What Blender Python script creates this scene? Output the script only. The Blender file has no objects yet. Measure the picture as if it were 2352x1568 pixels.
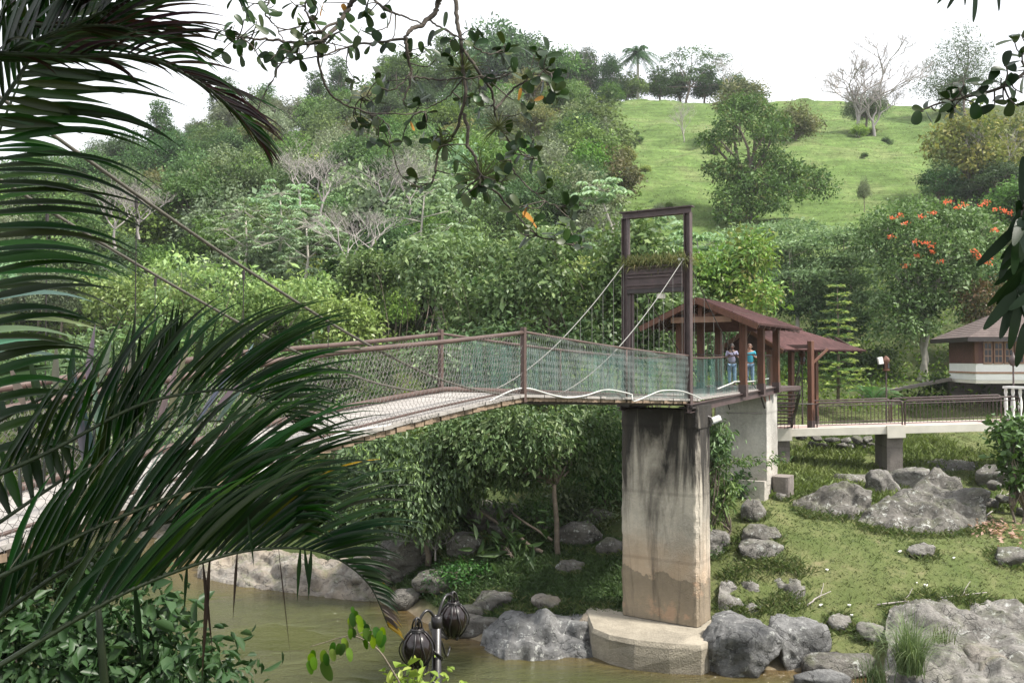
import bpy, math, random
import numpy as np
from mathutils import Vector, Matrix, noise

# ------------------------------------------------------------------ camera, sky, sun, exposure
SC = bpy.context.scene
COL = SC.collection
PITCH = math.atan(45 / 2000)
cam_data = bpy.data.cameras.new('camera')
cam = bpy.data.objects.new('camera', cam_data); COL.objects.link(cam)
cam_data.sensor_width = 36; cam_data.sensor_fit = 'HORIZONTAL'; cam_data.lens = 30.0
cam_data.clip_start = 0.1; cam_data.clip_end = 3000
cam.location = (0, 0, 0); cam.rotation_euler = (math.pi / 2 + PITCH, 0, 0)
SC.camera = cam

SUN_EL, SUN_AZ = math.radians(56), math.radians(112)      # azimuth clockwise from +Y
world = bpy.data.worlds.new('World'); SC.world = world; world.use_nodes = True
wn, wl = world.node_tree.nodes, world.node_tree.links
wn.clear()
w_out = wn.new('ShaderNodeOutputWorld'); w_bg = wn.new('ShaderNodeBackground')
w_sky = wn.new('ShaderNodeTexSky'); w_sky.sky_type = 'NISHITA'; w_sky.sun_disc = False
w_sky.sun_elevation = SUN_EL; w_sky.sun_rotation = SUN_AZ; w_sky.air_density = 1.0; w_sky.dust_density = 3.0
w_tc = wn.new('ShaderNodeTexCoord'); w_noise = wn.new('ShaderNodeTexNoise')
w_noise.inputs['Scale'].default_value = 2.2; w_noise.inputs['Detail'].default_value = 6
w_ramp = wn.new('ShaderNodeValToRGB')
w_ramp.color_ramp.elements[0].position = 0.30; w_ramp.color_ramp.elements[0].color = (0.80, 0.80, 0.80, 1)
w_ramp.color_ramp.elements[1].position = 0.62; w_ramp.color_ramp.elements[1].color = (1, 1, 1, 1)
w_mix = wn.new('ShaderNodeMix'); w_mix.data_type = 'RGBA'
w_mix.inputs[7].default_value = (8.5, 8.7, 9.1, 1)      # bright cloud cover over the blue sky
wl.new(w_tc.outputs['Generated'], w_noise.inputs['Vector'])
wl.new(w_noise.outputs['Fac'], w_ramp.inputs['Fac'])
wl.new(w_ramp.outputs['Color'], w_mix.inputs[0])
wl.new(w_sky.outputs['Color'], w_mix.inputs[6])
wl.new(w_mix.outputs[2], w_bg.inputs['Color'])
w_bg.inputs['Strength'].default_value = 0.10
wl.new(w_bg.outputs['Background'], w_out.inputs['Surface'])

sun_data = bpy.data.lights.new('sun', 'SUN')
sun_data.energy = 4.5; sun_data.angle = math.radians(6); sun_data.color = (1.0, 0.95, 0.87)
sun = bpy.data.objects.new('sun', sun_data); COL.objects.link(sun)
_sd = Vector((math.sin(SUN_AZ) * math.cos(SUN_EL), math.cos(SUN_AZ) * math.cos(SUN_EL), math.sin(SUN_EL)))
sun.rotation_euler = (-_sd).to_track_quat('-Z', 'Y').to_euler()
sun.location = (20, -10, 40)
SC.view_settings.view_transform = 'Standard'; SC.view_settings.look = 'None'
SC.view_settings.gamma = 1.0; SC.view_settings.use_curve_mapping = False
SC.view_settings.exposure = 0.85
SC.render.engine = 'CYCLES'
SC.cycles.max_bounces = 5; SC.cycles.diffuse_bounces = 2; SC.cycles.glossy_bounces = 2
SC.cycles.transmission_bounces = 3; SC.cycles.transparent_max_bounces = 8
SC.cycles.use_denoising = True
SC.cycles.caustics_reflective = False; SC.cycles.caustics_refractive = False

# ------------------------------------------------------------------ helpers
rng = np.random.default_rng(7)
random.seed(7)
_cp, _sp = math.cos(PITCH), math.sin(PITCH)
def Q(u, v, d):
    """point at distance d (along +Y) seen at pixel u, v of a 2352 px wide view"""
    dx, dz = (u - 1176) / 1960, (784 - v) / 1960
    y, z = _cp - dz * _sp, _sp + dz * _cp
    return Vector((d * dx / y, d, d * z / y))
V3 = Vector

class MB:
    def __init__(s): s.v = []; s.f = []; s.c = []
    def add(s, vs, fs):
        o = len(s.v); s.v.extend(tuple(p) for p in vs); s.f.extend(tuple(i + o for i in f) for f in fs); return s
    def box(s, c, size, ax=None):
        c = V3(c); ax = ax or (V3((1, 0, 0)), V3((0, 1, 0)), V3((0, 0, 1)))
        h = [size[i] / 2 for i in range(3)]
        vs = [c + ax[0] * (h[0] * i) + ax[1] * (h[1] * j) + ax[2] * (h[2] * k) for k in (-1, 1) for j in (-1, 1) for i in (-1, 1)]
        return s.add(vs, [(0, 2, 3, 1), (4, 5, 7, 6), (0, 1, 5, 4), (2, 6, 7, 3), (0, 4, 6, 2), (1, 3, 7, 5)])
    def beam(s, p0, p1, w, h, up=(0, 0, 1)):
        p0, p1 = V3(p0), V3(p1); d = p1 - p0; L = d.length; d.normalize()
        sd = d.cross(V3(up))
        if sd.length < 1e-4: sd = d.cross(V3((1, 0, 0)))
        sd.normalize(); u2 = sd.cross(d)
        return s.box((p0 + p1) / 2, (L, w, h), (d, sd, u2))
    def tube(s, pts, rad, n=6, cap=True):
        pts = [V3(p) for p in pts]; m = len(pts)
        rad = list(rad) if hasattr(rad, '__len__') else [rad] * m
        o = len(s.v); ref = V3((0.31, 0.17, 0.93))
        for i, p in enumerate(pts):
            t = (pts[min(i + 1, m - 1)] - pts[max(i - 1, 0)])
            t = t.normalized() if t.length > 1e-9 else V3((0, 0, 1))
            a = t.cross(ref)
            if a.length < 0.05: a = t.cross(V3((1, 0, 0)))
            a.normalize(); b = t.cross(a)
            ref = b.cross(t) if False else ref
            for k in range(n):
                th = 2 * math.pi * k / n
                s.v.append(tuple(p + (a * math.cos(th) + b * math.sin(th)) * rad[i]))
        for i in range(m - 1):
            for k in range(n):
                k2 = (k + 1) % n
                s.f.append((o + i * n + k, o + i * n + k2, o + (i + 1) * n + k2, o + (i + 1) * n + k))
        if cap and n > 2:
            s.f.append(tuple(o + k for k in reversed(range(n)))); s.f.append(tuple(o + (m - 1) * n + k for k in range(n)))
        return s
    def lathe(s, c, prof, n=20):
        c = V3(c); o = len(s.v)
        for r, z in prof:
            for k in range(n):
                th = 2 * math.pi * k / n
                s.v.append((c.x + r * math.cos(th), c.y + r * math.sin(th), c.z + z))
        for i in range(len(prof) - 1):
            for k in range(n):
                k2 = (k + 1) % n
                s.f.append((o + i * n + k, o + i * n + k2, o + (i + 1) * n + k2, o + (i + 1) * n + k))
        return s
    def prism(s, poly, z0, z1):
        m = len(poly)
        vs = [(p[0], p[1], z0) for p in poly] + [(p[0], p[1], z1) for p in poly]
        return s.add(vs, [tuple(reversed(range(m))), tuple(range(m, 2 * m))] + [(i, (i + 1) % m, m + (i + 1) % m, m + i) for i in range(m)])
    def mesh(s, name, mat, smooth=False):
        me = bpy.data.meshes.new(name); me.from_pydata(s.v, [], s.f); me.update()
        if mat: me.materials.append(mat)
        if smooth: me.polygons.foreach_set('use_smooth', [True] * len(me.polygons))
        return me
    def build(s, name, mat, parent=None, smooth=False, bevel=0):
        return obj(name, s.mesh(name, mat, smooth), parent, bevel)

LOCAL = set()
def obj(name, me, parent=None, bevel=0):
    o = bpy.data.objects.new(name, me); COL.objects.link(o)
    if parent is not None:
        o.parent = parent; o.matrix_parent_inverse = Matrix.Translation(-parent.location) if parent.type == 'EMPTY' and tuple(parent.rotation_euler) == (0, 0, 0) and tuple(parent.scale) == (1, 1, 1) and parent.name not in LOCAL else Matrix()
    if bevel:
        m = o.modifiers.new('bevel', 'BEVEL'); m.width = bevel; m.segments = 2; m.limit_method = 'ANGLE'
    return o
def tag(o, label=None, cat=None, group=None, kind=None):
    if label: o['label'] = label
    if cat: o['category'] = cat
    if group: o['group'] = group
    if kind: o['kind'] = kind
    return o
def thing(name, label, cat, loc=(0, 0, 0), group=None, local=False):
    """an Empty at the thing's base; its parts are given in world coordinates unless local"""
    o = bpy.data.objects.new(name, None); COL.objects.link(o); o.location = loc; o.empty_display_size = 0.2
    if local: LOCAL.add(o.name)
    return tag(o, label, cat, group)

def fast_mesh(name, V, F, mat, col=None, smooth=False):
    """V (n,3) array, F (m,k) array of equal sided faces, col (n,3) point colours"""
    me = bpy.data.meshes.new(name); n, (m, k) = len(V), F.shape
    me.vertices.add(n); me.vertices.foreach_set('co', np.ascontiguousarray(V, dtype=np.float32).ravel())
    me.loops.add(m * k); me.loops.foreach_set('vertex_index', np.ascontiguousarray(F, dtype=np.int32).ravel())
    me.polygons.add(m); me.polygons.foreach_set('loop_start', np.arange(0, m * k, k, dtype=np.int32))
    try: me.polygons.foreach_set('loop_total', np.full(m, k, dtype=np.int32))
    except Exception: pass
    if smooth: me.polygons.foreach_set('use_smooth', np.ones(m, dtype=bool))
    me.update(calc_edges=True)
    if col is not None:
        ca = me.color_attributes.new('Col', 'FLOAT_COLOR', 'POINT')
        c4 = np.ones((n, 4), dtype=np.float32); c4[:, :3] = col
        ca.data.foreach_set('color', c4.ravel())
    if mat: me.materials.append(mat)
    return me

# ------------------------------------------------------------------ materials
def new_mat(name):
    m = bpy.data.materials.new(name); m.use_nodes = True
    nt = m.node_tree; b = nt.nodes['Principled BSDF']
    return m, nt.nodes, nt.links, b
def nd(N, t, **kw):
    n = N.new(t)
    for k, v in kw.items():
        if k in n.inputs: n.inputs[k].default_value = v
        else: setattr(n, k, v)
    return n
def ramp(N, L, src, stops, interp='LINEAR'):
    r = N.new('ShaderNodeValToRGB'); cr = r.color_ramp; cr.interpolation = interp
    while len(cr.elements) > 1: cr.elements.remove(cr.elements[-1])
    for i, (p, c) in enumerate(stops):
        e = cr.elements[0] if i == 0 else cr.elements.new(p)
        e.position = p; e.color = (c, c, c, 1) if not hasattr(c, '__len__') else (*c[:3], 1)
    L.new(src, r.inputs['Fac']); return r.outputs['Color']
def mixc(N, L, fac, a, b, mode='MIX'):
    m = N.new('ShaderNodeMix'); m.data_type = 'RGBA'; m.blend_type = mode; m.clamp_factor = True
    for sock, x in ((m.inputs[0], fac), (m.inputs[6], a), (m.inputs[7], b)):
        if hasattr(x, 'is_output'): L.new(x, sock)
        elif hasattr(x, '__len__'): sock.default_value = (*x[:3], 1)
        else: sock.default_value = x
    return m.outputs[2]
def tex(N, L, coord, scale, detail=5, rough=0.6, kind='noise', stretch=None, dist=0.0):
    src = coord
    if stretch:
        mp = N.new('ShaderNodeMapping'); mp.inputs['Scale'].default_value = stretch; L.new(coord, mp.inputs['Vector']); src = mp.outputs['Vector']
    if kind == 'noise':
        t = nd(N, 'ShaderNodeTexNoise', Scale=scale, Detail=detail, Roughness=rough, Distortion=dist); L.new(src, t.inputs['Vector']); return t.outputs['Fac']
    t = nd(N, 'ShaderNodeTexVoronoi', Scale=scale); t.feature = kind; L.new(src, t.inputs['Vector']); return t.outputs['Distance']
def bump(N, L, b, h, strength=0.4, dist=0.05):
    n = nd(N, 'ShaderNodeBump', Strength=strength, Distance=dist); L.new(h, n.inputs['Height']); L.new(n.outputs['Normal'], b.inputs['Normal'])
def plain(name, c, rough=0.7, var=0.25, scale=6.0, bstr=0.25, bdist=0.01, metal=0.0, spec=0.4, stretch=None):
    """one base colour broken up by noise and a fine relief"""
    m, N, L, b = new_mat(name)
    tc = N.new('ShaderNodeNewGeometry').outputs['Position']
    f = tex(N, L, tc, scale, 6, 0.65, stretch=stretch)
    lo = [x * (1 - var) for x in c]; hi = [min(1, x * (1 + var)) for x in c]
    L.new(ramp(N, L, f, [(0.28, lo), (0.72, hi)]), b.inputs['Base Color'])
    b.inputs['Roughness'].default_value = rough; b.inputs['Metallic'].default_value = metal
    b.inputs['Specular IOR Level'].default_value = spec
    bump(N, L, b, tex(N, L, tc, scale * 6, 4), bstr, bdist)
    return m
def leaf_mat(name, rough=0.5, trans=0.3, hue=0.025, val=0.35, spec=0.4, sat=0.15, gain=1.0, satb=0.95):
    m, N, L, b = new_mat(name)
    at = N.new('ShaderNodeAttribute'); at.attribute_name = 'Col'
    oi = N.new('ShaderNodeObjectInfo')
    hs = N.new('ShaderNodeHueSaturation')
    def rnd(mul, lo, hi):
        a = nd(N, 'ShaderNodeMath', operation='MULTIPLY'); L.new(oi.outputs['Random'], a.inputs[0]); a.inputs[1].default_value = mul
        f = nd(N, 'ShaderNodeMath', operation='FRACT'); L.new(a.outputs[0], f.inputs[0])
        r = N.new('ShaderNodeMapRange'); L.new(f.outputs[0], r.inputs['Value']); r.inputs['To Min'].default_value = lo; r.inputs['To Max'].default_value = hi
        return r.outputs['Result']
    L.new(rnd(17.3, 0.5 - hue, 0.5 + hue), hs.inputs['Hue']); L.new(rnd(41.7, gain * (1 - val), gain * (1 + val)), hs.inputs['Value'])
    L.new(rnd(29.1, satb - sat, satb + sat), hs.inputs['Saturation'])
    L.new(at.outputs['Color'], hs.inputs['Color'])
    L.new(hs.outputs['Color'], b.inputs['Base Color'])
    b.inputs['Roughness'].default_value = rough; b.inputs['Specular IOR Level'].default_value = spec
    tr = N.new('ShaderNodeBsdfTranslucent')
    L.new(mixc(N, L, 0.5, hs.outputs['Color'], (0.9, 1.0, 0.35), 'MULTIPLY'), tr.inputs['Color'])
    mx = N.new('ShaderNodeMixShader'); mx.inputs[0].default_value = trans
    L.new(b.outputs[0], mx.inputs[1]); L.new(tr.outputs[0], mx.inputs[2])
    L.new(mx.outputs[0], N['Material Output'].inputs['Surface'])
    return m

def rock_mat(name, c1, c2, lichen=0.5, moss=0.0, tan=0.0):
    m, N, L, b = new_mat(name)
    g = N.new('ShaderNodeNewGeometry'); p = g.outputs['Position']
    base = ramp(N, L, tex(N, L, p, 1.1, 8, 0.68, dist=0.6), [(0.3, c1), (0.68, c2)])
    fine = ramp(N, L, tex(N, L, p, 9, 6, 0.7), [(0.25, 0.55), (0.7, 1.15)])
    col = mixc(N, L, 1.0, base, fine, 'MULTIPLY')
    if tan: col = mixc(N, L, ramp(N, L, tex(N, L, p, 0.7, 5), [(0.45, 0), (0.62, tan)]), col, (0.36, 0.28, 0.19))
    if lichen:
        spots = ramp(N, L, tex(N, L, p, 5.5, 7, 0.72, dist=0.3), [(0.56, 0), (0.62, lichen)])
        blobs = ramp(N, L, tex(N, L, p, 0.8, 3), [(0.38, 0), (0.6, 1)])
        col = mixc(N, L, mixc(N, L, 1.0, spots, blobs, 'MULTIPLY'), col, (0.52, 0.53, 0.50))
    if moss:
        up = N.new('ShaderNodeSeparateXYZ'); L.new(g.outputs['Normal'], up.inputs[0])
        u = ramp(N, L, up.outputs['Z'], [(0.35, 0), (0.85, 1)])
        mm = ramp(N, L, tex(N, L, p, 1.6, 6), [(0.48, 0), (0.62, moss)])
        col = mixc(N, L, mixc(N, L, 1.0, u, mm, 'MULTIPLY'), col, (0.10, 0.12, 0.04))
    wv = N.new('ShaderNodeTexNoise'); wv.inputs['Scale'].default_value = 1.3; wv.inputs['Detail'].default_value = 6; L.new(p, wv.inputs['Vector'])
    wp = nd(N, 'ShaderNodeVectorMath', operation='MULTIPLY_ADD'); L.new(wv.outputs['Color'], wp.inputs[0]); wp.inputs[1].default_value = (1.6, 1.6, 1.6); L.new(p, wp.inputs[2])
    crack = ramp(N, L, tex(N, L, wp.outputs[0], 0.75, kind='DISTANCE_TO_EDGE', stretch=(1, 1.2, 2.2)), [(0.0, 0.35), (0.018, 1)])
    col = mixc(N, L, 1.0, col, crack, 'MULTIPLY')
    L.new(col, b.inputs['Base Color']); b.inputs['Roughness'].default_value = 0.8; b.inputs['Specular IOR Level'].default_value = 0.35
    h = mixc(N, L, 0.5, tex(N, L, p, 3, 10, 0.72), crack, 'MULTIPLY')
    bump(N, L, b, h, 0.9, 0.2)
    return m

M = {}
M['steel'] = plain('painted_steel', (0.075, 0.052, 0.050), 0.55, 0.35, 4, 0.15)
M['steel_dark'] = plain('dark_steel', (0.035, 0.028, 0.027), 0.5, 0.3, 4, 0.15)
M['rail_brown'] = plain('rail_paint', (0.085, 0.054, 0.045), 0.5, 0.3, 5, 0.15)
M['wire'] = plain('galvanised_wire', (0.16, 0.15, 0.14), 0.45, 0.35, 3, 0.0, spec=0.5)
M['wire_pale'] = plain('pale_wire', (0.20, 0.22, 0.21), 0.45, 0.2, 3, 0.0)
M['cable'] = plain('steel_cable', (0.085, 0.078, 0.062), 0.6, 0.35, 20, 0.3)
M['cable_pale'] = plain('pale_cable', (0.22, 0.215, 0.20), 0.6, 0.2, 20, 0.3)
M['conduit'] = plain('white_conduit', (0.50, 0.50, 0.48), 0.45, 0.08, 4, 0.0)
M['plank'] = plain('weathered_plank', (0.30, 0.28, 0.26), 0.8, 0.22, 7, 0.3)
M['plank_end'] = plain('plank_end', (0.22, 0.16, 0.11), 0.8, 0.4, 7, 0.3)
M['wood'] = plain('stained_wood', (0.105, 0.044, 0.025), 0.6, 0.35, 3, 0.3, stretch=(6, 6, 0.8))
M['wood_dark'] = plain('dark_stained_wood', (0.060, 0.030, 0.024), 0.6, 0.3, 3, 0.3)
M['cream'] = plain('cream_paint', (0.66, 0.62, 0.54), 0.75, 0.12, 1.5, 0.2)
M['white'] = plain('white_paint', (0.78, 0.77, 0.75), 0.6, 0.06, 2, 0.1)
M['bark'] = plain('grey_bark', (0.16, 0.13, 0.10), 0.85, 0.4, 5, 0.6, 0.03)
M['bark_pale'] = plain('pale_bark', (0.40, 0.37, 0.32), 0.85, 0.3, 4, 0.5, 0.02)
M['bark_bare'] = plain('bare_twig_bark', (0.33, 0.30, 0.28), 0.85, 0.25, 4, 0.3, 0.02)
M['bark_dark'] = plain('dark_bark', (0.075, 0.062, 0.050), 0.85, 0.5, 25, 0.7, 0.01)
M['leaf'] = leaf_mat('leaf', 0.58, 0.34, spec=0.25, gain=1.85, val=.28)
M['leaf_gloss'] = leaf_mat('glossy_leaf', 0.42, 0.3, spec=0.35, gain=1.75, val=.25)
M['leaf_soft'] = leaf_mat('soft_leaf', 0.65, 0.32, gain=1.8)
M['leaf_fix'] = leaf_mat('single_tree_leaf', 0.58, 0.34, 0.0, 0.0, 0.25, 0.0, 1.8)
M['frond'] = leaf_mat('palm_leaflet', 0.38, 0.30, 0.008, 0.2, 0.30, 0.08, satb=1.12)
M['thick_leaf'] = leaf_mat('thick_round_leaf', 0.38, 0.12, 0.012, 0.25, 0.24, satb=1.1)
M['amber_leaf'] = leaf_mat('amber_leaf', 0.5, 0.2, 0.0, 0.1, 0.2, 0.0)
M['petal'] = leaf_mat('flower_petal', 0.6, 0.3, 0.0, 0.1, 0.2, 0.0)
M['grass'] = leaf_mat('grass_blade', 0.6, 0.3, 0.0, 0.0, 0.3, 0.0)
M['rock'] = rock_mat('grey_rock', (0.105, 0.098, 0.088), (0.34, 0.322, 0.295), 0.85, 0.3)
M['rock_dark'] = rock_mat('dark_lichen_rock', (0.065, 0.060, 0.053), (0.24, 0.225, 0.20), 1.0, 0.35)
M['rock_pale'] = rock_mat('pale_rock', (0.17, 0.15, 0.13), (0.35, 0.32, 0.28), 0.3, 0.5, 0.4)
M['rock_wet'] = rock_mat('river_boulder', (0.060, 0.062, 0.065), (0.27, 0.268, 0.262), 0.7, 0.0)
# ------------------------------------------------------------------ ground
WATER = -7.55; HAZE = 0.00025
_cp_pts = [  # river bed
 (0,17,-8.5),(-6,20,-8.5),(-6,24,-8.4),(4,17,-8.5),(10,16.5,-8.4),(-12,24,-8.5),(-18,30,-8.4),(-26,38,-8.4),(18,13.5,-8.4),(26,11,-8.4),(-42,45,-8.3),
 (-1.5,20.3,-8.3),(-10,20,-8.5),(-25,28,-8.4),(6,19,-8.2),(-45,38,-8.3),(-14,29,-8.2),
 # far bank line
 (4.6,20.7,-7.75),(7.6,20.9,-7.5),(10.5,19.6,-7.5),(14,18,-7.3),(19,16.5,-7.2),(28,14,-7),(2.07,22,-7.7),(-0.76,22.8,-7.65),(-3.25,25.9,-7.6),(-4.1,27.2,-7.7),
 (-6.75,28.0,-7.7),(-11.2,30.2,-7.7),(-14,34,-7.7),(-16.7,40,-7.6),(-24,46,-7.5),(-42,56,-7.3),
 # meadow on the right
 (6.0,22.6,-6.8),(8.4,22.4,-6.75),(10.1,24,-5.8),(6.7,25,-5.45),(12.6,24.2,-5.6),(9.3,27,-4.95),(8.0,27.8,-4.6),(7.0,29.5,-4.4),(11.8,30,-4.75),(15.2,34.6,-4.7),(10.5,32,-4.35),(13,37,-4.4),(19.5,34,-4.75),(18.8,37.8,-3.9),(22.5,41,-3.6),
 (15,41,-3.6),(18.5,50,-2.5),(30,54,-1.6),(21,57,-1.4),(17,26,-5.3),(22,30,-4.6),(14,21.6,-6.6),(20,22,-6.2),(28,36,-3.4),
 # bank behind the pier
 (2.46,23.9,-6.9),(.95,25.3,-6.65),(-1,26.2,-6.4),(1.43,27,-6.1),(-2.6,29,-5.6),(2.5,28.4,-5.4),(.4,30,-4.9),(-3,34,-4.5),(5.2,27,-5.4),(6,33,-3.9),
 (-7,30,-7.4),(-11,32,-7.5),(-5.7,30.5,-7.0),(-9,34,-6.6),(-14,38,-7.0),(-10,40,-4.6),(-18,46,-5.2),(0,40,-3.2),(8,41,-3.3),(-30,54,-4.5),
 # near bank
 (0,1,-1.7),(0,-8,-1.7),(-10,-8,-1.7),(10,-8,-1.7),(-10,1,-1.9),(10,1,-1.8),(0,4,-3.4),(0,6.5,-5.4),(0,10,-7),(-8,5,-4.2),(-8,10,-6.8),(-14,13,-7),(9,4,-3.4),(9,8,-6.4),(0,13,-8),(18,5,-5.5),(-22,14,-6),(-40,22,-6),(20,0,-1.8),(-22,2,-2)]
_C = np.array(_cp_pts, float)
def _phi(r2): return 0.5 * r2 * np.log(r2 + 1e-9)
def _solve():
    n = len(_C); d2 = ((_C[:, None, :2] - _C[None, :, :2]) ** 2).sum(2)
    A = np.zeros((n + 3, n + 3)); A[:n, :n] = _phi(d2) + np.eye(n) * 0.6
    A[:n, n] = 1; A[:n, n + 1:] = _C[:, :2]; A[n:, :n] = A[:n, n:].T
    return np.linalg.solve(A, np.r_[_C[:, 2], 0, 0, 0])
_W = _solve()
_gy = np.array([0, 40, 45, 58, 70, 85, 100, 130, 150, 165, 178, 195, 240, 420, 900.])
_gz = np.array([-3, -3, -2.8, -0.8, 5.5, 13.6, 20.5, 34.5, 44.2, 49.6, 52, 52.5, 47, 20, 0.])
_tt = np.array([-2, -.62, -.45, -.3, -.1, .6, 2]); _ta = np.array([.5, .60, .74, .86, 1, 1, 1])
def sm(a, b, x):
    t = np.clip((x - a) / (b - a), 0, 1); return t * t * (3 - 2 * t)
def wob(x, y):
    return (np.sin(x * .31 + y * .13) + np.sin(x * .13 - y * .27 + 2) + .6 * np.sin(x * .7 + y * .53 + 1) + .35 * np.sin(1.7 * x - 1.1 * y)) / 3
def H(x, y):
    x = np.atleast_1d(np.asarray(x, float)); y = np.atleast_1d(np.asarray(y, float))
    near = np.empty_like(x)
    for i in range(0, len(x), 20000):
        d2 = (x[i:i + 20000, None] - _C[None, :, 0]) ** 2 + (y[i:i + 20000, None] - _C[None, :, 1]) ** 2
        n = len(_C); near[i:i + 20000] = _phi(d2) @ _W[:n] + _W[n] + x[i:i + 20000] * _W[n + 1] + y[i:i + 20000] * _W[n + 2]
    near = np.clip(near, -8.8, 0.5)
    t = x / np.maximum(y, 5)
    hill = np.interp(y, _gy, _gz); A = np.interp(t, _tt, _ta)
    hill = np.where(hill > 0, hill * A, hill) + wob(x * .5, y * .5) * sm(60, 100, y) * 1.6
    b = sm(40, 56, y)
    z = near * (1 - b) + hill * b
    return z + wob(x * 2.3, y * 2.3) * 0.07 * sm(14, 20, y)
def h1(x, y): return float(H([x], [y])[0])

def grid_ground():
    ys = np.concatenate([np.linspace(-14, 12, 27), np.geomspace(12.4, 60, 190), np.geomspace(61, 200, 120), np.geomspace(205, 900, 24)])
    ts = np.linspace(-1, 1, 330); ts = np.sign(ts) * (0.75 * np.abs(ts) + 0.35 * np.abs(ts) ** 4)
    Y = np.repeat(ys, len(ts)); T = np.tile(ts, len(ys))
    X = T * np.maximum(Y, 0) + np.sign(T) * np.abs(T) * 22 * np.exp(-np.maximum(Y, 0) / 25.)
    Z = H(X, Y)
    terr = np.sin((Z + 0.5 * wob(X * .8, Y * .8)) * 2 * math.pi / 1.15)      # cattle terraces on the slope
    Z = Z + terr * 0.30 * sm(62, 75, Y)
    n = len(ts); i = np.arange(len(ys) - 1)[:, None] * n + np.arange(n - 1)[None, :]
    i = i.ravel(); F = np.stack([i, i + 1, i + n + 1, i + n], 1)
    V = np.stack([X, Y, Z], 1)
    forest = forest_mask(X, Y); wet = 1 - sm(-7.6, -7.15, Z)
    col = np.stack([forest, wet, sm(50, 70, Y)], 1)
    return V, F, col
def forest_mask(X, Y):
    t = X / np.maximum(Y, 5)
    f = 1 - sm(0.095, 0.125, t + 0.012 * wob(Y * .6, X * .6))      # left of the pasture
    f = np.where(Y < 34, 1 - sm(0.165, 0.18, t), f)
    f = np.maximum(f, sm(0.48, 0.52, t) * sm(60, 75, Y))
    low = sm(44, 50, Y) * (1 - sm(70, 78, Y)) * sm(.1, .2, t)
    return np.clip(np.maximum(f, low), 0, 1)
def ground_mat():
    m, N, L, b = new_mat('ground')
    p = N.new('ShaderNodeNewGeometry').outputs['Position']
    at = N.new('ShaderNodeAttribute'); at.attribute_name = 'Col'
    sp = N.new('ShaderNodeSeparateColor'); L.new(at.outputs['Color'], sp.inputs[0])
    g1 = ramp(N, L, tex(N, L, p, 0.9, 8, 0.7), [(0.3, (0.085, 0.110, 0.038)), (0.5, (0.130, 0.150, 0.058)), (0.72, (0.215, 0.200, 0.105))])
    g2 = ramp(N, L, tex(N, L, p, 0.12, 7, 0.65), [(0.32, (0.080, 0.132, 0.036)), (0.5, (0.112, 0.172, 0.050)), (0.68, (0.160, 0.190, 0.078))])
    g2 = mixc(N, L, 1.0, g2, ramp(N, L, tex(N, L, p, 1.6, 6, 0.75), [(0.3, 0.62), (0.7, 1.2)]), 'MULTIPLY')
    g1 = mixc(N, L, ramp(N, L, tex(N, L, p, 0.42, 5, 0.6, dist=.6), [(0.42, 0.0), (0.64, 0.6)]), g1, ramp(N, L, tex(N, L, p, 6, 5, .7), [(0.3, (0.055, 0.088, 0.024)), (0.7, (0.095, 0.130, 0.040))]))
    g1 = mixc(N, L, ramp(N, L, tex(N, L, p, 0.9, 6, 0.7, dist=.4), [(0.60, 0.0), (0.72, 0.8)]), g1, (0.26, 0.22, 0.13))
    g2 = mixc(N, L, 1.0, g2, ramp(N, L, tex(N, L, p, 1.0, 6, 0.65, stretch=(.12, .12, 1.9), dist=.5), [(0.34, 0.70), (0.62, 1.18)]), 'MULTIPLY')
    g2 = mixc(N, L, ramp(N, L, tex(N, L, p, .35, 7, .75), [(.56, 0), (.68, .7)]), g2, (.075, .11, .032))
    grass = mixc(N, L, sp.outputs[2], g1, g2)
    floor = ramp(N, L, tex(N, L, p, 1.7, 8, 0.75), [(0.3, (0.035, 0.050, 0.018)), (0.55, (0.060, 0.078, 0.028)), (0.72, (0.110, 0.090, 0.050))])
    col = mixc(N, L, sp.outputs[0], grass, floor)
    mud = ramp(N, L, tex(N, L, p, 2.3, 7, 0.7), [(0.3, (0.14, 0.10, 0.06)), (0.7, (0.30, 0.25, 0.18))])
    col = mixc(N, L, sp.outputs[1], col, mud)
    L.new(col, b.inputs['Base Color']); b.inputs['Roughness'].default_value = 0.95; b.inputs['Specular IOR Level'].default_value = 0.1
    bump(N, L, b, tex(N, L, p, 5, 9, 0.75), 0.8, 0.12)
    return m
_V, _F, _c = grid_ground()
ground = tag(obj('ground', fast_mesh('ground', _V, _F, ground_mat(), _c, True)), 'grassy river bank rising to the green hillside', kind='structure')

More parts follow.
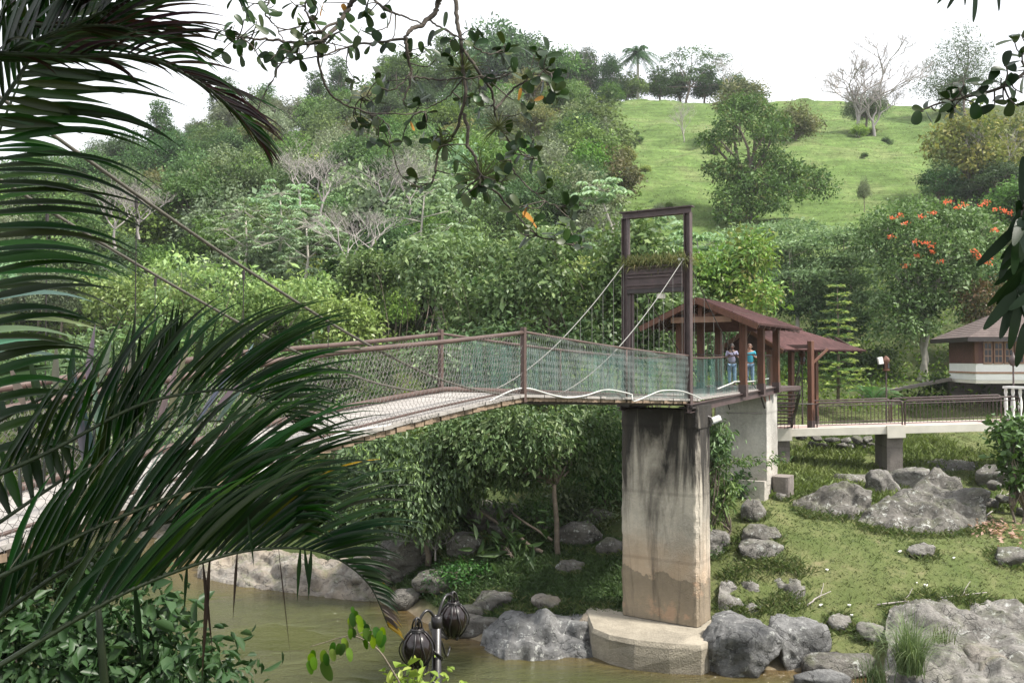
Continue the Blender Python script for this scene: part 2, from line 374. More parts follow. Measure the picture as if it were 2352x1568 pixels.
# ------------------------------------------------------------------ river
def water():
    xs = np.concatenate([np.linspace(-60, -20, 30), np.linspace(-19.5, 14, 150), np.linspace(15, 45, 20)]); ys = np.linspace(3, 60, 190)
    X, Y = [a.ravel() for a in np.meshgrid(xs, ys)]
    Z = np.full_like(X, WATER)
    n = len(xs); i = (np.arange(len(ys) - 1)[:, None] * n + np.arange(n - 1)[None, :]).ravel(); F = np.stack([i, i + 1, i + n + 1, i + n], 1)
    depth = np.clip((WATER - H(X, Y)) / 0.5, 0, 1)
    m, N, L, b = new_mat('murky_river_water')
    p = N.new('ShaderNodeNewGeometry').outputs['Position']
    at = N.new('ShaderNodeAttribute'); at.attribute_name = 'Col'
    sp = N.new('ShaderNodeSeparateColor'); L.new(at.outputs['Color'], sp.inputs[0])
    deep = ramp(N, L, tex(N, L, p, 0.25, 4), [(0.35, (0.046, 0.050, 0.018)), (0.65, (0.064, 0.068, 0.026))])
    L.new(mixc(N, L, sp.outputs[0], (0.10, 0.066, 0.028), deep), b.inputs['Base Color'])
    b.inputs['Roughness'].default_value = 0.06; b.inputs['IOR'].default_value = 1.33; b.inputs['Specular IOR Level'].default_value = 0.5
    w1 = tex(N, L, p, 1.4, 5, 0.6, stretch=(1, 2.4, 1), dist=0.8); w2 = tex(N, L, p, 7.0, 3, 0.6, stretch=(1, 2.2, 1), dist=0.4)
    calm = ramp(N, L, tex(N, L, p, 0.33, 3, stretch=(1, 1.5, 1)), [(0.42, 0.12), (0.62, 1.0)])
    bump(N, L, b, mixc(N, L, 1.0, mixc(N, L, 0.35, w1, w2), calm, 'MULTIPLY'), 0.75, 0.36)
    V = np.stack([X, Y, Z], 1)
    o = obj('river', fast_mesh('river', V, F, m, np.repeat(depth[:, None], 3, 1), True))
    tag(o, 'murky olive green river below the footbridge', kind='structure')
water()

def ground_hit(u, v, y0=34, y1=200):
    ys = np.linspace(y0, y1, 260); dx = (u - 1176) / 1960; e = (828 - v) / 1960
    g = H(dx * ys, ys) - e * ys; i = np.argmax(g > 0)
    return (dx * ys[i], ys[i]) if g[i] > 0 else None
# ------------------------------------------------------------------ rocks
def ico(sub):
    import bmesh
    bm = bmesh.new(); bmesh.ops.create_icosphere(bm, subdivisions=sub, radius=1)
    V = np.array([v.co[:] for v in bm.verts]); F = np.array([[l.index for l in f.verts] for f in bm.faces]); bm.free(); return V, F
_ICO = {3: ico(3), 4: ico(4), 5: ico(5)}
def rock_geo(seed, size, sub=4, planes=14, rough=0.10, blocky=1.0):
    r = np.random.default_rng(seed); D, F = _ICO[sub]
    n = r.normal(size=(planes, 3)); n /= np.linalg.norm(n, axis=1)[:, None]
    d = r.uniform(0.66, 1.0, planes); n[0] = (.12, -.05, .99); d[0] = .70; n[1] = (-.5, -.3, .81); d[1] = .82
    dots = D @ n.T
    rad = np.where(dots > 0.05, d[None, :] / np.maximum(dots, 0.05), 9).min(1)
    rad = np.minimum(rad, 1.12) * blocky + (1 - blocky) * 0.95
    P = D * rad[:, None]
    off = r.uniform(-50, 50, 3); sz = np.array(size)
    dis = np.empty(len(P)); mx = max(size)
    for i, p in enumerate(P):
        q = V3(p * sz) ; q = V3((q[0] + off[0], q[1] + off[1], q[2] + off[2]))
        w = 1.2 / mx
        dis[i] = noise.noise(q * (1.3 * w)) * 1.5 + noise.noise(q * (3.2 * w)) * 0.7 - abs(noise.noise(q * (4.5 * w))) * 0.6 + noise.noise(q * (12 * w)) * 0.18
    P = P * (1 + rough * dis)[:, None]
    return P * sz, F
ROCKS = []; SLABS = []
def rock(u, v, d, wpx, hpx, label, mat='rock', seed=1, depth=0.8, rotz=0.0, sub=4, rough=0.11, group=None, sink=0.25):
    """a boulder whose visible middle lies at pixel u, v, wpx wide and hpx tall there"""
    hit = ground_hit(u, v + hpx * .42, 18.5, 50)
    if hit and abs(hit[1] - d) < 7 and 21.5 < d < 36: d = hit[1]
    rx, rz = wpx / 3920 * d, hpx / 3920 * d
    c = Q(u, v, d)
    P, F = rock_geo(seed, (rx * 1.05, rx * depth, rz * (1 + sink)), sub, rough=rough)
    ca, sa = math.cos(rotz), math.sin(rotz)
    P = np.stack([P[:, 0] * ca - P[:, 1] * sa, P[:, 0] * sa + P[:, 1] * ca, P[:, 2]], 1)
    o = obj('boulder', fast_mesh('boulder', P, F, M[mat], None, True)); o.location = (c.x, c.y + rx * depth * 0.3, c.z - rz * sink)
    ROCKS.append((o.location.x, o.location.y, rx))
    return tag(o, label, 'boulder', group)
G_R = 'boulders along the river bank'
for a in [
 (1700,1478,21.0,180,140,'big dark blue-grey boulder at the waterline touching the pier footing','rock_wet',11,.75,.1,5),
 (1838,1470,21.4,135,138,'tall split grey boulder just right of the big blue-grey boulder','rock_wet',23,.8,.6,5),
 (1893,1562,20.1,112,44,'low grey rock poking out of the water at the bottom edge','rock_wet',31,.7,.0,4),
 (2300,1535,19.6,190,110,'cracked brownish rock in the bottom right corner','rock_pale',43,.8,.2,5),
 (2130,1572,19.2,110,60,'dark rock at the bottom edge under the grass clump','rock_wet',47,.7,.1,4),
 (2320,1445,21.3,90,110,'upright grey rock at the right edge of the outcrop','rock',49,.7,.3,4),
 (2005,1447,21.9,62,40,'small rounded pale rock left of the grass clump','rock',53,.8,0,4),
 (1935,1528,20.7,150,66,'mossy flat rock between the split boulder and the grass clump','rock_dark',59,.7,.1,4),
 (1930,1425,22.6,60,34,'small flat rock behind the split boulder','rock',61,.8,.2,4),
 (1645,1240,27.2,76,66,'round grey boulder in the grass touching the right edge of the pier','rock',71,.8,.3,4),
 (1748,1222,27.8,86,44,'grey boulder below the round stone near the abutment','rock_dark',73,.8,.1,4),
 (1746,1255,26.9,110,36,'flat broken pale rock in the grass below the abutment','rock',79,.7,.1,4),
 (1733,1165,29.3,58,56,'egg shaped brown-grey stone in front of the abutment footing','rock_dark',83,.9,.4,4),
 (1795,1140,31,24,22,'small pale stone beside the abutment footing','rock',84,.9,.4,3),
 (2030,1105,32.2,76,76,'white lichened boulder in front of the footbridge support','rock',101,.8,.5,4),
 (2092,1098,32.6,90,72,'tilted lichened boulder right of the footbridge support','rock',103,.8,-.5,4),
 (2122,1262,26,60,34,'lone small grey stone in the middle of the meadow','rock',107,.8,.2,4),
 (1955,1100,34,86,28,'low brown-grey rock left of the footbridge support','rock_dark',109,.7,0,4),
 (1890,1036,41,140,72,'grey rock face under the left half of the footbridge','rock_dark',113,.6,0,5),
 (1985,1035,41,110,66,'grey rock face just left of the footbridge support','rock_dark',127,.6,.4,4),
 (2085,1042,39.5,120,60,'pale rounded rock right of the footbridge support','rock',131,.6,.1,4),
 (2195,1072,36,170,46,'low dark rock in the bright grass under the right half of the footbridge','rock_dark',137,.6,.05,4),
 (2180,1012,46,150,26,'flat brown rock patch in the bright grass behind the footbridge','rock_dark',138,.6,.05,4),
 (2325,1275,25.2,90,42,'grey rock at the right edge of the meadow','rock_dark',139,.8,.1,4),
 (2300,1090,34,110,60,'dark rock beside the right footbridge support','rock_dark',140,.8,.1,4),
 (1325,1448,22.9,110,66,'blue-grey boulder against the left end of the pier footing','rock_wet',157,.8,.1,4),
 (1370,1432,23.4,90,40,'flat brown rock at the left foot of the pier','rock_pale',158,.8,.1,4),
 (1135,1378,25,90,44,'mossy tan boulder in shade above the lamp','rock_dark',163,.8,.4,4),
 (1085,1404,24.4,70,34,'tan boulder right above the upper lamp','rock_dark',167,.8,.0,4),
 (1060,1432,23.8,150,44,'low brown rock at the waterline behind the lamp','rock_dark',173,.6,.0,4),
 (1250,1380,25,70,36,'low mossy rock in the shaded grass left of the pier','rock_pale',174,.7,.0,4),
 (1335,1220,28.8,118,60,'smooth brown boulder in shade left of the pier','rock_dark',179,.7,.1,4),
 (1405,1250,28,60,46,'grey rock half hidden behind the left edge of the pier','rock_dark',180,.7,.1,4),
 (1000,1225,29,90,60,'dark rock left of the round dark stone','rock_dark',202,.8,.5,4),
 (1370,1180,30,70,40,'dark rock behind the smooth brown boulder','rock_dark',203,.8,.3,4),
 (1230,1195,29.6,90,40,'pale rock high on the shaded bank','rock_pale',204,.8,.3,4),
 (1150,1215,29,70,36,'mossy rock high on the shaded bank under the bridge','rock_dark',205,.8,.6,4),
 (1010,1330,26.6,120,56,'low craggy rock above the waterline in shade','rock_dark',206,.7,.1,4),
 (930,1370,26,90,50,'brown rock at the waterline left of the lamp','rock_dark',207,.7,.3,4),
 (1310,1300,26.4,60,30,'small grey rock in the shaded grass below the tree','rock_dark',209,.7,.2,4),
 (1068,1245,28.6,80,60,'round dark stone in the shade under the bankside tree','rock_dark',181,.8,.3,4),
 (1120,1180,30.6,150,70,'dark rock under the leaning trunk','rock_dark',191,.7,.1,4),
 (940,1262,28.8,170,110,'dark craggy rock under the overhanging leaves','rock_dark',193,.7,.1,5),
 (860,1320,28.2,130,70,'pale rock at the right end of the sunlit slab','rock_pale',194,.7,.1,4),
]:
    rock(*a[:7], seed=a[7], depth=a[8], rotz=a[9], sub=a[10], rough=.14 if a[10] == 5 else .12)

def slab(name, label, poly_px, seed, mat, blocks=1.1, n=110, k=34):
    """sloping bedrock: a lofted sheet between a waterline and an upper line, with thickness"""
    lo, hi = poly_px; SLABS.append(poly_px)
    def line(ps):
        P = np.array([list(Q(*p)) for p in ps]); s = np.linspace(0, len(P) - 1, n); i = np.clip(s.astype(int), 0, len(P) - 2); f = (s - i)[:, None]
        f = f * f * (3 - 2 * f) * .5 + f * .5
        return P[i] * (1 - f) + P[i + 1] * f
    A, B = line(lo), line(hi); rows = []
    for j in range(k):
        f = j / (k - 1); R = A * (1 - f) + B * f; R = R.copy(); R[:, 2] += math.sin(f * math.pi) * 0.25; rows.append(R)
    rows.insert(0, A + np.array([0, -.25, -1.4])); rows.append(B + np.array([0, 1.2, -1.8]))
    P = np.concatenate(rows); q = P * 1.0
    for i, p in enumerate(q):
        a = V3(p) + V3((seed * 3.1, 0, 0))
        dz = noise.noise(a * .6) * .5 + noise.noise(V3((a.x * 2.2, a.y * 1.2, a.z * 3))) * .28 - abs(noise.noise(a * 3.4)) * .2 + noise.noise(a * 8) * .06
        st = noise.noise(V3((a.x * .9, a.y * .9, a.z * 5 + a.x * .8)))
        vd = noise.voronoi(V3((a.x + dz * .5, a.y * .8, a.z * 1.5)) * blocks)[0]; st += (min(vd[1] - vd[0], .30) - .2) * 1.5 - .3 * vd[0]
        P[i, 2] += dz * .6 + st * .22 + .15; P[i, 1] -= dz * .4 + st * .2
    m = k + 2
    i = (np.arange(m - 1)[:, None] * n + np.arange(n - 1)[None, :]).ravel(); F = np.stack([i, i + 1, i + n + 1, i + n], 1)
    return tag(obj(name, fast_mesh(name, P, F, M[mat], None, True)), label, 'rock')
slab('rock_slab', 'long pale sunlit rock slab sloping into the river behind the palm', (
   [(455,1322,30.0),(520,1340,29.1),(600,1352,28.4),(700,1366,27.7),(800,1378,27.1),(890,1380,26.9)],
   [(470,1284,32.0),(560,1276,31.5),(640,1272,31),(720,1278,30.3),(810,1288,29.6),(890,1306,28.8)]), 5, 'rock_pale')
slab('rock_slab', 'pale rock ledge at the river bend seen through the palm', (
   [(300,1285,34.5),(360,1270,35.2),(420,1252,36),(470,1235,37)],
   [(330,1180,41),(390,1172,41.5),(450,1190,41),(500,1205,40)]), 9, 'rock_pale')

slab('rock_outcrop', 'large pale grey cracked rock outcrop behind the tall grass clump', (
   [(2040,1545,19.9),(2110,1575,19.1),(2200,1585,18.8),(2300,1590,18.6),(2420,1600,18.3)],
   [(2045,1405,22.2),(2120,1382,22.7),(2210,1386,22.6),(2300,1398,22.3),(2420,1410,22.0)]), 13, 'rock', .9)
slab('rock_outcrop', 'blocky blue-grey bedrock at the waterline between the lamp and the pier footing', (
   [(1100,1490,22.6),(1160,1520,21.9),(1240,1520,21.8),(1310,1510,21.9),(1380,1520,21.8)],
   [(1140,1440,23.9),(1190,1415,24.2),(1260,1410,24.2),(1330,1420,24.0),(1400,1428,23.8)]), 17, 'rock_wet', .6, 90, 26)
slab('rock_outcrop', 'flat bedrock showing through the grass above the two river boulders', (
   [(1650,1400,22.9),(1720,1402,22.8),(1790,1400,22.9),(1850,1396,23.0)],
   [(1660,1344,23.9),(1720,1335,24.1),(1790,1332,24.2),(1850,1350,23.9)]), 19, 'rock', 1.2, 70, 18)
slab('rock_outcrop', 'biggest dark rock hump speckled with white lichen on the right of the meadow', (
   [(1972,1200,26.3),(2050,1222,25.8),(2140,1226,25.8),(2220,1214,26.1),(2268,1190,26.6)],
   [(2010,1180,27.6),(2080,1126,28.8),(2140,1096,29.4),(2200,1112,29.2),(2262,1160,28.2)]), 23, 'rock_dark', .7, 90, 34)
slab('rock_outcrop', 'long low dark rock hump in the grass left of the biggest one', (
   [(1822,1178,27.4),(1870,1192,27.0),(1940,1192,27.0),(2002,1174,27.5)],
   [(1828,1158,28.4),(1875,1132,29.2),(1935,1128,29.3),(1998,1152,28.6)]), 29, 'rock_dark', .8, 70, 22)
def stone_wall(label, pts, n_rows, sz, seed, mat='rock_dark'):
    r = random.Random(seed); t = thing('dry_stone_wall', label, 'stone wall', pts[0])
    P, F = rock_geo(seed, (1, 1, 1), 3, 10, 0.1); me = fast_mesh('stone', P, F, M[mat], None, True)
    for j in range(n_rows):
        for i in range(len(pts) - 1):
            a, b = V3(pts[i]), V3(pts[i + 1]); L = (b - a).length; k = max(1, int(L / (sz * 1.7)))
            for q in range(k):
                p = a.lerp(b, (q + .5 + r.uniform(-.2, .2) + (j % 2) * .5) / k)
                o = obj('stone', me, t)
                o.location = p + V3((0, r.uniform(-.12, .12) + j * .06, j * sz * 1.15 + r.uniform(-.05, .05)))
                o.scale = (sz * r.uniform(.8, 1.25), sz * r.uniform(.7, 1), sz * r.uniform(.55, .75)); o.rotation_euler = (r.uniform(-.3, .3), r.uniform(-.3, .3), r.uniform(0, 6))
stone_wall('rough dry stone wall at the right edge beside the lichened boulder', [Q(2225,1178,29), Q(2280,1180,28.6), Q(2340,1190,28), Q(2400,1200,27.6)], 4, .26, 3)
stone_wall('rough stone retaining wall behind the footbridge support', [Q(1835,1065,39), Q(1900,1072,38.5), Q(1960,1072,38.5), Q(2010,1068,38.5)], 5, .26, 4)
# ------------------------------------------------------------------ bridge pier and abutment
AX = V3((0.530, 0.848, 0)); NX = V3((-0.848, 0.530, 0)); ZZ = V3((0, 0, 1))
K0 = V3((0.176, 15, 0)); SPAN_T = 8.25; BW = 1.75
def B(S, off=0.0, z=0.0): return K0 + AX * S + NX * off + ZZ * z
T0 = B(SPAN_T)

def concrete(name, stain=1.0, tan=1.0, zt=-1.2, zb=-6.8, c=(0.50, 0.455, 0.385)):
    m, N, L, b = new_mat(name)
    p = N.new('ShaderNodeNewGeometry').outputs['Position']
    sx = N.new('ShaderNodeSeparateXYZ'); L.new(p, sx.inputs[0])
    base = ramp(N, L, tex(N, L, p, 1.3, 8, 0.7), [(0.28, [x * .72 for x in c]), (0.7, [x * 1.2 for x in c])])
    base = mixc(N, L, 1.0, base, ramp(N, L, tex(N, L, p, 14, 5, 0.7), [(0.25, 0.82), (0.7, 1.08)]), 'MULTIPLY')
    def zr(a, bb):      # 0 at height a, 1 at height bb
        r = N.new('ShaderNodeMapRange'); r.inputs['From Min'].default_value = a; r.inputs['From Max'].default_value = bb; L.new(sx.outputs['Z'], r.inputs['Value']); return r.outputs['Result']
    def mul(a, bb): return mixc(N, L, 1.0, a, bb, 'MULTIPLY')
    col = base
    if tan:
        zn = nd(N, 'ShaderNodeMath', operation='ADD'); L.new(zr(zb + 3.0, zb + 1.2), zn.inputs[0])
        k = nd(N, 'ShaderNodeMath', operation='MULTIPLY_ADD'); L.new(tex(N, L, p, 0.9, 6), k.inputs[0]); k.inputs[1].default_value = 1.6; k.inputs[2].default_value = -0.85; L.new(k.outputs[0], zn.inputs[1])
        col = mixc(N, L, ramp(N, L, zn.outputs[0], [(0.25, 0), (0.95, 0.7 * tan)]), col, (0.50, 0.36, 0.24))
        low = nd(N, 'ShaderNodeMath', operation='ADD'); L.new(zr(zb + 1.45, zb + 0.9), low.inputs[0])
        k2 = nd(N, 'ShaderNodeMath', operation='MULTIPLY_ADD'); L.new(tex(N, L, p, 1.1, 7, 0.65), k2.inputs[0]); k2.inputs[1].default_value = 2.2; k2.inputs[2].default_value = -1.1; L.new(k2.outputs[0], low.inputs[1])
        olive = ramp(N, L, tex(N, L, p, 1.6, 6), [(0.36, (0.23, 0.19, 0.14)), (0.6, (0.31, 0.255, 0.185)), (0.68, (0.46, 0.32, 0.22))])
        col = mixc(N, L, ramp(N, L, low.outputs[0], [(0.48, 0), (0.53, 0.95 * tan)]), col, olive)
    if stain:           # black weathering run down from the deck
        st = tex(N, L, p, 1.0, 6, 0.62, stretch=(1.5, 1.5, 0.20), dist=0.8)
        am = nd(N, 'ShaderNodeMath', operation='ADD'); L.new(zr(zt - 3.3, zt + 0.1), am.inputs[0])
        k3 = nd(N, 'ShaderNodeMath', operation='MULTIPLY_ADD'); L.new(st, k3.inputs[0]); k3.inputs[1].default_value = 3.4; k3.inputs[2].default_value = -1.36; L.new(k3.outputs[0], am.inputs[1])
        col = mixc(N, L, ramp(N, L, am.outputs[0], [(0.40, 0), (1.05, 0.96 * stain)]), col, (0.022, 0.020, 0.019))
        st2 = tex(N, L, p, 1.0, 5, 0.6, stretch=(5, 5, 0.3))
        col = mixc(N, L, ramp(N, L, st2, [(0.52, 0), (0.70, 0.22 * stain)]), col, (0.16, 0.13, 0.10))
    w = nd(N, 'ShaderNodeTexWave', Scale=0.18, Distortion=0.3); w.bands_direction = 'Z'; L.new(p, w.inputs['Vector'])
    col = mul(col, ramp(N, L, w.outputs['Fac'], [(0.0, 0.82), (0.010, 1.0)]))      # pour joints
    L.new(col, b.inputs['Base Color']); b.inputs['Roughness'].default_value = 0.9; b.inputs['Specular IOR Level'].default_value = 0.25
    pit = ramp(N, L, tex(N, L, p, 22, 5, 0.7), [(0.3, 0), (0.6, 1)]); patch = ramp(N, L, tex(N, L, p, 0.8, 4), [(0.42, 0.12), (0.66, 1)])
    bump(N, L, b, mul(pit, patch), 0.8, 0.035)
    return m
M['pier'] = concrete('stained_pier_concrete')
M['footing'] = concrete('footing_concrete', 0.0, 0.0, c=(0.33, 0.295, 0.235))
M['abut'] = concrete('pale_abutment_concrete', 0.25, 0.15, -1.0, -4.6, (0.52, 0.50, 0.46))
M['grey_conc'] = concrete('grey_support_concrete', 0.2, 0.0, -2.8, -5, (0.25, 0.22, 0.20))

def block(frame_o, ax, ay, w, t, z0, z1, nx=14, nz=30, seed=1, amp=0.02, chip=0.05):
    """a rough concrete block: corner frame_o, w along ax, t along ay; edges worn"""
    mb = MB(); 
    ring = []
    for i in range(nx): ring.append((i / nx * w, 0))
    m2 = max(3, int(nx * t / w))
    for i in range(m2): ring.append((w, i / m2 * t))
    for i in range(nx): ring.append((w - i / nx * w, t))
    for i in range(m2): ring.append((0, t - i / m2 * t))
    n = len(ring); vs = []
    for k in range(nz + 1):
        z = z0 + (z1 - z0) * k / nz
        for (a, b_) in ring:
            p = V3(frame_o) + ax * a + ay * b_ + ZZ * z
            cen = V3(frame_o) + ax * w / 2 + ay * t / 2 + ZZ * z
            d = noise.noise(p * 1.3 + V3((seed, 0, 0))) * amp + noise.noise(p * 5) * amp * .6
            corner = min(a, w - a) < 0.01 and min(b_, t - b_) < 0.01
            if corner: d -= chip * (0.5 + abs(noise.noise(p * 2.5)) * 1.5)
            vs.append(p + (p - cen).normalized() * d)
    fs = [(k * n + i, k * n + (i + 1) % n, (k + 1) * n + (i + 1) % n, (k + 1) * n + i) for k in range(nz) for i in range(n)]
    fs += [tuple(range(nz * n, nz * n + n)), tuple(reversed(range(n)))]
    mb.add(vs, fs); return mb

pier = thing('bridge_pier', 'tall stained concrete pier carrying the steel portal beside the river', 'bridge pier', (4, 22.5, -6.8))
PF = V3((4.75, 22.0, 0))
block(PF + NX * 2.14, -NX, AX, 2.14, 0.92, -6.82, -1.28, seed=3, nx=24, nz=60).build('column', M['pier'], pier, False)
block(PF + AX * 0.05 - NX * 0.02 + NX * 0.36 - AX * 0.10, -NX, AX, 0.40, 1.1, -1.75, -1.16, nx=6, nz=6, seed=5).build('capping', M['pier'], pier)
block(PF - NX * 0.03 + AX * 0.1, NX, AX, 0.30, 0.86, -6.815, -1.2, nx=6, nz=50, seed=8).build('pilaster', M['pier'], pier)
fb = MB()
_fp = [(2.05,22.0),(2.4,21.45),(3.0,21.05),(3.8,20.78),(4.55,20.68),(4.75,20.85),(5.35,21.8),(5.95,22.8),(5.3,24.0),(4.3,24.6),(2.6,24.9),(2.0,23.6)]
_n = len(_fp); _vs = []
for k, z in enumerate((-8.4, -7.9, -7.5, -7.2, -6.95, -6.84)):
    for (x, y) in _fp:
        e = -0.05 if k == 5 else 0.0
        d = V3((x - 3.8, y - 22.6, 0)).normalized()
        _vs.append(V3((x, y, z)) + d * (e + noise.noise(V3((x, y, z)) * 1.7) * .07))
fb.add(_vs, [(k * _n + i, k * _n + (i + 1) % _n, (k + 1) * _n + (i + 1) % _n, (k + 1) * _n + i) for k in range(5) for i in range(_n)] + [tuple(range(5 * _n, 6 * _n))])
fb.build('footing', M['footing'], pier, False)
fl = thing('floodlight', 'white floodlight on a short arm at the top right of the pier', 'floodlight', B(8.6, -.3, -1.6))
pf = Q(1640, 962, 22.6)
MB().tube([Q(1612, 950, 22.6), pf], .03, 6).build('arm', M['steel_dark'], fl)
MB().box(pf + V3((.05, 0, .0)), (.24, .2, .13), (V3((.94, 0, .34)), V3((0, 1, 0)), V3((-.34, 0, .94)))).build('housing', M['white'], fl, False, .015)
MB().box(pf + V3((.02, -.02, -.085)), (.2, .17, .03), (V3((.94, 0, .34)), V3((0, 1, 0)), V3((-.34, 0, .94)))).build('glass', M['wire_pale'], fl)

ab = thing('bridge_abutment', 'pale concrete abutment wall under the end of the ramp', 'abutment', (8.4, 28.5, -4.4))
A0 = B(SPAN_T + 7.25)                                     # right front corner
block(A0 + NX * 1.75, -NX, AX, 1.75, 1.35, -4.1, -1.10, seed=11, nx=16, nz=30, amp=.012, chip=.02).build('wall', M['abut'], ab)
block(A0 + NX * 1.95 - AX * .2, -NX, AX, 1.94, 1.6, -5.2, -3.95, seed=12, nx=12, nz=6).build('footing', M['abut'], ab)
block(A0 - NX * 0.02 + AX * .45, -NX, AX, .55, .8, -5.2, -3.85, seed=13, nx=6, nz=6).build('side_block', M['grey_conc'], ab)

# ------------------------------------------------------------------ suspension bridge
def zdeck(S):
    s = abs(S)
    return -0.61 - (0.065 * s + 0.0058 * s * s if S < 0 else 0.048 * s)
bridge = thing('suspension_bridge', 'narrow suspended footbridge with plank deck, brown pipe rails and wire netting', 'footbridge', B(0, 0, -.7))
S_END = -13.0
pm = MB().box((0, 0, 0), (BW + .12, .205, .05)).mesh('plank', M['plank'])
pe = MB().box((0, 0, 0), (BW + .05, .20, .075)).mesh('joist_end', M['plank_end'])
ang = math.atan2(NX.y, NX.x)
S = S_END
while S < SPAN_T + 0.6:
    o = obj('plank', pm, bridge); sl = (zdeck(S + .1) - zdeck(S - .1)) / .2
    o.location = B(S, BW / 2 + random.uniform(-.015, .015), zdeck(S) + random.uniform(-.004, .004)); o.rotation_euler = (math.atan(-sl), 0, ang)
    o.rotation_mode = 'XYZ'
    S += 0.212
S = S_END
while S < SPAN_T + 0.4:
    o = obj('joist', pe, bridge); o.location = B(S + .1, BW / 2 + random.uniform(-.02, .02), zdeck(S) - .066); o.rotation_euler = (0, 0, ang)
    S += 0.212
for off in (0.12, BW - .12):
    MB().tube([B(s, off, zdeck(s) - .125) for s in np.linspace(S_END, SPAN_T, 40)], .03, 6).build('stringer', M['steel_dark'], bridge)
def zrail(S):
    s = abs(S); base = .505 - (.0625 * s + .0050 * s * s if S < 0 else .046 * s)
    return base - (.035 * math.sin(min(s / 4.2, 1) * math.pi) if S < 0 else .04 * math.sin(min(s / 8.25, 1) * math.pi))
for off in (-.03, BW + .03):
    MB().tube([B(s, off, zrail(s)) for s in np.linspace(S_END, -4.25, 30)], .044, 8).build('handrail', M['rail_brown'], bridge, True)
    MB().tube([B(s, off, zrail(s) - .012) for s in np.linspace(-4.35, -0.04, 20)], .038, 8).build('handrail', M['rail_brown'], bridge, True)
    MB().tube([B(s, off, zrail(s)) for s in np.linspace(0.04, SPAN_T - .1, 30)], .024, 8).build('handrail', M['rail_brown'], bridge, True)
    for sp_ in (0.0,):
        MB().beam(B(sp_, off, zdeck(0) - .12), B(sp_, off, zrail(0) + .08), .085, .085, AX).build('post', M['rail_brown'], bridge, False, .008)
    MB().tube([B(SPAN_T - 3.9 + (0 if off < 0 else .3), off, zdeck(4.2) - .1), B(SPAN_T - 3.9 + (0 if off < 0 else .3), off, zrail(4.2))], .018, 6).build('post', M['rail_brown'], bridge, True)
    kerb_o = off + (.10 if off < 0 else -.10)
    MB().tube([B(s, kerb_o, zdeck(s) + .085) for s in np.linspace(S_END, SPAN_T - .1, 60)], .05 if off > 0 else .02, 8).build('kerb_pipe', M['rail_brown'], bridge, True)
# main cables, measured sag
_cs = np.array([-16, -12, -8.03, -6.2, -4.07, -2.07, 0.0, 1.62, 3.76, 6.0, SPAN_T]); _cz = np.array([6.2, 3.9, 1.96, 1.12, .26, -.34, -.62, -.60, .12, 1.30, 2.72])
def zcable(S):
    i = int(np.clip(np.searchsorted(_cs, S) - 1, 0, len(_cs) - 2))
    def m(j):
        j0, j1 = max(j - 1, 0), min(j + 1, len(_cs) - 1); return (_cz[j1] - _cz[j0]) / (_cs[j1] - _cs[j0])
    h = _cs[i + 1] - _cs[i]; t = (S - _cs[i]) / h
    return (2*t**3-3*t**2+1)*_cz[i] + (t**3-2*t**2+t)*h*m(i) + (-2*t**3+3*t**2)*_cz[i+1] + (t**3-t**2)*h*m(i+1)
for off in (0.06, BW - .06):
    MB().tube([B(s, off, zcable(s)) for s in np.linspace(-16, 1.6, 70)], .019, 7).build('main_cable', M['cable'], bridge, True)
    MB().tube([B(s, off, zcable(s)) for s in np.linspace(1.6, SPAN_T, 30)], .0105, 7).build('main_cable', M['cable_pale'], bridge, True)
    tz = np.linspace(0, 1, 12)
    MB().tube([B(SPAN_T + 6.2 * t, off, 2.72 - 3.6 * t - .25 * math.sin(t * math.pi)) for t in tz], .014, 6).build('backstay', M['steel_dark'], bridge, True)
    for s in np.arange(-13.0, -4.2, 1.38):
        MB().tube([B(s, off, zcable(s)), B(s, off, zdeck(s) + .03)], .0055, 4).build('hanger', M['steel_dark'], bridge)
        MB().tube([B(s, off, zcable(s) - .03), B(s, off, zcable(s) - .14)], .018, 5).build('clamp', M['steel_dark'], bridge)
    for s in np.arange(3.0, SPAN_T, .62):
        MB().tube([B(s, off, zcable(s)), B(s, off, zdeck(s) + .03)], .0055, 4).build('hanger', M['cable_pale'], bridge)
    for t in np.arange(.1, .75, .125):
        MB().tube([B(SPAN_T + 6.2 * t, off, 2.72 - 3.6 * t - .25 * math.sin(t * math.pi)), B(SPAN_T + 6.2 * t, off, -.95)], .007, 4).build('hanger', M['cable_pale'], bridge)
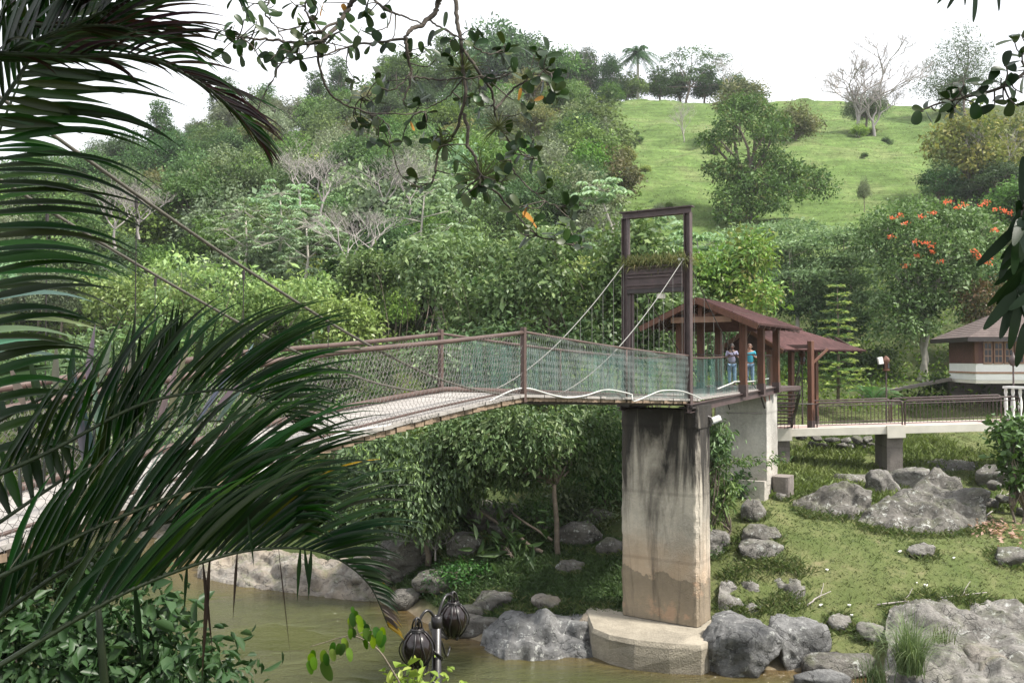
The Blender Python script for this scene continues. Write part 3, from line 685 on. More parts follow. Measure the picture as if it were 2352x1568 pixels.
# hexagonal wire netting: one part for each panel between posts
def netting(s0, s1, off, cw, ch, r, mat, zt, zb):
    n = int((s1 - s0) / cw); rows = int(1.25 / ch) + 1
    def pt(s, k): 
        a, b_ = zb(s), zt(s); f = k / rows
        return B(s, off + .02 * math.sin(s * 3 + k), a + (b_ - a) * f)
    segs = []
    for i in range(n):
        for k in range(rows):
            x = s0 + (i + (.5 if k % 2 else 0)) * cw
            p = pt(x, k + .33); q = pt(x, k + .0); l = pt(x - cw / 2, k + .66) if False else pt(x + cw / 2, k + 1)
            rr = pt(x - cw / 2, k + 1)
            segs += [(q, p), (p, l), (p, rr)]
    P = np.array([[list(a), list(b_)] for a, b_ in segs]); D = P[:, 1] - P[:, 0]; D /= np.linalg.norm(D, axis=1)[:, None] + 1e-9
    A = np.cross(D, np.array(NX)); A /= np.linalg.norm(A, axis=1)[:, None] + 1e-9; Bv = np.cross(D, A)
    V = []
    for e in (0, 1):
        for th in (0, 2.094, 4.189):
            V.append(P[:, e] + (A * math.cos(th) + Bv * math.sin(th)) * r)
    V = np.stack(V, 1); m = len(P); base = np.arange(m)[:, None] * 6
    F = np.concatenate([base + np.array([[0, 1, 4, 3]]), base + np.array([[1, 2, 5, 4]]), base + np.array([[2, 0, 3, 5]])])
    o = obj('wire_netting', fast_mesh('wire_netting', V.reshape(-1, 3), F, mat), bridge); o['kind'] = 'stuff'
for off, w in ((-.05, 1.0), (BW + .05, 1.1)):
    netting(-9.8, -4.6, off, .09, .085, .0030, M['wire'], zrail, lambda s: zdeck(s) - .05)
    netting(-4.6, -0.05, off, .09, .085, .0034, M['wire'], zrail, lambda s: zdeck(s) - .05)
    netting(0.05, SPAN_T - .1, off, .07, .16, .0036, M['wire_pale'], zrail, lambda s: zdeck(s) - .05)
# teal shade net behind the wire, gathered in folds
def net_mat():
    m, N, L, b = new_mat('teal_shade_net')
    p = N.new('ShaderNodeNewGeometry').outputs['Position']
    weave = ramp(N, L, tex(N, L, p, 1.0, 5, 0.6, stretch=(6, 6, 0.35)), [(0.38, 0.03), (0.72, 0.40)])
    c = ramp(N, L, tex(N, L, p, 1.0, 4, 0.6, stretch=(9, 9, .5)), [(0.35, (0.035, 0.13, 0.105)), (0.7, (0.13, 0.27, 0.235))])
    L.new(c, b.inputs['Base Color']); b.inputs['Roughness'].default_value = 0.6
    tr = N.new('ShaderNodeBsdfTransparent'); mx = N.new('ShaderNodeMixShader')
    L.new(weave, mx.inputs[0]); L.new(tr.outputs[0], mx.inputs[1]); L.new(b.outputs[0], mx.inputs[2]); L.new(mx.outputs[0], N['Material Output'].inputs['Surface'])
    return m
M['net'] = net_mat()
def shade_net(s0, s1, off, zt, zb, parent, amp=.03):
    ss = np.linspace(s0, s1, int((s1 - s0) * 24)); mb = MB(); n = len(ss); vs = []
    for f in (0, .33, .66, 1):
        for s in ss:
            a, b_ = zb(s), zt(s); ph = math.sin(s * 17 + math.sin(s * 5) * 2)
            vs.append(B(s, off + amp * ph * (1 - .5 * f), a + (b_ - a) * f))
    mb.add(vs, [(k * n + i, k * n + i + 1, (k + 1) * n + i + 1, (k + 1) * n + i) for k in range(3) for i in range(n - 1)])
    return mb.build('shade_net', M['net'], parent, True)
shade_net(.6, SPAN_T - .1, BW + .0, lambda s: zrail(s) - .06, lambda s: zdeck(s) + .02, bridge)
shade_net(2.8, SPAN_T - .1, .03, lambda s: zrail(s) - .08, lambda s: zdeck(s) + .02, bridge)
# white electrical conduit drooping along the near edge
cp = [(520,1118,9.4),(640,1062,10.2),(770,1000,11),(900,975,12),(1000,960,12.9),(1075,946,13.6),(1130,918,14.2),(1180,895,14.8),(1215,892,15.1),(1255,903,15.6),(1300,913,16.2),(1345,908,16.9),(1390,895,17.7),(1430,900,18.3),(1452,906,18.6)]
cp2 = [(1452,906,18.6),(1456,921,18.6),(1490,908,19.3),(1520,897,19.8),(1560,897,20.6),(1590,906,21.3),(1612,917,21.6)]
def smooth_path(ps, k=5):
    P = [Q(*p) for p in ps]; out = []
    for i in range(len(P) - 1):
        p0, p1, p2, p3 = P[max(i - 1, 0)], P[i], P[i + 1], P[min(i + 2, len(P) - 1)]
        for j in range(k):
            t = j / k; out.append(.5 * ((2 * p1) + (p2 - p0) * t + (2 * p0 - 5 * p1 + 4 * p2 - p3) * t * t + (3 * p1 - p0 - 3 * p2 + p3) * t ** 3))
    return out + [P[-1]]
MB().tube(smooth_path(cp), .015, 7).build('conduit', M['conduit'], bridge, True)
MB().tube(smooth_path(cp2), .015, 7).build('conduit', M['conduit'], bridge, True)

# ------------------------------------------------------------------ steel portal (tower)
tower = thing('bridge_portal', 'tall dark brown steel portal frame with a grassy louvred panel on the pier', 'steel portal', B(SPAN_T, .9, -1.2))
def hpost(p0, p1, parent, ax=AX, ay=NX, w=.17, d=.20, name='post'):
    mb = MB(); p0, p1 = V3(p0), V3(p1); c = (p0 + p1) / 2; L = (p1 - p0).length
    mb.box(c, (.02, w - .044, L), (ax, ay, ZZ)); mb.box(c + ay * (w / 2 - .011), (d, .022, L), (ax, ay, ZZ)); mb.box(c - ay * (w / 2 - .011), (d, .022, L), (ax, ay, ZZ))
    return mb.build(name, M['steel'], parent)
TZ = 3.98
for off in (0.0, BW):
    hpost(B(SPAN_T, off, -1.25), B(SPAN_T, off, TZ - .16), tower)
    MB().box(B(SPAN_T, off, -1.2), (.42, .36, .05), (AX, NX, ZZ)).build('base_plate', M['steel_dark'], tower)
mb = MB(); mb.beam(B(SPAN_T, -.14, TZ), B(SPAN_T, BW + .14, TZ), .22, .03); mb.beam(B(SPAN_T, -.09, TZ - .085), B(SPAN_T, BW + .09, TZ - .085), .03, .14); mb.beam(B(SPAN_T, -.09, TZ - .165), B(SPAN_T, BW + .09, TZ - .165), .2, .022)
mb.build('top_beam', M['steel'], tower)
zp0, zp1 = 1.90, 2.52
mb = MB(); mb.box(B(SPAN_T + .02, BW / 2, (zp0 + zp1) / 2), (.34, BW - .19, zp1 - zp0), (AX, NX, ZZ)); mb.build('panel_box', M['steel'], tower)
for k, (a, h) in enumerate(((2.47, .05), (2.30, .045), (2.21, .045), (2.00, .05))):
    MB().box(B(SPAN_T - .18, BW / 2, a), (.06, BW - .185, h), (AX, NX, ZZ)).build('rib', M['steel'], tower)
MB().box(B(SPAN_T, BW / 2, 1.84), (.30, BW - .19, .10), (AX, NX, ZZ)).build('lower_beam', M['steel_dark'], tower)
hpost(B(SPAN_T - .05, BW - .2, -1.2), B(SPAN_T - .05, BW - .2, 1.79), tower, w=.09, d=.09, name='inner_post')
lp = Q(1518, 680, 22.4)
MB().box(lp, (.2, .2, .12)).tube([lp, lp + ZZ * .25], .012, 5).build('hanging_lamp', M['cream'], tower)
fl2 = MB()
for _ in range(26):
    c = Q(1566 + random.uniform(-8, 6), 597 + random.uniform(-5, 5), 21.85 + random.uniform(-.1, .1)); r_ = random.uniform(.012, .028)
    fl2.add([c + V3((r_, 0, 0)), c + V3((0, -r_, r_ * .4)), c - V3((r_, 0, 0)), c + V3((0, r_ * .3, -r_))], [(0, 1, 2, 3)]).add([c + ZZ * r_, c + V3((0, -r_, 0)), c - ZZ * r_, c + V3((0, r_, 0))], [(0, 1, 2, 3)])
tag(fl2.build('white_orchid', M['white']), 'small white orchid flowers on the right portal post', 'flower')

# ------------------------------------------------------------------ ramp from portal to abutment
ramp_t = thing('access_ramp', 'ramp of dark steel beams between the portal and the abutment', 'ramp', B(SPAN_T + 4, .9, -1.2))
RE = SPAN_T + 7.95; RL = SPAN_T + 11.5
def zr_(s): return -1.0 + .015 * (s - SPAN_T)
for off in (-.06, BW + .06):
    mb = MB(); a, b_ = B(SPAN_T - .25, off, -1.22), B(RE, off, -.99)
    mb.beam(a + ZZ * .1, b_ + ZZ * .1, .16, .02); mb.beam(a, b_, .02, .18); mb.beam(a - ZZ * .1, b_ - ZZ * .1, .16, .02); mb.build('beam', M['steel'], ramp_t)
s = SPAN_T + .7
while s < RE + .2:
    o = obj('plank', pm, ramp_t); o.location = B(s, BW / 2, zr_(s) - .02); o.rotation_euler = (0, 0, ang); s += .212
for off in (.02, BW - .02):
    MB().tube([B(s, off, zr_(s) + 1.08 - .03 * math.sin((s - SPAN_T) * .9)) for s in np.linspace(SPAN_T + .1, RE, 24)], .022, 8).build('handrail', M['rail_brown'], ramp_t, True)
    shade_net(SPAN_T + .1, RE, off, lambda s: zr_(s) + 1.02, lambda s: zr_(s) + .02, ramp_t)
MB().prism([tuple(B(RE + .3, -.1))[:2], tuple(B(RL, -.1))[:2], tuple(B(RL, 3.1))[:2], tuple(B(RE + .3, 3.1))[:2]], -1.06, -.93).build('landing', M['steel'], ramp_t)
MB().tube(smooth_path([(1648,893,23.9),(1680,880,24.6),(1690,876,25.2),(1720,876,26.4),(1750,872,28),(1765,869,28.6)]), .02, 7).build('conduit', M['conduit'], ramp_t, True)
for a, b_, mt, r_ in ((Q(1745,902,27.6), Q(1781,1012,29.6), 'steel_dark', .03), (Q(1752,905,27.8), Q(1772,955,29), 'redrod', .014), (Q(1766,903,28.2), Q(1772,955,29), 'redrod', .014), (Q(1672,948,25.5), Q(1770,949,28.9), 'steel_dark', .012), (Q(1637,915,24.0), Q(1622,975,23.2), 'redrod', .03), (Q(1668,915,25), Q(1676,940,25.2), 'steel_dark', .014)):
    if mt == 'redrod' and 'redrod' not in M: M['redrod'] = plain('red_primer', (0.33, 0.085, 0.05), 0.6, .25)
    MB().tube([a, b_], r_, 6).build('brace', M[mt], ramp_t)

# ------------------------------------------------------------------ pavilions
def shingle_mat():
    m, N, L, b = new_mat('red_shingle')
    p = N.new('ShaderNodeNewGeometry').outputs['Position']
    c = ramp(N, L, tex(N, L, p, 5, 6, .7), [(0.3, (0.070, 0.032, 0.031)), (0.7, (0.140, 0.070, 0.067))])
    d = ramp(N, L, tex(N, L, p, .7, 4), [(0.35, .55), (0.6, 1.1)])
    L.new(mixc(N, L, 1.0, c, d, 'MULTIPLY'), b.inputs['Base Color']); b.inputs['Roughness'].default_value = .85; b.inputs['Specular IOR Level'].default_value = .3
    bump(N, L, b, tex(N, L, p, 30, 4), .5, .01)
    return m
M['shingle'] = shingle_mat()
M['shingle_grey'] = plain('grey_brown_shingle', (0.115, 0.088, 0.080), .85, .3, 2.5, .5, .02)
def roof_plane(name, quad, mat, parent, course=.16, thick=.05):
    """quad: eave a, eave b, ridge b, ridge a; lapped courses of shingles on a slab"""
    a, b_, rb, ra = [V3(p) for p in quad]
    nrm = (b_ - a).cross(ra - a).normalized()
    if nrm.z < 0: nrm = -nrm
    L = max((ra - a).length, (rb - b_).length); n = max(2, int(L / course)); mb = MB()
    mb.add([a, b_, rb, ra, a - nrm * thick, b_ - nrm * thick, rb - nrm * thick, ra - nrm * thick], [(4, 5, 6, 7), (0, 1, 5, 4), (1, 2, 6, 5), (3, 0, 4, 7)])
    for k in range(n):
        f0, f1 = k / n, (k + 1) / n
        l0, r0, l1, r1 = a.lerp(ra, f0), b_.lerp(rb, f0), a.lerp(ra, f1), b_.lerp(rb, f1)
        up = nrm * .022
        mb.add([l0 + up, r0 + up, r1 + nrm * .004, l1 + nrm * .004, l0, r0], [(0, 1, 2, 3), (4, 5, 1, 0)])
    return mb.build(name, mat, parent)
pav = thing('gable_pavilion', 'red shingled gable roof on brown timber posts over the bridge ramp', 'pavilion', B(SPAN_T + 5.5, .9, -1))
EZ, RZ, OV = 1.06, 1.86, .92
s0, s1, s2 = SPAN_T + 3.05, SPAN_T + 6.0, SPAN_T + 8.3
rF, rB = B(s0, BW / 2, RZ), B(s1, BW / 2, RZ)
nF, nB, fF, fB = B(s0, -OV, EZ), B(s2, -OV, EZ), B(s0, BW + OV, EZ), B(s2, BW + OV, EZ)
roof_plane('roof_slope', (nF, nB, rB, rF), M['shingle'], pav)
roof_plane('roof_slope', (fB, fF, rF, rB), M['shingle'], pav)
roof_plane('roof_slope', (nB, fB, rB, rB + V3((0, 0, 0.001))), M['shingle'], pav)
for e in (nF, fF):
    MB().beam(rF - ZZ * .10 - AX * .03, e - ZZ * .10 - AX * .03, .05, .16).build('bargeboard', M['wood'], pav)
MB().beam(B(s0 + .35, -.05, EZ + .16), B(s0 + .35, BW + .05, EZ + .16), .09, .17).build('tie_beam', M['wood_pale'] if 'wood_pale' in M else M.setdefault('wood_pale', plain('pale_timber', (0.27, 0.16, 0.11), .65, .3, 3, .3)), pav)
MB().beam(B(s0 + .35, BW / 2, EZ + .24), B(s0 + .35, BW / 2, RZ - .1), .12, .12, AX).build('king_post', M['wood'], pav)
for sg in (-1, 1):
    MB().beam(B(s0 + .35, BW / 2 + sg * .08, EZ + .26), B(s0 + .35, BW / 2 + sg * .75, RZ - .38), .08, .1).build('strut', M['wood'], pav)
for off in (-.12, BW + .12):
    MB().beam(B(s0 + .1, off, EZ + .30), B(s2 - .3, off, EZ + .30), .1, .14).build('wall_plate', M['wood_dark'], pav)
    for s in (SPAN_T + 4.3, SPAN_T + 6.2, SPAN_T + 8.0):
        o = MB().beam(B(s, off, -1.05), B(s, off, EZ + .24), .2, .2, AX).build('post', M['wood'], pav, False, .012)
        MB().beam(B(s, off, -1.08), B(s, off, -.72), .23, .23, AX).build('post_shoe', M['steel'], o)
for k in range(9):
    s = s0 + .25 + k * .58
    for off, sg in ((-OV + .03, 1), (BW + OV - .03, -1)):
        f = min(1, max(.35, 1 - (s - s1) / (s2 - s1))) if s > s1 else 1
        a = B(s, off, EZ - .09); b_ = B(min(s, s1 + .2), off + sg * (BW / 2 + OV) * f * .97, EZ - .09 + (RZ - EZ) * f * .97)
        MB().beam(a, b_, .05, .1).build('rafter', M['wood_dark'], pav)

pv2 = thing('hip_pavilion', 'lower red shingled hip roof on brown posts over the stairs', 'pavilion', (12.3, 36, -2.8))
A2, N2 = V3((.8, .6, 0)), V3((-.6, .8, 0)); C2 = V3((11.0, 34.6, 0))
def B2(s, off, z): return C2 + A2 * s + N2 * off + ZZ * z
e2, r2 = .46, 1.40
q0, q1, q2_, q3 = B2(0, 0, e2), B2(6.1, 0, e2), B2(6.1, 3.5, e2), B2(0, 3.5, e2); g0, g1 = B2(0, 1.75, r2), B2(3.5, 1.75, r2)
roof_plane('roof_slope', (q0, q1, g1, g0), M['shingle'], pv2); roof_plane('roof_slope', (q2_, q3, g0, g1), M['shingle'], pv2); roof_plane('roof_slope', (q1, q2_, g1, g1 + V3((0, 0, .001))), M['shingle'], pv2)
for e in (q0, q3): MB().beam(g0 - ZZ * .1 - A2 * .03, e - ZZ * .1 - A2 * .03, .05, .17).build('bargeboard', M['wood'], pv2)
MB().add([q0 + A2 * .3 + N2 * .2, q3 + A2 * .3 - N2 * .2, g0 + A2 * .3 - ZZ * .12], [(0, 1, 2)]).build('gable_board', M['wood_dark'], pv2)
for k in range(10):
    a = B2(.2 + k * .62, .03, e2 - .1); MB().beam(a, a + N2 * 1.3 + ZZ * (r2 - e2) * .72, .05, .1).build('rafter', M['wood_dark'], pv2)
POST2 = [(12.25, 35.0), (13.5, 38.0), (12.1, 37.0), (10.75, 35.6)]
for (x, y) in POST2:
    o = MB().beam((x, y, -2.85), (x, y, e2 + .35), .2, .2, A2).build('post', M['wood'], pv2, False, .012)
    MB().beam((x, y, -2.86), (x, y, -2.45), .23, .23, A2).build('post_shoe', M['steel'], o)
for a, b_ in ((0, 3), (1, 2)):
    MB().beam((*POST2[a], e2 + .12), (*POST2[b_], e2 + .12), .1, .16).build('wall_plate', M['wood_dark'], pv2)
MB().beam((12.3, 35.05, e2 - .6), (13.2, 35.7, e2 + .02), .07, .09).build('strut', M['wood'], pv2)

# ------------------------------------------------------------------ stairs and right hand footbridge
st = thing('steel_stair', 'dark steel staircase from the ramp down to the white footbridge', 'staircase', (11, 33, -2.8))
SA, SB = B(RL + .05, -.05, -1.05), V3((11.75, 36.0, -2.75))
dS = (SB - SA); dH = V3((dS.x, dS.y, 0)).normalized(); sN = V3((-dH.y, dH.x, 0))
for off in (0, 1.3): MB().beam(SA + sN * off - ZZ * .1, SB + sN * off - ZZ * .1, .06, .22).build('stringer', M['steel_dark'], st)
for k in range(10):
    p = SA.lerp(SB, (k + .5) / 10) + sN * .65; MB().box(p, (.27, 1.28, .05), (dH, sN, ZZ)).build('tread', M['steel'], st)
for off in (0, 1.3):
    MB().tube([SA + sN * off + ZZ * .98, SB + sN * off + ZZ * .98], .028, 6).build('handrail', M['steel_dark'], st)
    MB().tube([SA + sN * off + ZZ * .5, SB + sN * off + ZZ * .5], .018, 6).build('mid_rail', M['steel_dark'], st)
    for k in range(13):
        p = SA.lerp(SB, k / 12) + sN * off; MB().tube([p - ZZ * .05, p + ZZ * .98], .012, 4).build('baluster', M['steel_dark'], st)
# lower landing cage in front of the stairs
for k in range(8):
    p = V3((10.6 + k * .14, 34.6, 0)); MB().tube([p + ZZ * -2.75, p + ZZ * -1.75], .012, 4).build('baluster', M['steel_dark'], st)
MB().tube([(10.5, 34.6, -1.75), (12.2, 34.55, -1.75)], .025, 6).build('handrail', M['steel_dark'], st)

fbr = thing('concrete_footbridge', 'white edged concrete footbridge with brown tubular railings on the right', 'footbridge', (15, 34.5, -2.7))
FL, FR = V3((10.75, 35.0, -2.80)), V3((20.6, 33.85, -2.42)); fa = (FR - FL).normalized(); fn = V3((-fa.y, fa.x, 0)).normalized(); FWD = 1.7
M['pink'] = plain('pink_deck_paint', (0.46, 0.33, 0.30), .8, .15, 2, .2)
mb = MB(); mb.add([FL + fn * .02, FR + fn * .02, FR + fn * FWD, FL + fn * FWD], [(0, 1, 2, 3)]); mb.build('deck', M['pink'], fbr)
for off in (0.0, FWD):
    MB().beam(FL + fn * off - ZZ * .155, FR + fn * off - ZZ * .155, .22, .32).build('edge_beam', M['cream'], fbr, False, .01)
MB().add([FL - ZZ * .30, FR - ZZ * .30, FR + fn * FWD - ZZ * .30, FL + fn * FWD - ZZ * .30], [(3, 2, 1, 0)]).build('soffit', M['grey_conc'], fbr)
for u, bz in ((2037, -5.4), (2330, -5.4), (1812, -5.0)):
    f = {2037: .475, 2330: .985, 1812: .03}[u]; p = FL.lerp(FR, f) + fn * .85
    block(V3((p.x, p.y, 0)) - V3((fa.x, fa.y, 0)) * .3 - fn * .8, V3((fa.x, fa.y, 0)).normalized(), fn, .62, 1.6, bz, p.z - .33, nx=5, nz=12, seed=u, amp=.008, chip=.015).build('support', M['grey_conc'], fbr)
    MB().beam(p - fn * .99 - ZZ * .22 - fa * .35, p - fn * .99 - ZZ * .22 + fa * .35, .1, .50).build('bracket', M['cream'], fbr)
def rail_panel(f0, f1, off):
    a, b_ = FL.lerp(FR, f0) + fn * off, FL.lerp(FR, f1) + fn * off; Ht = 1.02
    pts = [a + ZZ * .02, a + ZZ * (Ht - .12), a + ZZ * (Ht - .04) + fa * .04, a + ZZ * Ht + fa * .13, b_ + ZZ * Ht - fa * .13, b_ + ZZ * (Ht - .04) - fa * .04, b_ + ZZ * (Ht - .12), b_ + ZZ * .02]
    r = MB().tube(pts, .032, 7).build('railing', M['steel'], fbr, True)
    for z in (.10, .88): MB().tube([a + ZZ * z, b_ + ZZ * z], .02, 6).build('rail_bar', M['steel'], r)
    n = int((b_ - a).length / .145)
    for k in range(1, n):
        p = a.lerp(b_, k / n); MB().tube([p + ZZ * .10, p + ZZ * .88], .011, 4, False).build('baluster', M['steel'], r)
for off in (.03, FWD - .03):
    rail_panel(.17, .505, off); rail_panel(.515, .955, off)

bal = thing('white_balustrade', 'white balustrade of the terrace at the right edge', 'balustrade', (20.5, 34, -2.4))
b0, b1, b2 = V3((20.0, 34.6, -2.35)), V3((20.5, 33.0, -2.35)), V3((25.5, 32.0, -2.35))
for a, b_ in ((b0, b1), (b1, b2)):
    MB().beam(a + ZZ * 1.28, b_ + ZZ * 1.28, .34, .09).build('top_rail', M['white'], bal)
    MB().beam(a + ZZ * .04, b_ + ZZ * .04, .3, .12).build('bottom_rail', M['white'], bal)
    n = int((b_ - a).length / .3)
    for k in range(n + 1):
        p = a.lerp(b_, k / max(1, n)); MB().lathe(p + ZZ * .1, [(.05, 0), (.07, .03), (.045, .15), (.085, .4), (.08, .6), (.045, .85), (.07, .98), (.05, 1.14)], 8).build('baluster', M['white'], bal, True)
MB().prism([(20.0, 34.7), (20.4, 32.9), (25.6, 31.8), (25.6, 35.5)], -2.75, -2.38).build('terrace_slab', M['cream'], bal)

# ------------------------------------------------------------------ house on the right
hs = thing('stilt_house', 'brown timber house with grey hip roof and cream base standing on stilts', 'house', (28, 47, -1.6))
hc, hr = V3((24.45, 45, 0)), V3((37, 44.6, 0)); hb = V3((25.1, 49, 0)); hx = (hr - hc).normalized(); hy = (hb - hc).normalized(); hrb = hr + hy * 4.05
M['siding'] = plain('brown_siding', (0.105, 0.048, 0.040), .7, .35, 3, .4)
M['brickband'] = plain('brick_band', (0.36, 0.21, 0.14), .85, .35, 9, .5)
M['glass'] = plain('dark_glass', (0.018, 0.018, 0.020), .12, .2, 2, 0)
def wallq(a, b_, z0, z1, th=.12):
    mb = MB(); d = (b_ - a).normalized(); nn = V3((d.y, -d.x, 0))
    mb.box((a + b_) / 2 + ZZ * (z0 + z1) / 2 - nn * th / 2, ((b_ - a).length, th, z1 - z0), (d, nn, ZZ)); return mb
for a, b_ in ((hc, hr), (hb, hc)):
    wallq(a, b_, -.15, 1.32).build('timber_wall', M['siding'], hs)
    wallq(a, b_, -1.02, -.15, .16).build('base_wall', M['white'], hs)
    d = (b_ - a).normalized(); nn = V3((d.y, -d.x, 0))
    for z in (-.66, -.61): MB().beam(a + ZZ * z + nn * .02, b_ + ZZ * z + nn * .02, .05, .045).build('brick_course', M['brickband'], hs)
    for k in range(12):
        z = -.1 + k * .118; MB().beam(a + ZZ * z + nn * .004, b_ + ZZ * z + nn * .004, .012, .10).build('siding_board', M['siding'], hs)
MB().beam(hc + ZZ * -.15, hc + ZZ * 1.3, .2, .2, hx).build('corner_post', M['wood'], hs)
nn = V3((hx.y, -hx.x, 0))
for k in range(12):
    x0 = .42 + k * .545; p = hc + hx * (x0 + .19) + ZZ * .42 + nn * .03
    w = MB().box(p, (.46, .05, 1.2), (hx, nn, ZZ)).build('window', M['wood_pale'], hs)
    for i in range(2):
        for j in range(3):
            MB().box(p + hx * (-.095 + .19 * i) + ZZ * (-.35 + .35 * j) + nn * .024, (.145, .02, .29), (hx, nn, ZZ)).build('pane', M['glass'], w)
EO = .8; ez, pz = 1.22, 3.6
c0, c1, c2_, c3 = hc - hx * EO + nn * EO, hr + nn * EO, hrb + hy * EO, hb - hx * EO + hy * EO
for c in (c0, c1, c2_, c3): c.z = ez
pk0, pk1 = (hc + hb) / 2 + hx * 4.2, (hr + hrb) / 2; pk0.z = pk1.z = pz
roof_plane('roof_slope', (c0, c1, pk1, pk0), M['shingle_grey'], hs, .3); roof_plane('roof_slope', (c3, c0, pk0, pk0 + V3((0, 0, .001))), M['shingle_grey'], hs, .3); roof_plane('roof_slope', (c2_, c3, pk0, pk1), M['shingle_grey'], hs, .3)
for a, b_ in ((c0, c1), (c3, c0)): MB().beam(a - ZZ * .12, b_ - ZZ * .12, .05, .22).build('fascia', M['steel_dark'], hs)
MB().prism([(hc.x, hc.y), (hr.x, hr.y), (hrb.x, hrb.y), (hb.x, hb.y)], -1.2, -1.03).build('floor_slab', M['cream'], hs)
for fx in (.25, .55, .85):
    p = hc.lerp(hr, fx) + hy * .8; MB().beam(p + ZZ * -2.9, p + ZZ * -1.2, .4, .4, hx).build('stilt', M['grey_conc'], hs)
p = hc.lerp(hr, .25); MB().beam(p + ZZ * -1.14 - hx * .35, p + ZZ * -1.14 + hx * .35, .3, .2).build('corbel', M['cream'], hs)
MB().beam(hb + V3((-4.6, 1.5, -2.1)), hb + V3((-.1, -.3, -1.05)), 1.6, .16).build('access_ramp', M['grey_conc'], hs)
MB().box(hc + hx * 6 + hy * 4.2 - ZZ * 2.2, (12, .2, 2.2), (hx, nn, ZZ)).build('back_wall', M['grey_conc'], hs)
# ------------------------------------------------------------------ lamps
def lantern_post(label, x, y, z0, z1, rnd=False):
    t = thing('street_lamp', label, 'lamp post', (x, y, z0), 'brown lantern posts around the footbridge')
    MB().lathe((x, y, z0), [(.09, 0), (.09, .1), (.05, .14), (.045, .7), (.06, .74), (.035, .8), (.032, z1 - z0 - .05)], 10).build('pole', M['steel'], t, True)
    if rnd:
        MB().lathe((x, y, z1 - .05), [(.03, 0), (.10, .04), (.17, .14), (.18, .24), (.13, .36), (.05, .44), (.02, .55), (0, .6)], 12).build('globe', M['steel'], t, True)
    else:
        l = MB().lathe((x, y, z1 - .05), [(.05, 0), (.17, .03), (.17, .06), (.14, .07), (.14, .42), (.18, .44), (.17, .52), (.10, .62), (.02, .68), (0, .7)], 8).build('lantern', M['wood'], t)
        for k in range(4):
            th = k * math.pi / 2 + .4; MB().box((x + .135 * math.cos(th), y + .135 * math.sin(th), z1 + .2), (.02, .09, .22), (V3((math.cos(th), math.sin(th), 0)), V3((-math.sin(th), math.cos(th), 0)), ZZ)).build('lantern_pane', M['glass'], l)
    return t
lq = Q(2036, 930, 37.5)
lt = lantern_post('brown lantern post with a small white floodlight behind the footbridge railing', lq.x, lq.y, -3.9, Q(2036, 850, 37.5).z)
fp_ = Q(2022, 828, 37.4)
MB().box(fp_, (.2, .14, .3), (V3((.97, 0, .2)), V3((0, 1, 0)), V3((-.2, 0, .97)))).tube([fp_, Q(2034, 842, 37.5)], .015, 5).build('floodlight', M['white'], lt)
lq = Q(2328, 900, 34.6); lantern_post('brown round lantern post rising behind the white balustrade', lq.x, lq.y, -2.38, Q(2328, 838, 34.6).z, True)
lq = Q(1843, 930, 40); lantern_post('dark lantern post half hidden behind the stair pavilion posts', lq.x, lq.y, -3.4, Q(1843, 835, 40).z)

# near twin pot lamp
M['iron'] = plain('black_iron', (0.010, 0.008, 0.0085), .35, .3, 8, .2, .004, spec=.6)
M['clay'] = plain('dark_glazed_pot', (0.012, 0.007, 0.007), .22, .35, 6, .2, .004, spec=.6)
LD = 7.9
lx = Q(1003, 1415, LD)
lamp = thing('twin_pot_lamp', 'black iron lamp post carrying two dark caged pot lanterns above the river', 'lamp post', (lx.x, lx.y, -6.2))
MB().tube([(lx.x, lx.y, -6.3), (lx.x, lx.y, lx.z - .02)], [.045] * 2, 10).lathe((lx.x, lx.y, lx.z - .1), [(.045, 0), (.052, .02), (.052, .1), (.03, .11), (.03, .09)], 12).build('pole', M['iron'], lamp, True)
def pot(cu, cv, d, h):
    c = Q(cu, cv, d); r = h * .40
    prof = [(.10 * h, -.5 * h), (.13 * h, -.46 * h), (.24 * h, -.38 * h), (.35 * h, -.18 * h), (.395 * h, .02 * h), (.36 * h, .2 * h), (.24 * h, .36 * h), (.14 * h, .41 * h), (.12 * h, .45 * h), (.15 * h, .5 * h), (.10 * h, .5 * h), (.09 * h, .42 * h)]
    b = MB().lathe(c, prof, 24).build('pot', M['clay'], lamp, True)
    for k in range(3): MB().tube([c + V3((math.cos(t) * .155 * h, math.sin(t) * .155 * h, (.40 + .035 * k) * h)) for t in np.linspace(0, 2 * math.pi, 20)], .008, 5).build('neck_ring', M['iron'], b, True)
    for k in range(10):
        th = k * 2 * math.pi / 10 + .2; w = (k % 2) * .18 - .09; pts = []
        for i in range(15):
            f = i / 14; z = .44 - .93 * f; rr = (.15 + .30 * math.sin(f * math.pi) ** .8) * h; a = th + w * math.sin(f * math.pi * 2)
            pts.append(c + V3((math.cos(a) * rr, math.sin(a) * rr, z * h)))
        MB().tube(pts, .0065, 5).build('cage_wire', M['iron'], b, True)
    for k in range(4):
        th = k * math.pi / 2 + .6; q = c + V3((math.cos(th) * .2 * h, math.sin(th) * .2 * h, -.47 * h))
        MB().tube([q + V3((math.cos(th) * .05 * h * math.cos(a), math.sin(th) * .05 * h * math.cos(a), .05 * h * math.sin(a))) for a in np.linspace(0, 6.28, 12)], .008, 5).build('foot_scroll', M['iron'], b, True)
    for sg in (0, 1):
        MB().tube([c + V3((.12 * h * math.cos(a) * (1 if sg else .3), .1 * h * math.cos(a) * (.2 if sg else 1), .5 * h + .26 * h * math.sin(a))) for a in np.linspace(-.2, 3.34, 14)], .009, 6).build('hook', M['iron'], b, True)
    return c
c1 = pot(958, 1487, 7.75, .355); c2 = pot(1041, 1421, 8.15, .34)
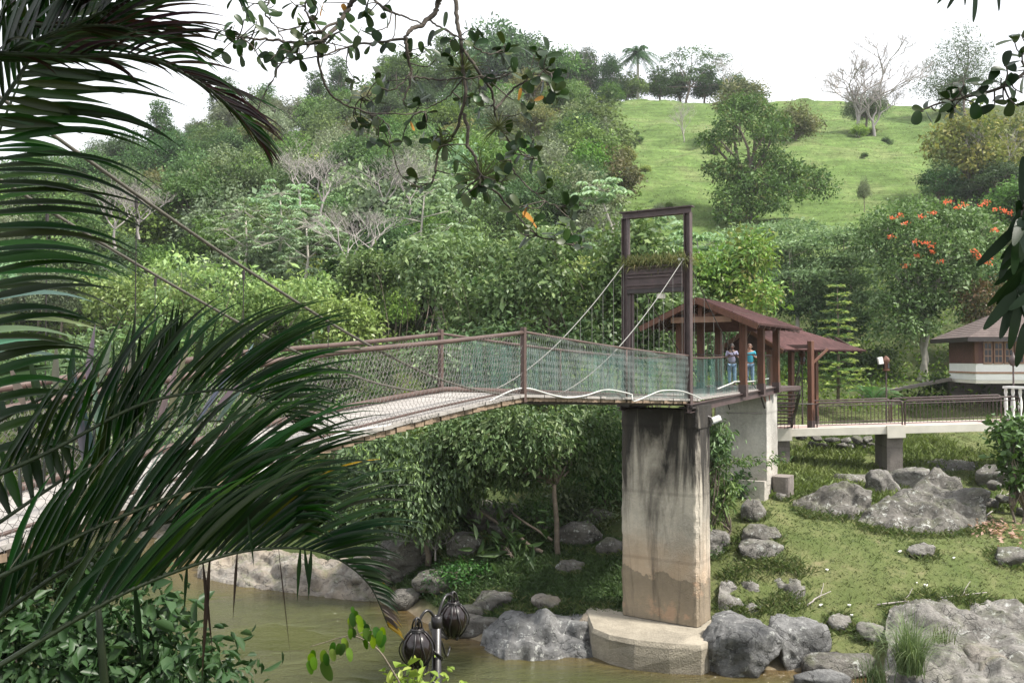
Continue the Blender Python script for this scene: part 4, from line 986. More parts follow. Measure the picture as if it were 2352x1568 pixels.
for c, sg in ((c1, -1), (c2, 1)):
    top = c + ZZ * .2; e = V3((lx.x, lx.y, lx.z - .05))
    pts = [e + (top - e) * f + ZZ * (.12 * math.sin(f * math.pi)) for f in np.linspace(0, 1, 10)]
    MB().tube(pts, .014, 6).build('bracket', M['iron'], lamp, True)
    pts = [e - ZZ * .3 + (c - e + ZZ * .1) * f * .8 + V3((0, 0, .10 * math.sin(f * 6))) for f in np.linspace(0, 1, 12)]
    MB().tube(pts, .010, 6).build('scroll', M['iron'], lamp, True)
MB().tube([(lx.x + .055 * math.cos(a), lx.y + .055 * math.sin(a), lx.z - .1 - a * .045) for a in np.linspace(0, 20, 80)], .008, 5).build('twisted_wire', M['iron'], lamp, True)

# ------------------------------------------------------------------ people on the ramp
def skin_obj(name, verts, edges, radii, mat, parent, sub=2, root=0):
    me = bpy.data.meshes.new(name); me.from_pydata([tuple(v) for v in verts], edges, []); me.materials.append(mat)
    o = obj(name, me, parent)
    sk = o.modifiers.new('skin', 'SKIN'); sk.use_smooth_shade = True
    if not me.skin_vertices: bpy.context.view_layer.update()
    if me.skin_vertices:
        for i, r in enumerate(radii):
            me.skin_vertices[0].data[i].radius = (r, r) if not hasattr(r, '__len__') else r
            me.skin_vertices[0].data[i].use_root = (i == root)
    s = o.modifiers.new('sub', 'SUBSURF'); s.levels = sub; s.render_levels = sub
    return o
def chain(vs, es, rs, start, pts, rad):
    i = start
    for p, r in zip(pts, rad):
        vs.append(p); rs.append(r); j = len(vs) - 1; es.append((i, j)); i = j
    return i
def person(label, pos, face, h, shirt, pants, hair, arm_up=True):
    k = h / 1.7; t = thing('person', label, 'person', pos)
    F = V3((math.cos(face), math.sin(face), 0)); R = V3((F.y, -F.x, 0))
    def w(r, f, z): return V3(pos) + R * r * k + F * f * k + ZZ * z * k
    skin = M['skin']
    def hand(vs, es, rs, i, wrist, d):
        d = d.normalized(); sd = d.cross(F).normalized() if abs(d.dot(F)) < .9 else R
        pc = wrist + d * .06 * k; vs.append(pc); rs.append((.034 * k, .02 * k)); es.append((i, len(vs) - 1)); c = len(vs) - 1
        for q, L in ((-1.5, .06), (-.5, .075), (.5, .08), (1.5, .07)):
            b = pc + d * .035 * k + sd * q * .017 * k
            chain(vs, es, rs, c, [b, b + d * L * .5 * k + F * .01 * k, b + d * L * .85 * k + F * .03 * k], [.0095 * k, .009 * k, .007 * k])
        chain(vs, es, rs, c, [pc + sd * .04 * k, pc + sd * .055 * k + d * .04 * k], [.011 * k, .009 * k])
    # body, one continuous surface
    vs = [w(0, 0, .93)]; rs = [(.14 * k, .10 * k)]; es = []
    ch = chain(vs, es, rs, 0, [w(0, 0, 1.08), w(0, .01, 1.25), w(0, 0, 1.40)], [(.12 * k, .09 * k), (.145 * k, .10 * k), (.13 * k, .085 * k)])
    nk = chain(vs, es, rs, ch, [w(0, .01, 1.47), w(0, .03, 1.53), w(0, .035, 1.61), w(0, .03, 1.665)], [.055 * k, .068 * k, .085 * k, .06 * k])
    chain(vs, es, rs, nk - 1, [w(0, .115, 1.585)], [.016 * k])
    arms = {}
    for sg in (-1, 1):
        el, wr = (w(sg * .25, .06, 1.14), w(sg * .16, .26, 1.22)) if not (arm_up and sg == 1) else (w(.27, .12, 1.16), w(.10, .17, 1.44))
        e = chain(vs, es, rs, ch, [w(sg * .18, 0, 1.39), el, wr], [.05 * k, .038 * k, .027 * k]); hand(vs, es, rs, e, wr, (wr - el)); arms[sg] = el
        chain(vs, es, rs, 0, [w(sg * .09, 0, .86), w(sg * .10, .02, .50), w(sg * .11, -.01, .09), w(sg * .12, .12, .03)], [.088 * k, .058 * k, .042 * k, .035 * k])
    skin_obj('body', vs, es, rs, skin, t)
    vs = [w(0, 0, .90)]; rs = [(.165 * k, .125 * k)]; es = []
    c = chain(vs, es, rs, 0, [w(0, .01, 1.08), w(0, .015, 1.26), w(0, 0, 1.41)], [(.15 * k, .115 * k), (.17 * k, .125 * k), (.14 * k, .095 * k)])
    for sg in (-1, 1):
        s_ = w(sg * .18, 0, 1.385); chain(vs, es, rs, c, [s_, s_.lerp(arms[sg], .8)], [.068 * k, .056 * k])
    skin_obj('shirt', vs, es, rs, shirt, t)
    vs = [w(0, 0, .92)]; rs = [(.155 * k, .118 * k)]; es = []
    for sg in (-1, 1): chain(vs, es, rs, 0, [w(sg * .09, 0, .84), w(sg * .10, .02, .50), w(sg * .11, 0, .10)], [.102 * k, .078 * k, .062 * k])
    skin_obj('trousers', vs, es, rs, pants, t)
    for sg in (-1, 1): MB().box(w(sg * .115, .05, .03), (.27 * k, .095 * k, .06 * k), (F, R, ZZ)).build('shoe', M['steel_dark'], t, False, .02)
    P, Fc = _ICO[3]; P = P * np.array([.098, .105, .115]) * k
    P = P[:, :]; o = obj('hair', fast_mesh('hair', P, Fc, hair, None, True), t); o.location = w(0, -.005, 1.625)
    for sg in (-1, 1):
        for nm, p, rr, mm in (('eye', w(sg * .03, .118, 1.615), .010, M['steel_dark']), ('ear', w(sg * .09, .03, 1.595), .022, skin)):
            Pe, Fe = _ICO[3]; e = obj(nm, fast_mesh(nm, Pe * rr * k, Fe, mm, None, True), t); e.location = p
    MB().box(w(0, .118, 1.55), (.012 * k, .045 * k, .01 * k), (F, R, ZZ)).build('mouth', M['redlip'], t)
M['skin'] = plain('skin', (0.30, 0.165, 0.11), .55, .1, 5, 0); M['skin_dark'] = plain('dark_skin', (0.11, 0.06, 0.04), .55, .1, 5, 0)
M['redlip'] = plain('lips', (0.25, 0.08, 0.07), .5, .1, 5, 0)
M['teal_cloth'] = plain('teal_shirt', (0.035, 0.30, 0.40), .8, .2, 12, .3); M['grey_cloth'] = plain('grey_lilac_shirt', (0.27, 0.26, 0.36), .8, .2, 12, .3)
M['jeans'] = plain('blue_jeans', (0.14, 0.22, 0.32), .85, .25, 12, .3); M['hair_dark'] = plain('dark_hair', (0.018, 0.013, 0.011), .5, .3, 30, .5); M['hair_brown'] = plain('brown_hair', (0.10, 0.05, 0.03), .5, .3, 30, .5)
pp = B(SPAN_T + 8.9, .95, -.93)
def on_ramp(u, off, s_lo=SPAN_T + 4, s_hi=RE):
    best = min(np.linspace(s_lo, s_hi, 200), key=lambda s: abs(1176 + 1960 * B(s, off).x / B(s, off).y - u)); return best
s_t = on_ramp(1722, 1.25); s_g = on_ramp(1680, 1.25)
person('person in teal top and jeans raising a hand to the face under the roof', V3(((1722 - 1176) / 1960 * 31.6, 31.6, -.92)), math.radians(-105), 1.52, M['teal_cloth'], M['jeans'], M['hair_brown'], True)
M['skin'] = M['skin_dark']
person('person in grey lilac top and jeans at the rail left of the teal one', V3(((1681 - 1176) / 1960 * 31.2, 31.2, -.92)), math.radians(-100), 1.52, M['grey_cloth'], M['jeans'], M['hair_dark'], False)
# ------------------------------------------------------------------ foliage generators
def unit(a): return a / (np.linalg.norm(a, axis=-1, keepdims=True) + 1e-9)
def leaves_geo(r, pos, dirs, L, Wd, fold=0.12, hexa=False, spin=None):
    """flat leaves from base points along dirs; 4-corner blades, or 6-corner ones when hexa"""
    n = len(pos); L = np.broadcast_to(np.asarray(L, float), (n,))[:, None]; Wd = np.broadcast_to(np.asarray(Wd, float), (n,))[:, None]
    up = unit(r.normal(size=(n, 3)) * .55 + np.array([0, 0, 1.0])) if spin is None else spin
    sd = unit(np.cross(dirs, up)); nn = np.cross(sd, dirs)
    if not hexa:
        a, c = pos, pos + dirs * L; m = pos + dirs * L * .45 + nn * L * fold
        V = np.stack([a, m + sd * Wd / 2, c, m - sd * Wd / 2], 1).reshape(-1, 3)
        F = np.arange(n)[:, None] * 4 + np.array([[0, 1, 2, 3]])
        return V, F, 4
    a = pos; c = pos + dirs * L - nn * L * .12
    m1 = pos + dirs * L * .32 + nn * L * fold; m2 = pos + dirs * L * .68 + nn * L * fold * .6
    V = np.stack([a, m1 + sd * Wd * .46, m2 + sd * Wd * .40, c, m2 - sd * Wd * .40, m1 - sd * Wd * .46], 1).reshape(-1, 3)
    b = np.arange(n)[:, None] * 6
    F = np.concatenate([b + np.array([[0, 1, 2, 3]]), b + np.array([[0, 3, 4, 5]])])
    return V, F, 6
def pal(r, n, cols, k_spray=None):
    c = np.array(cols); t = np.clip(r.normal(.5, .28, n), 0, .999) * (len(c) - 1); i = t.astype(int); f = (t - i)[:, None]
    return c[i] * (1 - f) + c[np.minimum(i + 1, len(c) - 1)] * f
def crown(name, seed, blobs, n, L, asp, cols, mat, droop=.25, spray=14, hexa=False, inner=.15, flat=False, sp_r=2.2, low=-.45, accents=None):
    """leaf sprays spread over and inside a set of lobes: (x, y, z, rx, ry, rz)"""
    r = np.random.default_rng(seed); Bs = np.array(blobs, float)
    wt = (Bs[:, 3] * Bs[:, 4] + Bs[:, 3] * Bs[:, 5]) ; wt /= wt.sum()
    ns = max(1, n // spray); bi = r.choice(len(Bs), ns, p=wt)
    d = unit(r.normal(size=(ns * 3, 3))); d = d[d[:, 2] > low][:ns]; bi = bi[:len(d)]; ns = len(d)
    rad = np.where(r.random(ns) < inner, r.uniform(.35, .8, ns), r.uniform(.80, 1.08, ns))
    rad *= 1 + .16 * np.sin(d[:, 0] * 5 + bi) * np.sin(d[:, 1] * 6 + bi * 2)
    sp = Bs[bi, :3] + d * Bs[bi, 3:] * rad[:, None]
    out = unit(d * np.array([1, 1, .6]))
    idx = np.repeat(np.arange(ns), spray); m = len(idx)
    off = r.normal(size=(m, 3)) * L * sp_r * .5
    if flat: off[:, 2] *= .45
    pos = sp[idx] + off
    sdir = unit(r.normal(size=(ns, 3)) * .7 + out * .7 + np.array([0, 0, .5]))
    dr = unit(out[idx] * .55 + unit(r.normal(size=(m, 3))) * .8 + np.array([0, 0, -droop * 1.6]))
    if flat: dr[:, 2] *= .6; dr = unit(dr)
    sz = L * np.clip(r.lognormal(-.05, .32, m), .45, 1.9)
    V, F, k = leaves_geo(r, pos, dr, sz, sz * asp, hexa=hexa, spin=unit(sdir[idx] + r.normal(size=(m, 3)) * .30))
    cs = pal(r, ns, cols)[idx] * r.uniform(.84, 1.18, m)[:, None]
    if accents:
        ac, fr = accents; pick = r.random(m) < fr; cs[pick] = np.array(ac) * r.uniform(.8, 1.2, pick.sum())[:, None]
    return fast_mesh(name, V, F, mat, np.repeat(cs, k, 0))
def limb(mb, r, a, b, r0, r1, bend=.12, n=6, sides=6):
    a, b = V3(a), V3(b); L = (b - a).length; o = V3((r.uniform(-1, 1), r.uniform(-1, 1), r.uniform(-.3, .6))) * L * bend
    mb.tube([a.lerp(b, f) + o * math.sin(f * math.pi) + V3((r.uniform(-1, 1), r.uniform(-1, 1), 0)) * L * .018 for f in [i / n for i in range(n + 1)]], [r0 + (r1 - r0) * i / n for i in range(n + 1)], sides)
def trunk_mesh(seed, base_h, blobs, r0, mat, fork=None, twigs=3, sides=6):
    r = random.Random(seed); mb = MB(); fork = V3(fork or (r.uniform(-.3, .3), r.uniform(-.3, .3), base_h))
    limb(mb, r, (0, 0, -.5), fork, r0, r0 * .7, .025, 7, sides + 2)
    for b in blobs:
        c = V3(b[:3]); limb(mb, r, fork, c, r0 * .5, r0 * .16, .12, 6, sides)
        for _ in range(twigs):
            e = c + V3((r.uniform(-1, 1) * b[3], r.uniform(-1, 1) * b[4], r.uniform(-.3, .9) * b[5])) * .8; limb(mb, r, fork.lerp(c, r.uniform(.5, .95)), e, r0 * .16, r0 * .05, .12, 4, 4)
    return mb.mesh('trunk', mat, True)
def lobes(seed, R, Hc, n, z0, squash=.7):
    r = random.Random(seed); out = []
    for i in range(n):
        a = i * 2.4 + r.uniform(-.4, .4); q = R * (.62 * math.sqrt((i + .3) / n)); s = R * r.uniform(.24, .44)
        out.append((q * math.cos(a), q * math.sin(a), z0 + Hc * r.uniform(.25, .85) * (1.1 - .5 * q / R), s, s, s * squash * r.uniform(.8, 1.15)))
    return out
def bare_mesh(seed, h, spread, mat, levels=5, r0=.16, up=.75, taper=.62):
    r = random.Random(seed); mb = MB()
    def grow(p, d, L, rad, lv):
        q = p + d * L; m = p.lerp(q, .5) + V3((r.uniform(-1, 1), r.uniform(-1, 1), r.uniform(-.5, 1))) * L * .07
        mb.tube([p, m, q], [rad, rad * .82, rad * .66], 5 if lv < 2 else 3, False)
        if lv >= levels: return
        for k in range(r.choice((2, 3, 3)) if lv else 4):
            nd_ = (d * r.uniform(.55, 1) + V3((r.uniform(-1, 1), r.uniform(-1, 1), r.uniform(-.25, up))) * spread).normalized()
            grow(q if k else m.lerp(q, r.uniform(.3, 1)), nd_, L * r.uniform(.62, .86), rad * taper, lv + 1)
    grow(V3((0, 0, -.4)), V3((r.uniform(-.1, .1), r.uniform(-.1, .1), 1)).normalized(), h * .27, r0, 0)
    return mb.mesh('branches', mat, True)
def place(name, label, cat, parts, loc, s=1.0, rz=0.0, group=None, kind=None):
    t = thing(name, label, cat, loc, group, local=True); t.scale = (s, s, s) if not hasattr(s, '__len__') else s; t.rotation_euler = (0, 0, rz)
    for nm, me in parts: obj(nm, me, t)
    return t

_DUMMY = None
GREEN = [(.030, .062, .014), (.056, .105, .024), (.095, .150, .036)]
DARK = [(.018, .040, .012), (.034, .068, .020), (.060, .105, .032)]
LIME = [(.062, .105, .018), (.115, .165, .030), (.190, .230, .055)]
PALE = [(.055, .092, .044), (.098, .150, .080), (.165, .225, .130)]
BLUE = [(.060, .105, .044), (.105, .165, .075), (.165, .225, .115)]
RUST = [(.042, .058, .018), (.080, .090, .028), (.125, .115, .040)]
GREYG = [(.050, .070, .036), (.090, .115, .062), (.150, .175, .105)]

# prototypes, each used many times
PROTO = {}
def proto(key, seed, R, h, nb, n, L, asp, cols, mat='leaf', squash=.75, bark='bark', droop=.25, **kw):
    bl = lobes(seed, R, h - R * .9, nb, R * .35 + h * .12, squash); bl.append((0, 0, h - R * .55, R * .5, R * .5, R * .45))
    PROTO.setdefault(key, []).append((trunk_mesh(seed, h * .33, bl, .05 + h * .017, M[bark]), crown('crown', seed, bl, n, L, asp, cols, M[mat], droop, **kw), h, R))
for i in range(3): proto('green', 10 + i, 3.4, 7.5, 16 + i, 8500, .29, .5, GREEN)
for i in range(2): proto('dark', 20 + i, 3.6, 8.5, 17, 8500, .28, .45, DARK)
for i in range(2): proto('lime', 30 + i, 2.8, 5.5, 14, 6200, .28, .5, LIME)
for i in range(2): proto('grey', 40 + i, 3.6, 8.0, 16, 8500, .26, .45, GREYG, 'leaf_soft')
for i in range(2): proto('rust', 50 + i, 3.2, 7.0, 14, 7000, .28, .5, RUST)
for i in range(2): proto('pale', 60 + i, 3.6, 7.0, 10, 3000, .42, .62, PALE, 'leaf', .45, 'bark_pale', .15, spray=9)
for i in range(2): proto('tall', 70 + i, 2.6, 11.5, 18, 7000, .32, .5, DARK[:2] + GREEN[1:2])
for i in range(2): PROTO.setdefault('bare', []).append((None, bare_mesh(80 + i, 8, .62, M['bark_bare'], 6, .12), 8, 3))
for i in range(2): PROTO.setdefault('twiggy', []).append((None, bare_mesh(90 + i, 8, .78, M['bark_bare'], 7, .15, .95, .68), 8, 3))
KN = {'green': 'rounded mid green tree', 'dark': 'dense dark green tree', 'lime': 'yellowish green bushy tree', 'grey': 'soft grey green tree', 'rust': 'olive brown tinged tree', 'pale': 'pale large leaved tree', 'tall': 'tall narrow dark tree', 'bare': 'leafless grey tree'}
def tree(key, x, y, h, label=None, group=None, rz=None, widen=1.0, name=None, z=None):
    ps = PROTO[key]; tm, cm, h0, R0 = ps[int(rng.integers(len(ps)))]; s = h / h0
    parts = ([('trunk', tm), ('crown', cm)] if tm else [('branches', cm)])
    return place(name or ('bare_tree' if key in ('bare', 'twiggy') else 'broadleaf_tree'), label, 'tree', parts, (x, y, (h1(x, y) if z is None else z) - .1), (s * widen, s * widen, s), rng.uniform(0, 6.28) if rz is None else rz, group)

# forest on the left hillside, sown evenly as the eye sees it
BAND = [(0, 62, 'at the hill foot'), (62, 95, 'low on the hill'), (95, 135, 'midway up the hill'), (135, 400, 'near the hilltop')]
ZONE = [(330, 'behind the left palm'), (620, 'left of the bare trees'), (900, 'around the bare trees'), (1150, 'left of the hanging branch'), (9999, 'towards the pasture')]
FOREST = []
fr = np.random.default_rng(99)
PAT = {0: ['pale', 'lime', 'green', 'lime', 'green', 'green', 'dark'], 1: ['green', 'pale', 'grey', 'dark', 'green', 'green', 'lime'], 2: ['dark', 'green', 'grey', 'dark', 'green', 'rust'], 3: ['grey', 'green', 'dark', 'tall', 'grey', 'rust', 'green']}
v = 236.0; row = 0
while v < 800:
    step_u = 60 + (v - 236) * .06
    u = -120 + (row % 2) * step_u / 2
    while u < 1500:
        uu, vv = u + fr.uniform(-.3, .3) * step_u, v + fr.uniform(-12, 12)
        u += step_u
        hit = ground_hit(uu, vv)
        if hit is None:
            hit = None
            if 236 <= v < 520:      # just over the local crest: the skyline row
                t_ = (uu - 1176) / 1960; zc = [float(H([t_ * y], [y])[0]) / y for y in (110, 130, 150, 165, 178)]; e_ = (828 - vv) / 1960
                if max(zc) > e_ - .022: hit = (t_ * 172, 172)
        if hit is None: continue
        x, y = hit
        if uu > 1385 - (60 if y > 120 else 0) and y > 70 and uu < 2150: continue     # the open pasture
        if 1130 < uu < 1330 and 95 < y < 112: continue                               # a gap with bare soil
        b = next(i for i, (a, c, _) in enumerate(BAND) if a <= y < c)
        key = PAT[b][int(fr.integers(len(PAT[b])))]
        h = {'green': 7.5, 'dark': 8.5, 'lime': 5.5, 'grey': 8, 'rust': 7, 'pale': 7, 'tall': 11.5, 'bare': 8}[key] * fr.uniform(.78, 1.2) * (1 if y > 75 else .8)
        if y > 160: h *= 1.12
        zone = next(z_ for lim, z_ in ZONE if uu < lim)
        FOREST.append((KN[key] + ' ' + BAND[b][2] + ' ' + zone, uu, tree(key, x, y, h, None, 'forest trees on the left hillside', widen=fr.uniform(.9, 1.15))))
    v += 34 + (v - 236) * .018; row += 1

ORD = ['leftmost', 'second', 'third', 'fourth', 'fifth', 'sixth', 'seventh', 'eighth', 'ninth', 'tenth', 'eleventh', 'twelfth', 'thirteenth', 'fourteenth', 'fifteenth', 'sixteenth', 'seventeenth', 'eighteenth', 'nineteenth', 'twentieth']
for lab in sorted({f[0] for f in FOREST}):
    same = sorted([f for f in FOREST if f[0] == lab], key=lambda f: f[1])
    for i, f in enumerate(same):
        f[2]['label'] = lab if len(same) == 1 else lab + (', leftmost' if i == 0 else ', rightmost' if i == len(same) - 1 else ', %s from left' % ORD[i])
# trees of their own on the hill and the ridge
def own(key, u, vb, d, hpx, label, widen=1.0, name=None):
    p = Q(u, vb, d)
    if d > 160 and key != 'bare': hpx *= 1.3; p.z -= hpx / 1960 * d * .24; widen *= 1.1
    return tree(key, p.x, p.y, hpx / 1960 * d, label, None, None, widen, name, z=p.z)
own('dark', 1135, 235, 172, 200, 'tallest dark tree on the skyline above the hanging branch', .9)
own('dark', 1205, 225, 172, 150, 'broad dark tree on the skyline right of the tallest one', 1.1)
own('green', 1300, 235, 170, 130, 'rounded tree on the ridge left of the royal palm', .8)
own('tall', 1350, 232, 170, 125, 'slim tree on the ridge just left of the royal palm', .8)
own('dark', 1400, 228, 168, 110, 'narrow dark tree touching the royal palm on the ridge', .6)
own('bare', 1330, 235, 170, 160, 'leafless pale tree rising on the ridge left of the royal palm', .8)
own('green', 1400, 262, 150, 76, 'low round bush on the brow of the pasture below the royal palm', 1.2)
own('bare', 1672, 232, 165, 130, 'leafless pale tree on the ridge right of the umbrella tree', 1.0)
own('tall', 1515, 232, 172, 80, 'dark bush at the left foot of the umbrella tree on the ridge', 1.4)
own('green', 1440, 232, 172, 70, 'low bush between the slim tree and the royal palm on the ridge', 1.3)
own('tall', 1560, 234, 174, 70, 'dark undergrowth tree right behind the umbrella tree trunk', 1.5)
own('dark', 1680, 236, 172, 70, 'dark bush on the ridge at the foot of the leafless tree', 1.3)
own('grey', 1320, 235, 172, 80, 'grey bush on the ridge below the leafless pale tree', 1.3)
own('tall', 1620, 232, 172, 80, 'dark bush at the right foot of the umbrella tree on the ridge', 1.4)
own('dark', 930, 270, 165, 150, 'spreading dark tree on the skyline behind the hanging branch', 1.2)
own('green', 1365, 420, 108, 200, 'big soft green tree at the left edge of the pasture', 1.3)
own('rust', 1405, 500, 88, 165, 'golden tinged round tree at the lower left edge of the pasture', 1.15)
own('rust', 1430, 420, 100, 90, 'reddish tipped tree just behind the golden round tree', .9)
own('bare', 1570, 330, 128, 105, 'small leafless shrub tree alone on the upper pasture', 1.1)
own('rust', 1830, 360, 120, 130, 'brown leaved tree behind the big pasture tree on its right', 1.0)
own('rust', 1700, 300, 125, 125, 'yellowish crowned tree topping the big pasture tree', 1.2)
own('twiggy', 1968, 312, 130, 235, 'large leafless grey tree standing alone on the right of the pasture', 1.15)
own('twiggy', 2010, 316, 129, 180, 'second leafless grey trunk beside the large lone bare tree', 1.2)
own('grey', 1990, 300, 133, 95, 'vine covered grey green bush behind the lone bare tree', 1.4)
own('lime', 1975, 322, 127, 40, 'small green bush at the foot of the lone bare tree', 1.2)
own('dark', 2035, 346, 122, 34, 'tiny dark bush right of the lone bare tree', 1.2)
own('tall', 2195, 300, 150, 130, 'dark tree on the ridge below the tall airy pine', 1.2)
own('rust', 2235, 500, 92, 260, 'tall sparse yellow brown tree with pale trunk above the red flowering tree', 1.0)
own('rust', 2330, 480, 96, 235, 'sparse golden tree at the right edge of the pasture', 1.0)
own('dark', 2160, 490, 90, 120, 'dark shrub mass left below the sparse yellow brown tree', 1.2)
own('dark', 2290, 500, 88, 140, 'dark shrub mass right below the sparse yellow brown tree', 1.3)
own('green', 2345, 560, 78, 160, 'green bush at the right edge beside the red flowering tree', 1.3)
own('dark', 2215, 500, 94, 110, 'dark bush between the two shrub masses above the red flowers', 1.2)
own('lime', 1640, 360, 118, 40, 'small olive bush left of the big pasture tree', 1.2)
own('grey', 1985, 480, 86, 80, 'thin feathery sapling on the lower pasture', .5)
own('bare', 2275, 480, 90, 230, 'leafless pale branching tree at the far right of the pasture', .8)

# big many-crowned tree in the pasture
def bespoke(name, label, u, vb, d, blobs_px, n, L, asp, cols, mat='leaf', r0=.3, seed=1, fork_px=None, bark='bark', extra=None, twigs=3, **kw):
    """lobes given as (u, v, r_px wide, r_px high, depth offset) about the base point"""
    base = Q(u, vb, d); k = d / 1960; bl = []; BS = .80 if name == 'pasture_tree' else 1.0
    for b in blobs_px:
        p = Q(b[0], b[1], d) - base; bl.append((p.x, p.y + (b[4] if len(b) > 4 else 0), p.z, b[2] * k * BS, b[2] * k * .85 * BS, b[3] * k * BS))
    fk = None
    if fork_px: fk = Q(*fork_px, d) - base
    t = place(name, label, 'tree', [('trunk', trunk_mesh(seed, 1.5, bl, r0, M[bark], fk, twigs)), ('crown', crown('crown', seed, bl, n, L, asp, cols, M[mat], **kw))], base)
    if extra: extra(t, bl)
    return t
bespoke('pasture_tree', 'big dark green many crowned tree in the middle of the pasture', 1722, 515, 87,
   [(1725,250,62,42,1),(1680,290,48,34,-1),(1780,300,45,45,0),(1650,330,38,26,-1),(1745,320,40,30,-2),(1700,235,40,28,2),(1625,320,30,18,0),(1760,370,55,34,0),(1670,405,52,36,-1),(1790,400,50,36,-1),(1725,440,70,40,-2),(1790,455,55,36,-2),(1670,465,55,34,-2),(1850,420,60,40,0),(1900,430,35,34,1),(1740,485,60,26,-3),(1660,505,40,20,-3),(1640,390,28,20,0)],
   20000, .31, .5, [DARK[1], GREEN[0], GREEN[1], GREEN[1], RUST[1]], mat='leaf_fix', r0=.42, seed=5, fork_px=(1720, 420))

# umbrella tree on the ridge
bespoke('umbrella_tree', 'flat topped dark umbrella tree on the ridge beside the royal palm', 1575, 232, 170,
   [(1545,135,30,10),(1590,125,40,12),(1640,140,38,11),(1560,160,35,9),(1620,165,40,10),(1585,190,45,12),(1530,200,26,12),(1650,195,30,12)],
   5200, .38, .45, DARK, r0=.3, seed=8, fork_px=(1585, 200), flat=True)
# tall airy pine at the right
bespoke('airy_pine', 'tall airy pine on the skyline at the upper right', 2215, 330, 140,
   [(2215,75,22,16),(2190,110,30,14),(2240,115,32,14),(2165,150,36,13),(2250,150,30,16),(2215,140,25,20),(2205,180,50,14),(2140,200,40,12),(2265,190,30,16),(2160,225,30,12)],
   9500, .42, .22, DARK, 'leaf_soft', r0=.22, seed=9, fork_px=(2215, 180), sp_r=3.2)

def royal_palm():
    d = 170; base = Q(1465, 226, d); top = Q(1465, 122, d) - base; r = random.Random(4); k = d / 1960
    mb = MB(); mb.tube([(0, 0, -.5), top * .3, top * .6, top * .9, top], [.3, .26, .28, .22, .16], 8)
    cr = []; cf = []; mbf = MB()
    for i in range(30):
        a = i * 2.4; el = r.uniform(-.6, 1.25); L = r.uniform(3.6, 4.6); pts = []
        for j in range(9):
            f = j / 8; rr = L * math.cos(el) * f + .3 * f; pts.append(V3((math.cos(a) * rr, math.sin(a) * rr, top.z + L * math.sin(el) * f - 2.4 * f * f * (1.2 if el > 0 else .7))))
        for j in range(8):
            for q in range(3):
                p = pts[j].lerp(pts[j + 1], q / 3); t = (pts[j + 1] - pts[j]).normalized(); sd = t.cross(ZZ).normalized()
                for sg in (-1, 1):
                    e = p + (sd * sg * .8 + t * .5 - ZZ * r.uniform(.2, .8)) * .85; w = t * .09
                    mbf.add([p - w, p + w, e + w * .3, e - w * .3], [(0, 1, 2, 3)])
    me = mbf.mesh('fronds', M['leaf']); n = len(me.vertices); ca = me.color_attributes.new('Col', 'FLOAT_COLOR', 'POINT')
    c4 = np.ones((n, 4), np.float32); c4[:, :3] = np.array((.038, .075, .030)) * np.repeat(rng.uniform(.7, 1.3, n // 4), 4)[:, None]; ca.data.foreach_set('color', c4.ravel())
    place('royal_palm', 'single royal palm with drooping crown on the ridge skyline', 'palm tree', [('trunk', mb.mesh('trunk', M['bark_pale'], True)), ('fronds', me)], base)
royal_palm()

# feathery mimosa thicket: three layered flat crowns
def layered(label, u, vb, d, tiers, n, seed):
    return bespoke('mimosa_tree', label, u, vb, d, tiers, int(n * 2.0), .28, .34, BLUE, 'leaf_fix', r0=.16, seed=seed, fork_px=(u, vb - 70), bark='bark_pale', flat=True, sp_r=3.4, twigs=5, droop=.1, low=-.2)
layered('left feathery blue green mimosa behind the gable roof', 1710, 730, 62, [(1690,560,60,12),(1740,540,70,12),(1700,600,70,13),(1760,590,60,12,-1),(1690,650,60,13),(1750,640,70,14,-1),(1720,690,60,14)], 5200, 3)
layered('middle feathery blue green mimosa between the roofs and the red flowers', 1830, 760, 60, [(1830,520,70,13,2),(1870,555,70,13),(1800,575,80,14,-1),(1880,610,80,14),(1820,640,80,14,-1),(1880,670,70,14),(1830,700,70,14)], 6200, 6)
layered('right feathery mimosa left of the red flowering tree', 1950, 770, 59, [(1940,545,50,12),(1960,600,60,13),(1930,650,60,14),(1970,690,55,14),(1930,730,60,16)], 4600, 7)
# flame tree
def flowers(t, bl):
    r = np.random.default_rng(12); base = t.location
    spots = [(2020,490),(1995,505),(2035,512),(2060,500),(2115,470),(2130,462),(2165,470),(2090,490),(2200,470),(2215,465),(2250,485),(2265,492),(2240,480),(2000,545),(2030,610),(2085,570),(2095,575),(2200,590),(2215,595),(2220,602),(2180,580),(2195,585),(2110,598),(2050,555),(2145,480),(2060,590),(2235,530),(2075,560)]
    for (u, v) in spots:
        p = Q(u + r.uniform(-3, 3), v + r.uniform(-3, 3), 55) - base; p.y -= 2.6 + r.uniform(0, .6)
        p = V3((p.x * (55 - 2.9) / 55, p.y, (p.z + base.z) * (55 - 2.9) / 55 - base.z))
        m = 18; pos = np.array(p)[None] + r.normal(size=(m, 3)) * np.array([.12, .10, .06]); dr = unit(r.normal(size=(m, 3)) + np.array([0, -.2, .9]))
        V, F, k = leaves_geo(r, pos, dr, r.uniform(.10, .18, m), .10)
        cs = np.array((.80, .16, .055))[None] * r.uniform(.7, 1.25, m)[:, None]
        obj('flower_cluster', fast_mesh('flower_cluster', V, F, M['petal'], np.repeat(cs, k, 0)), t)
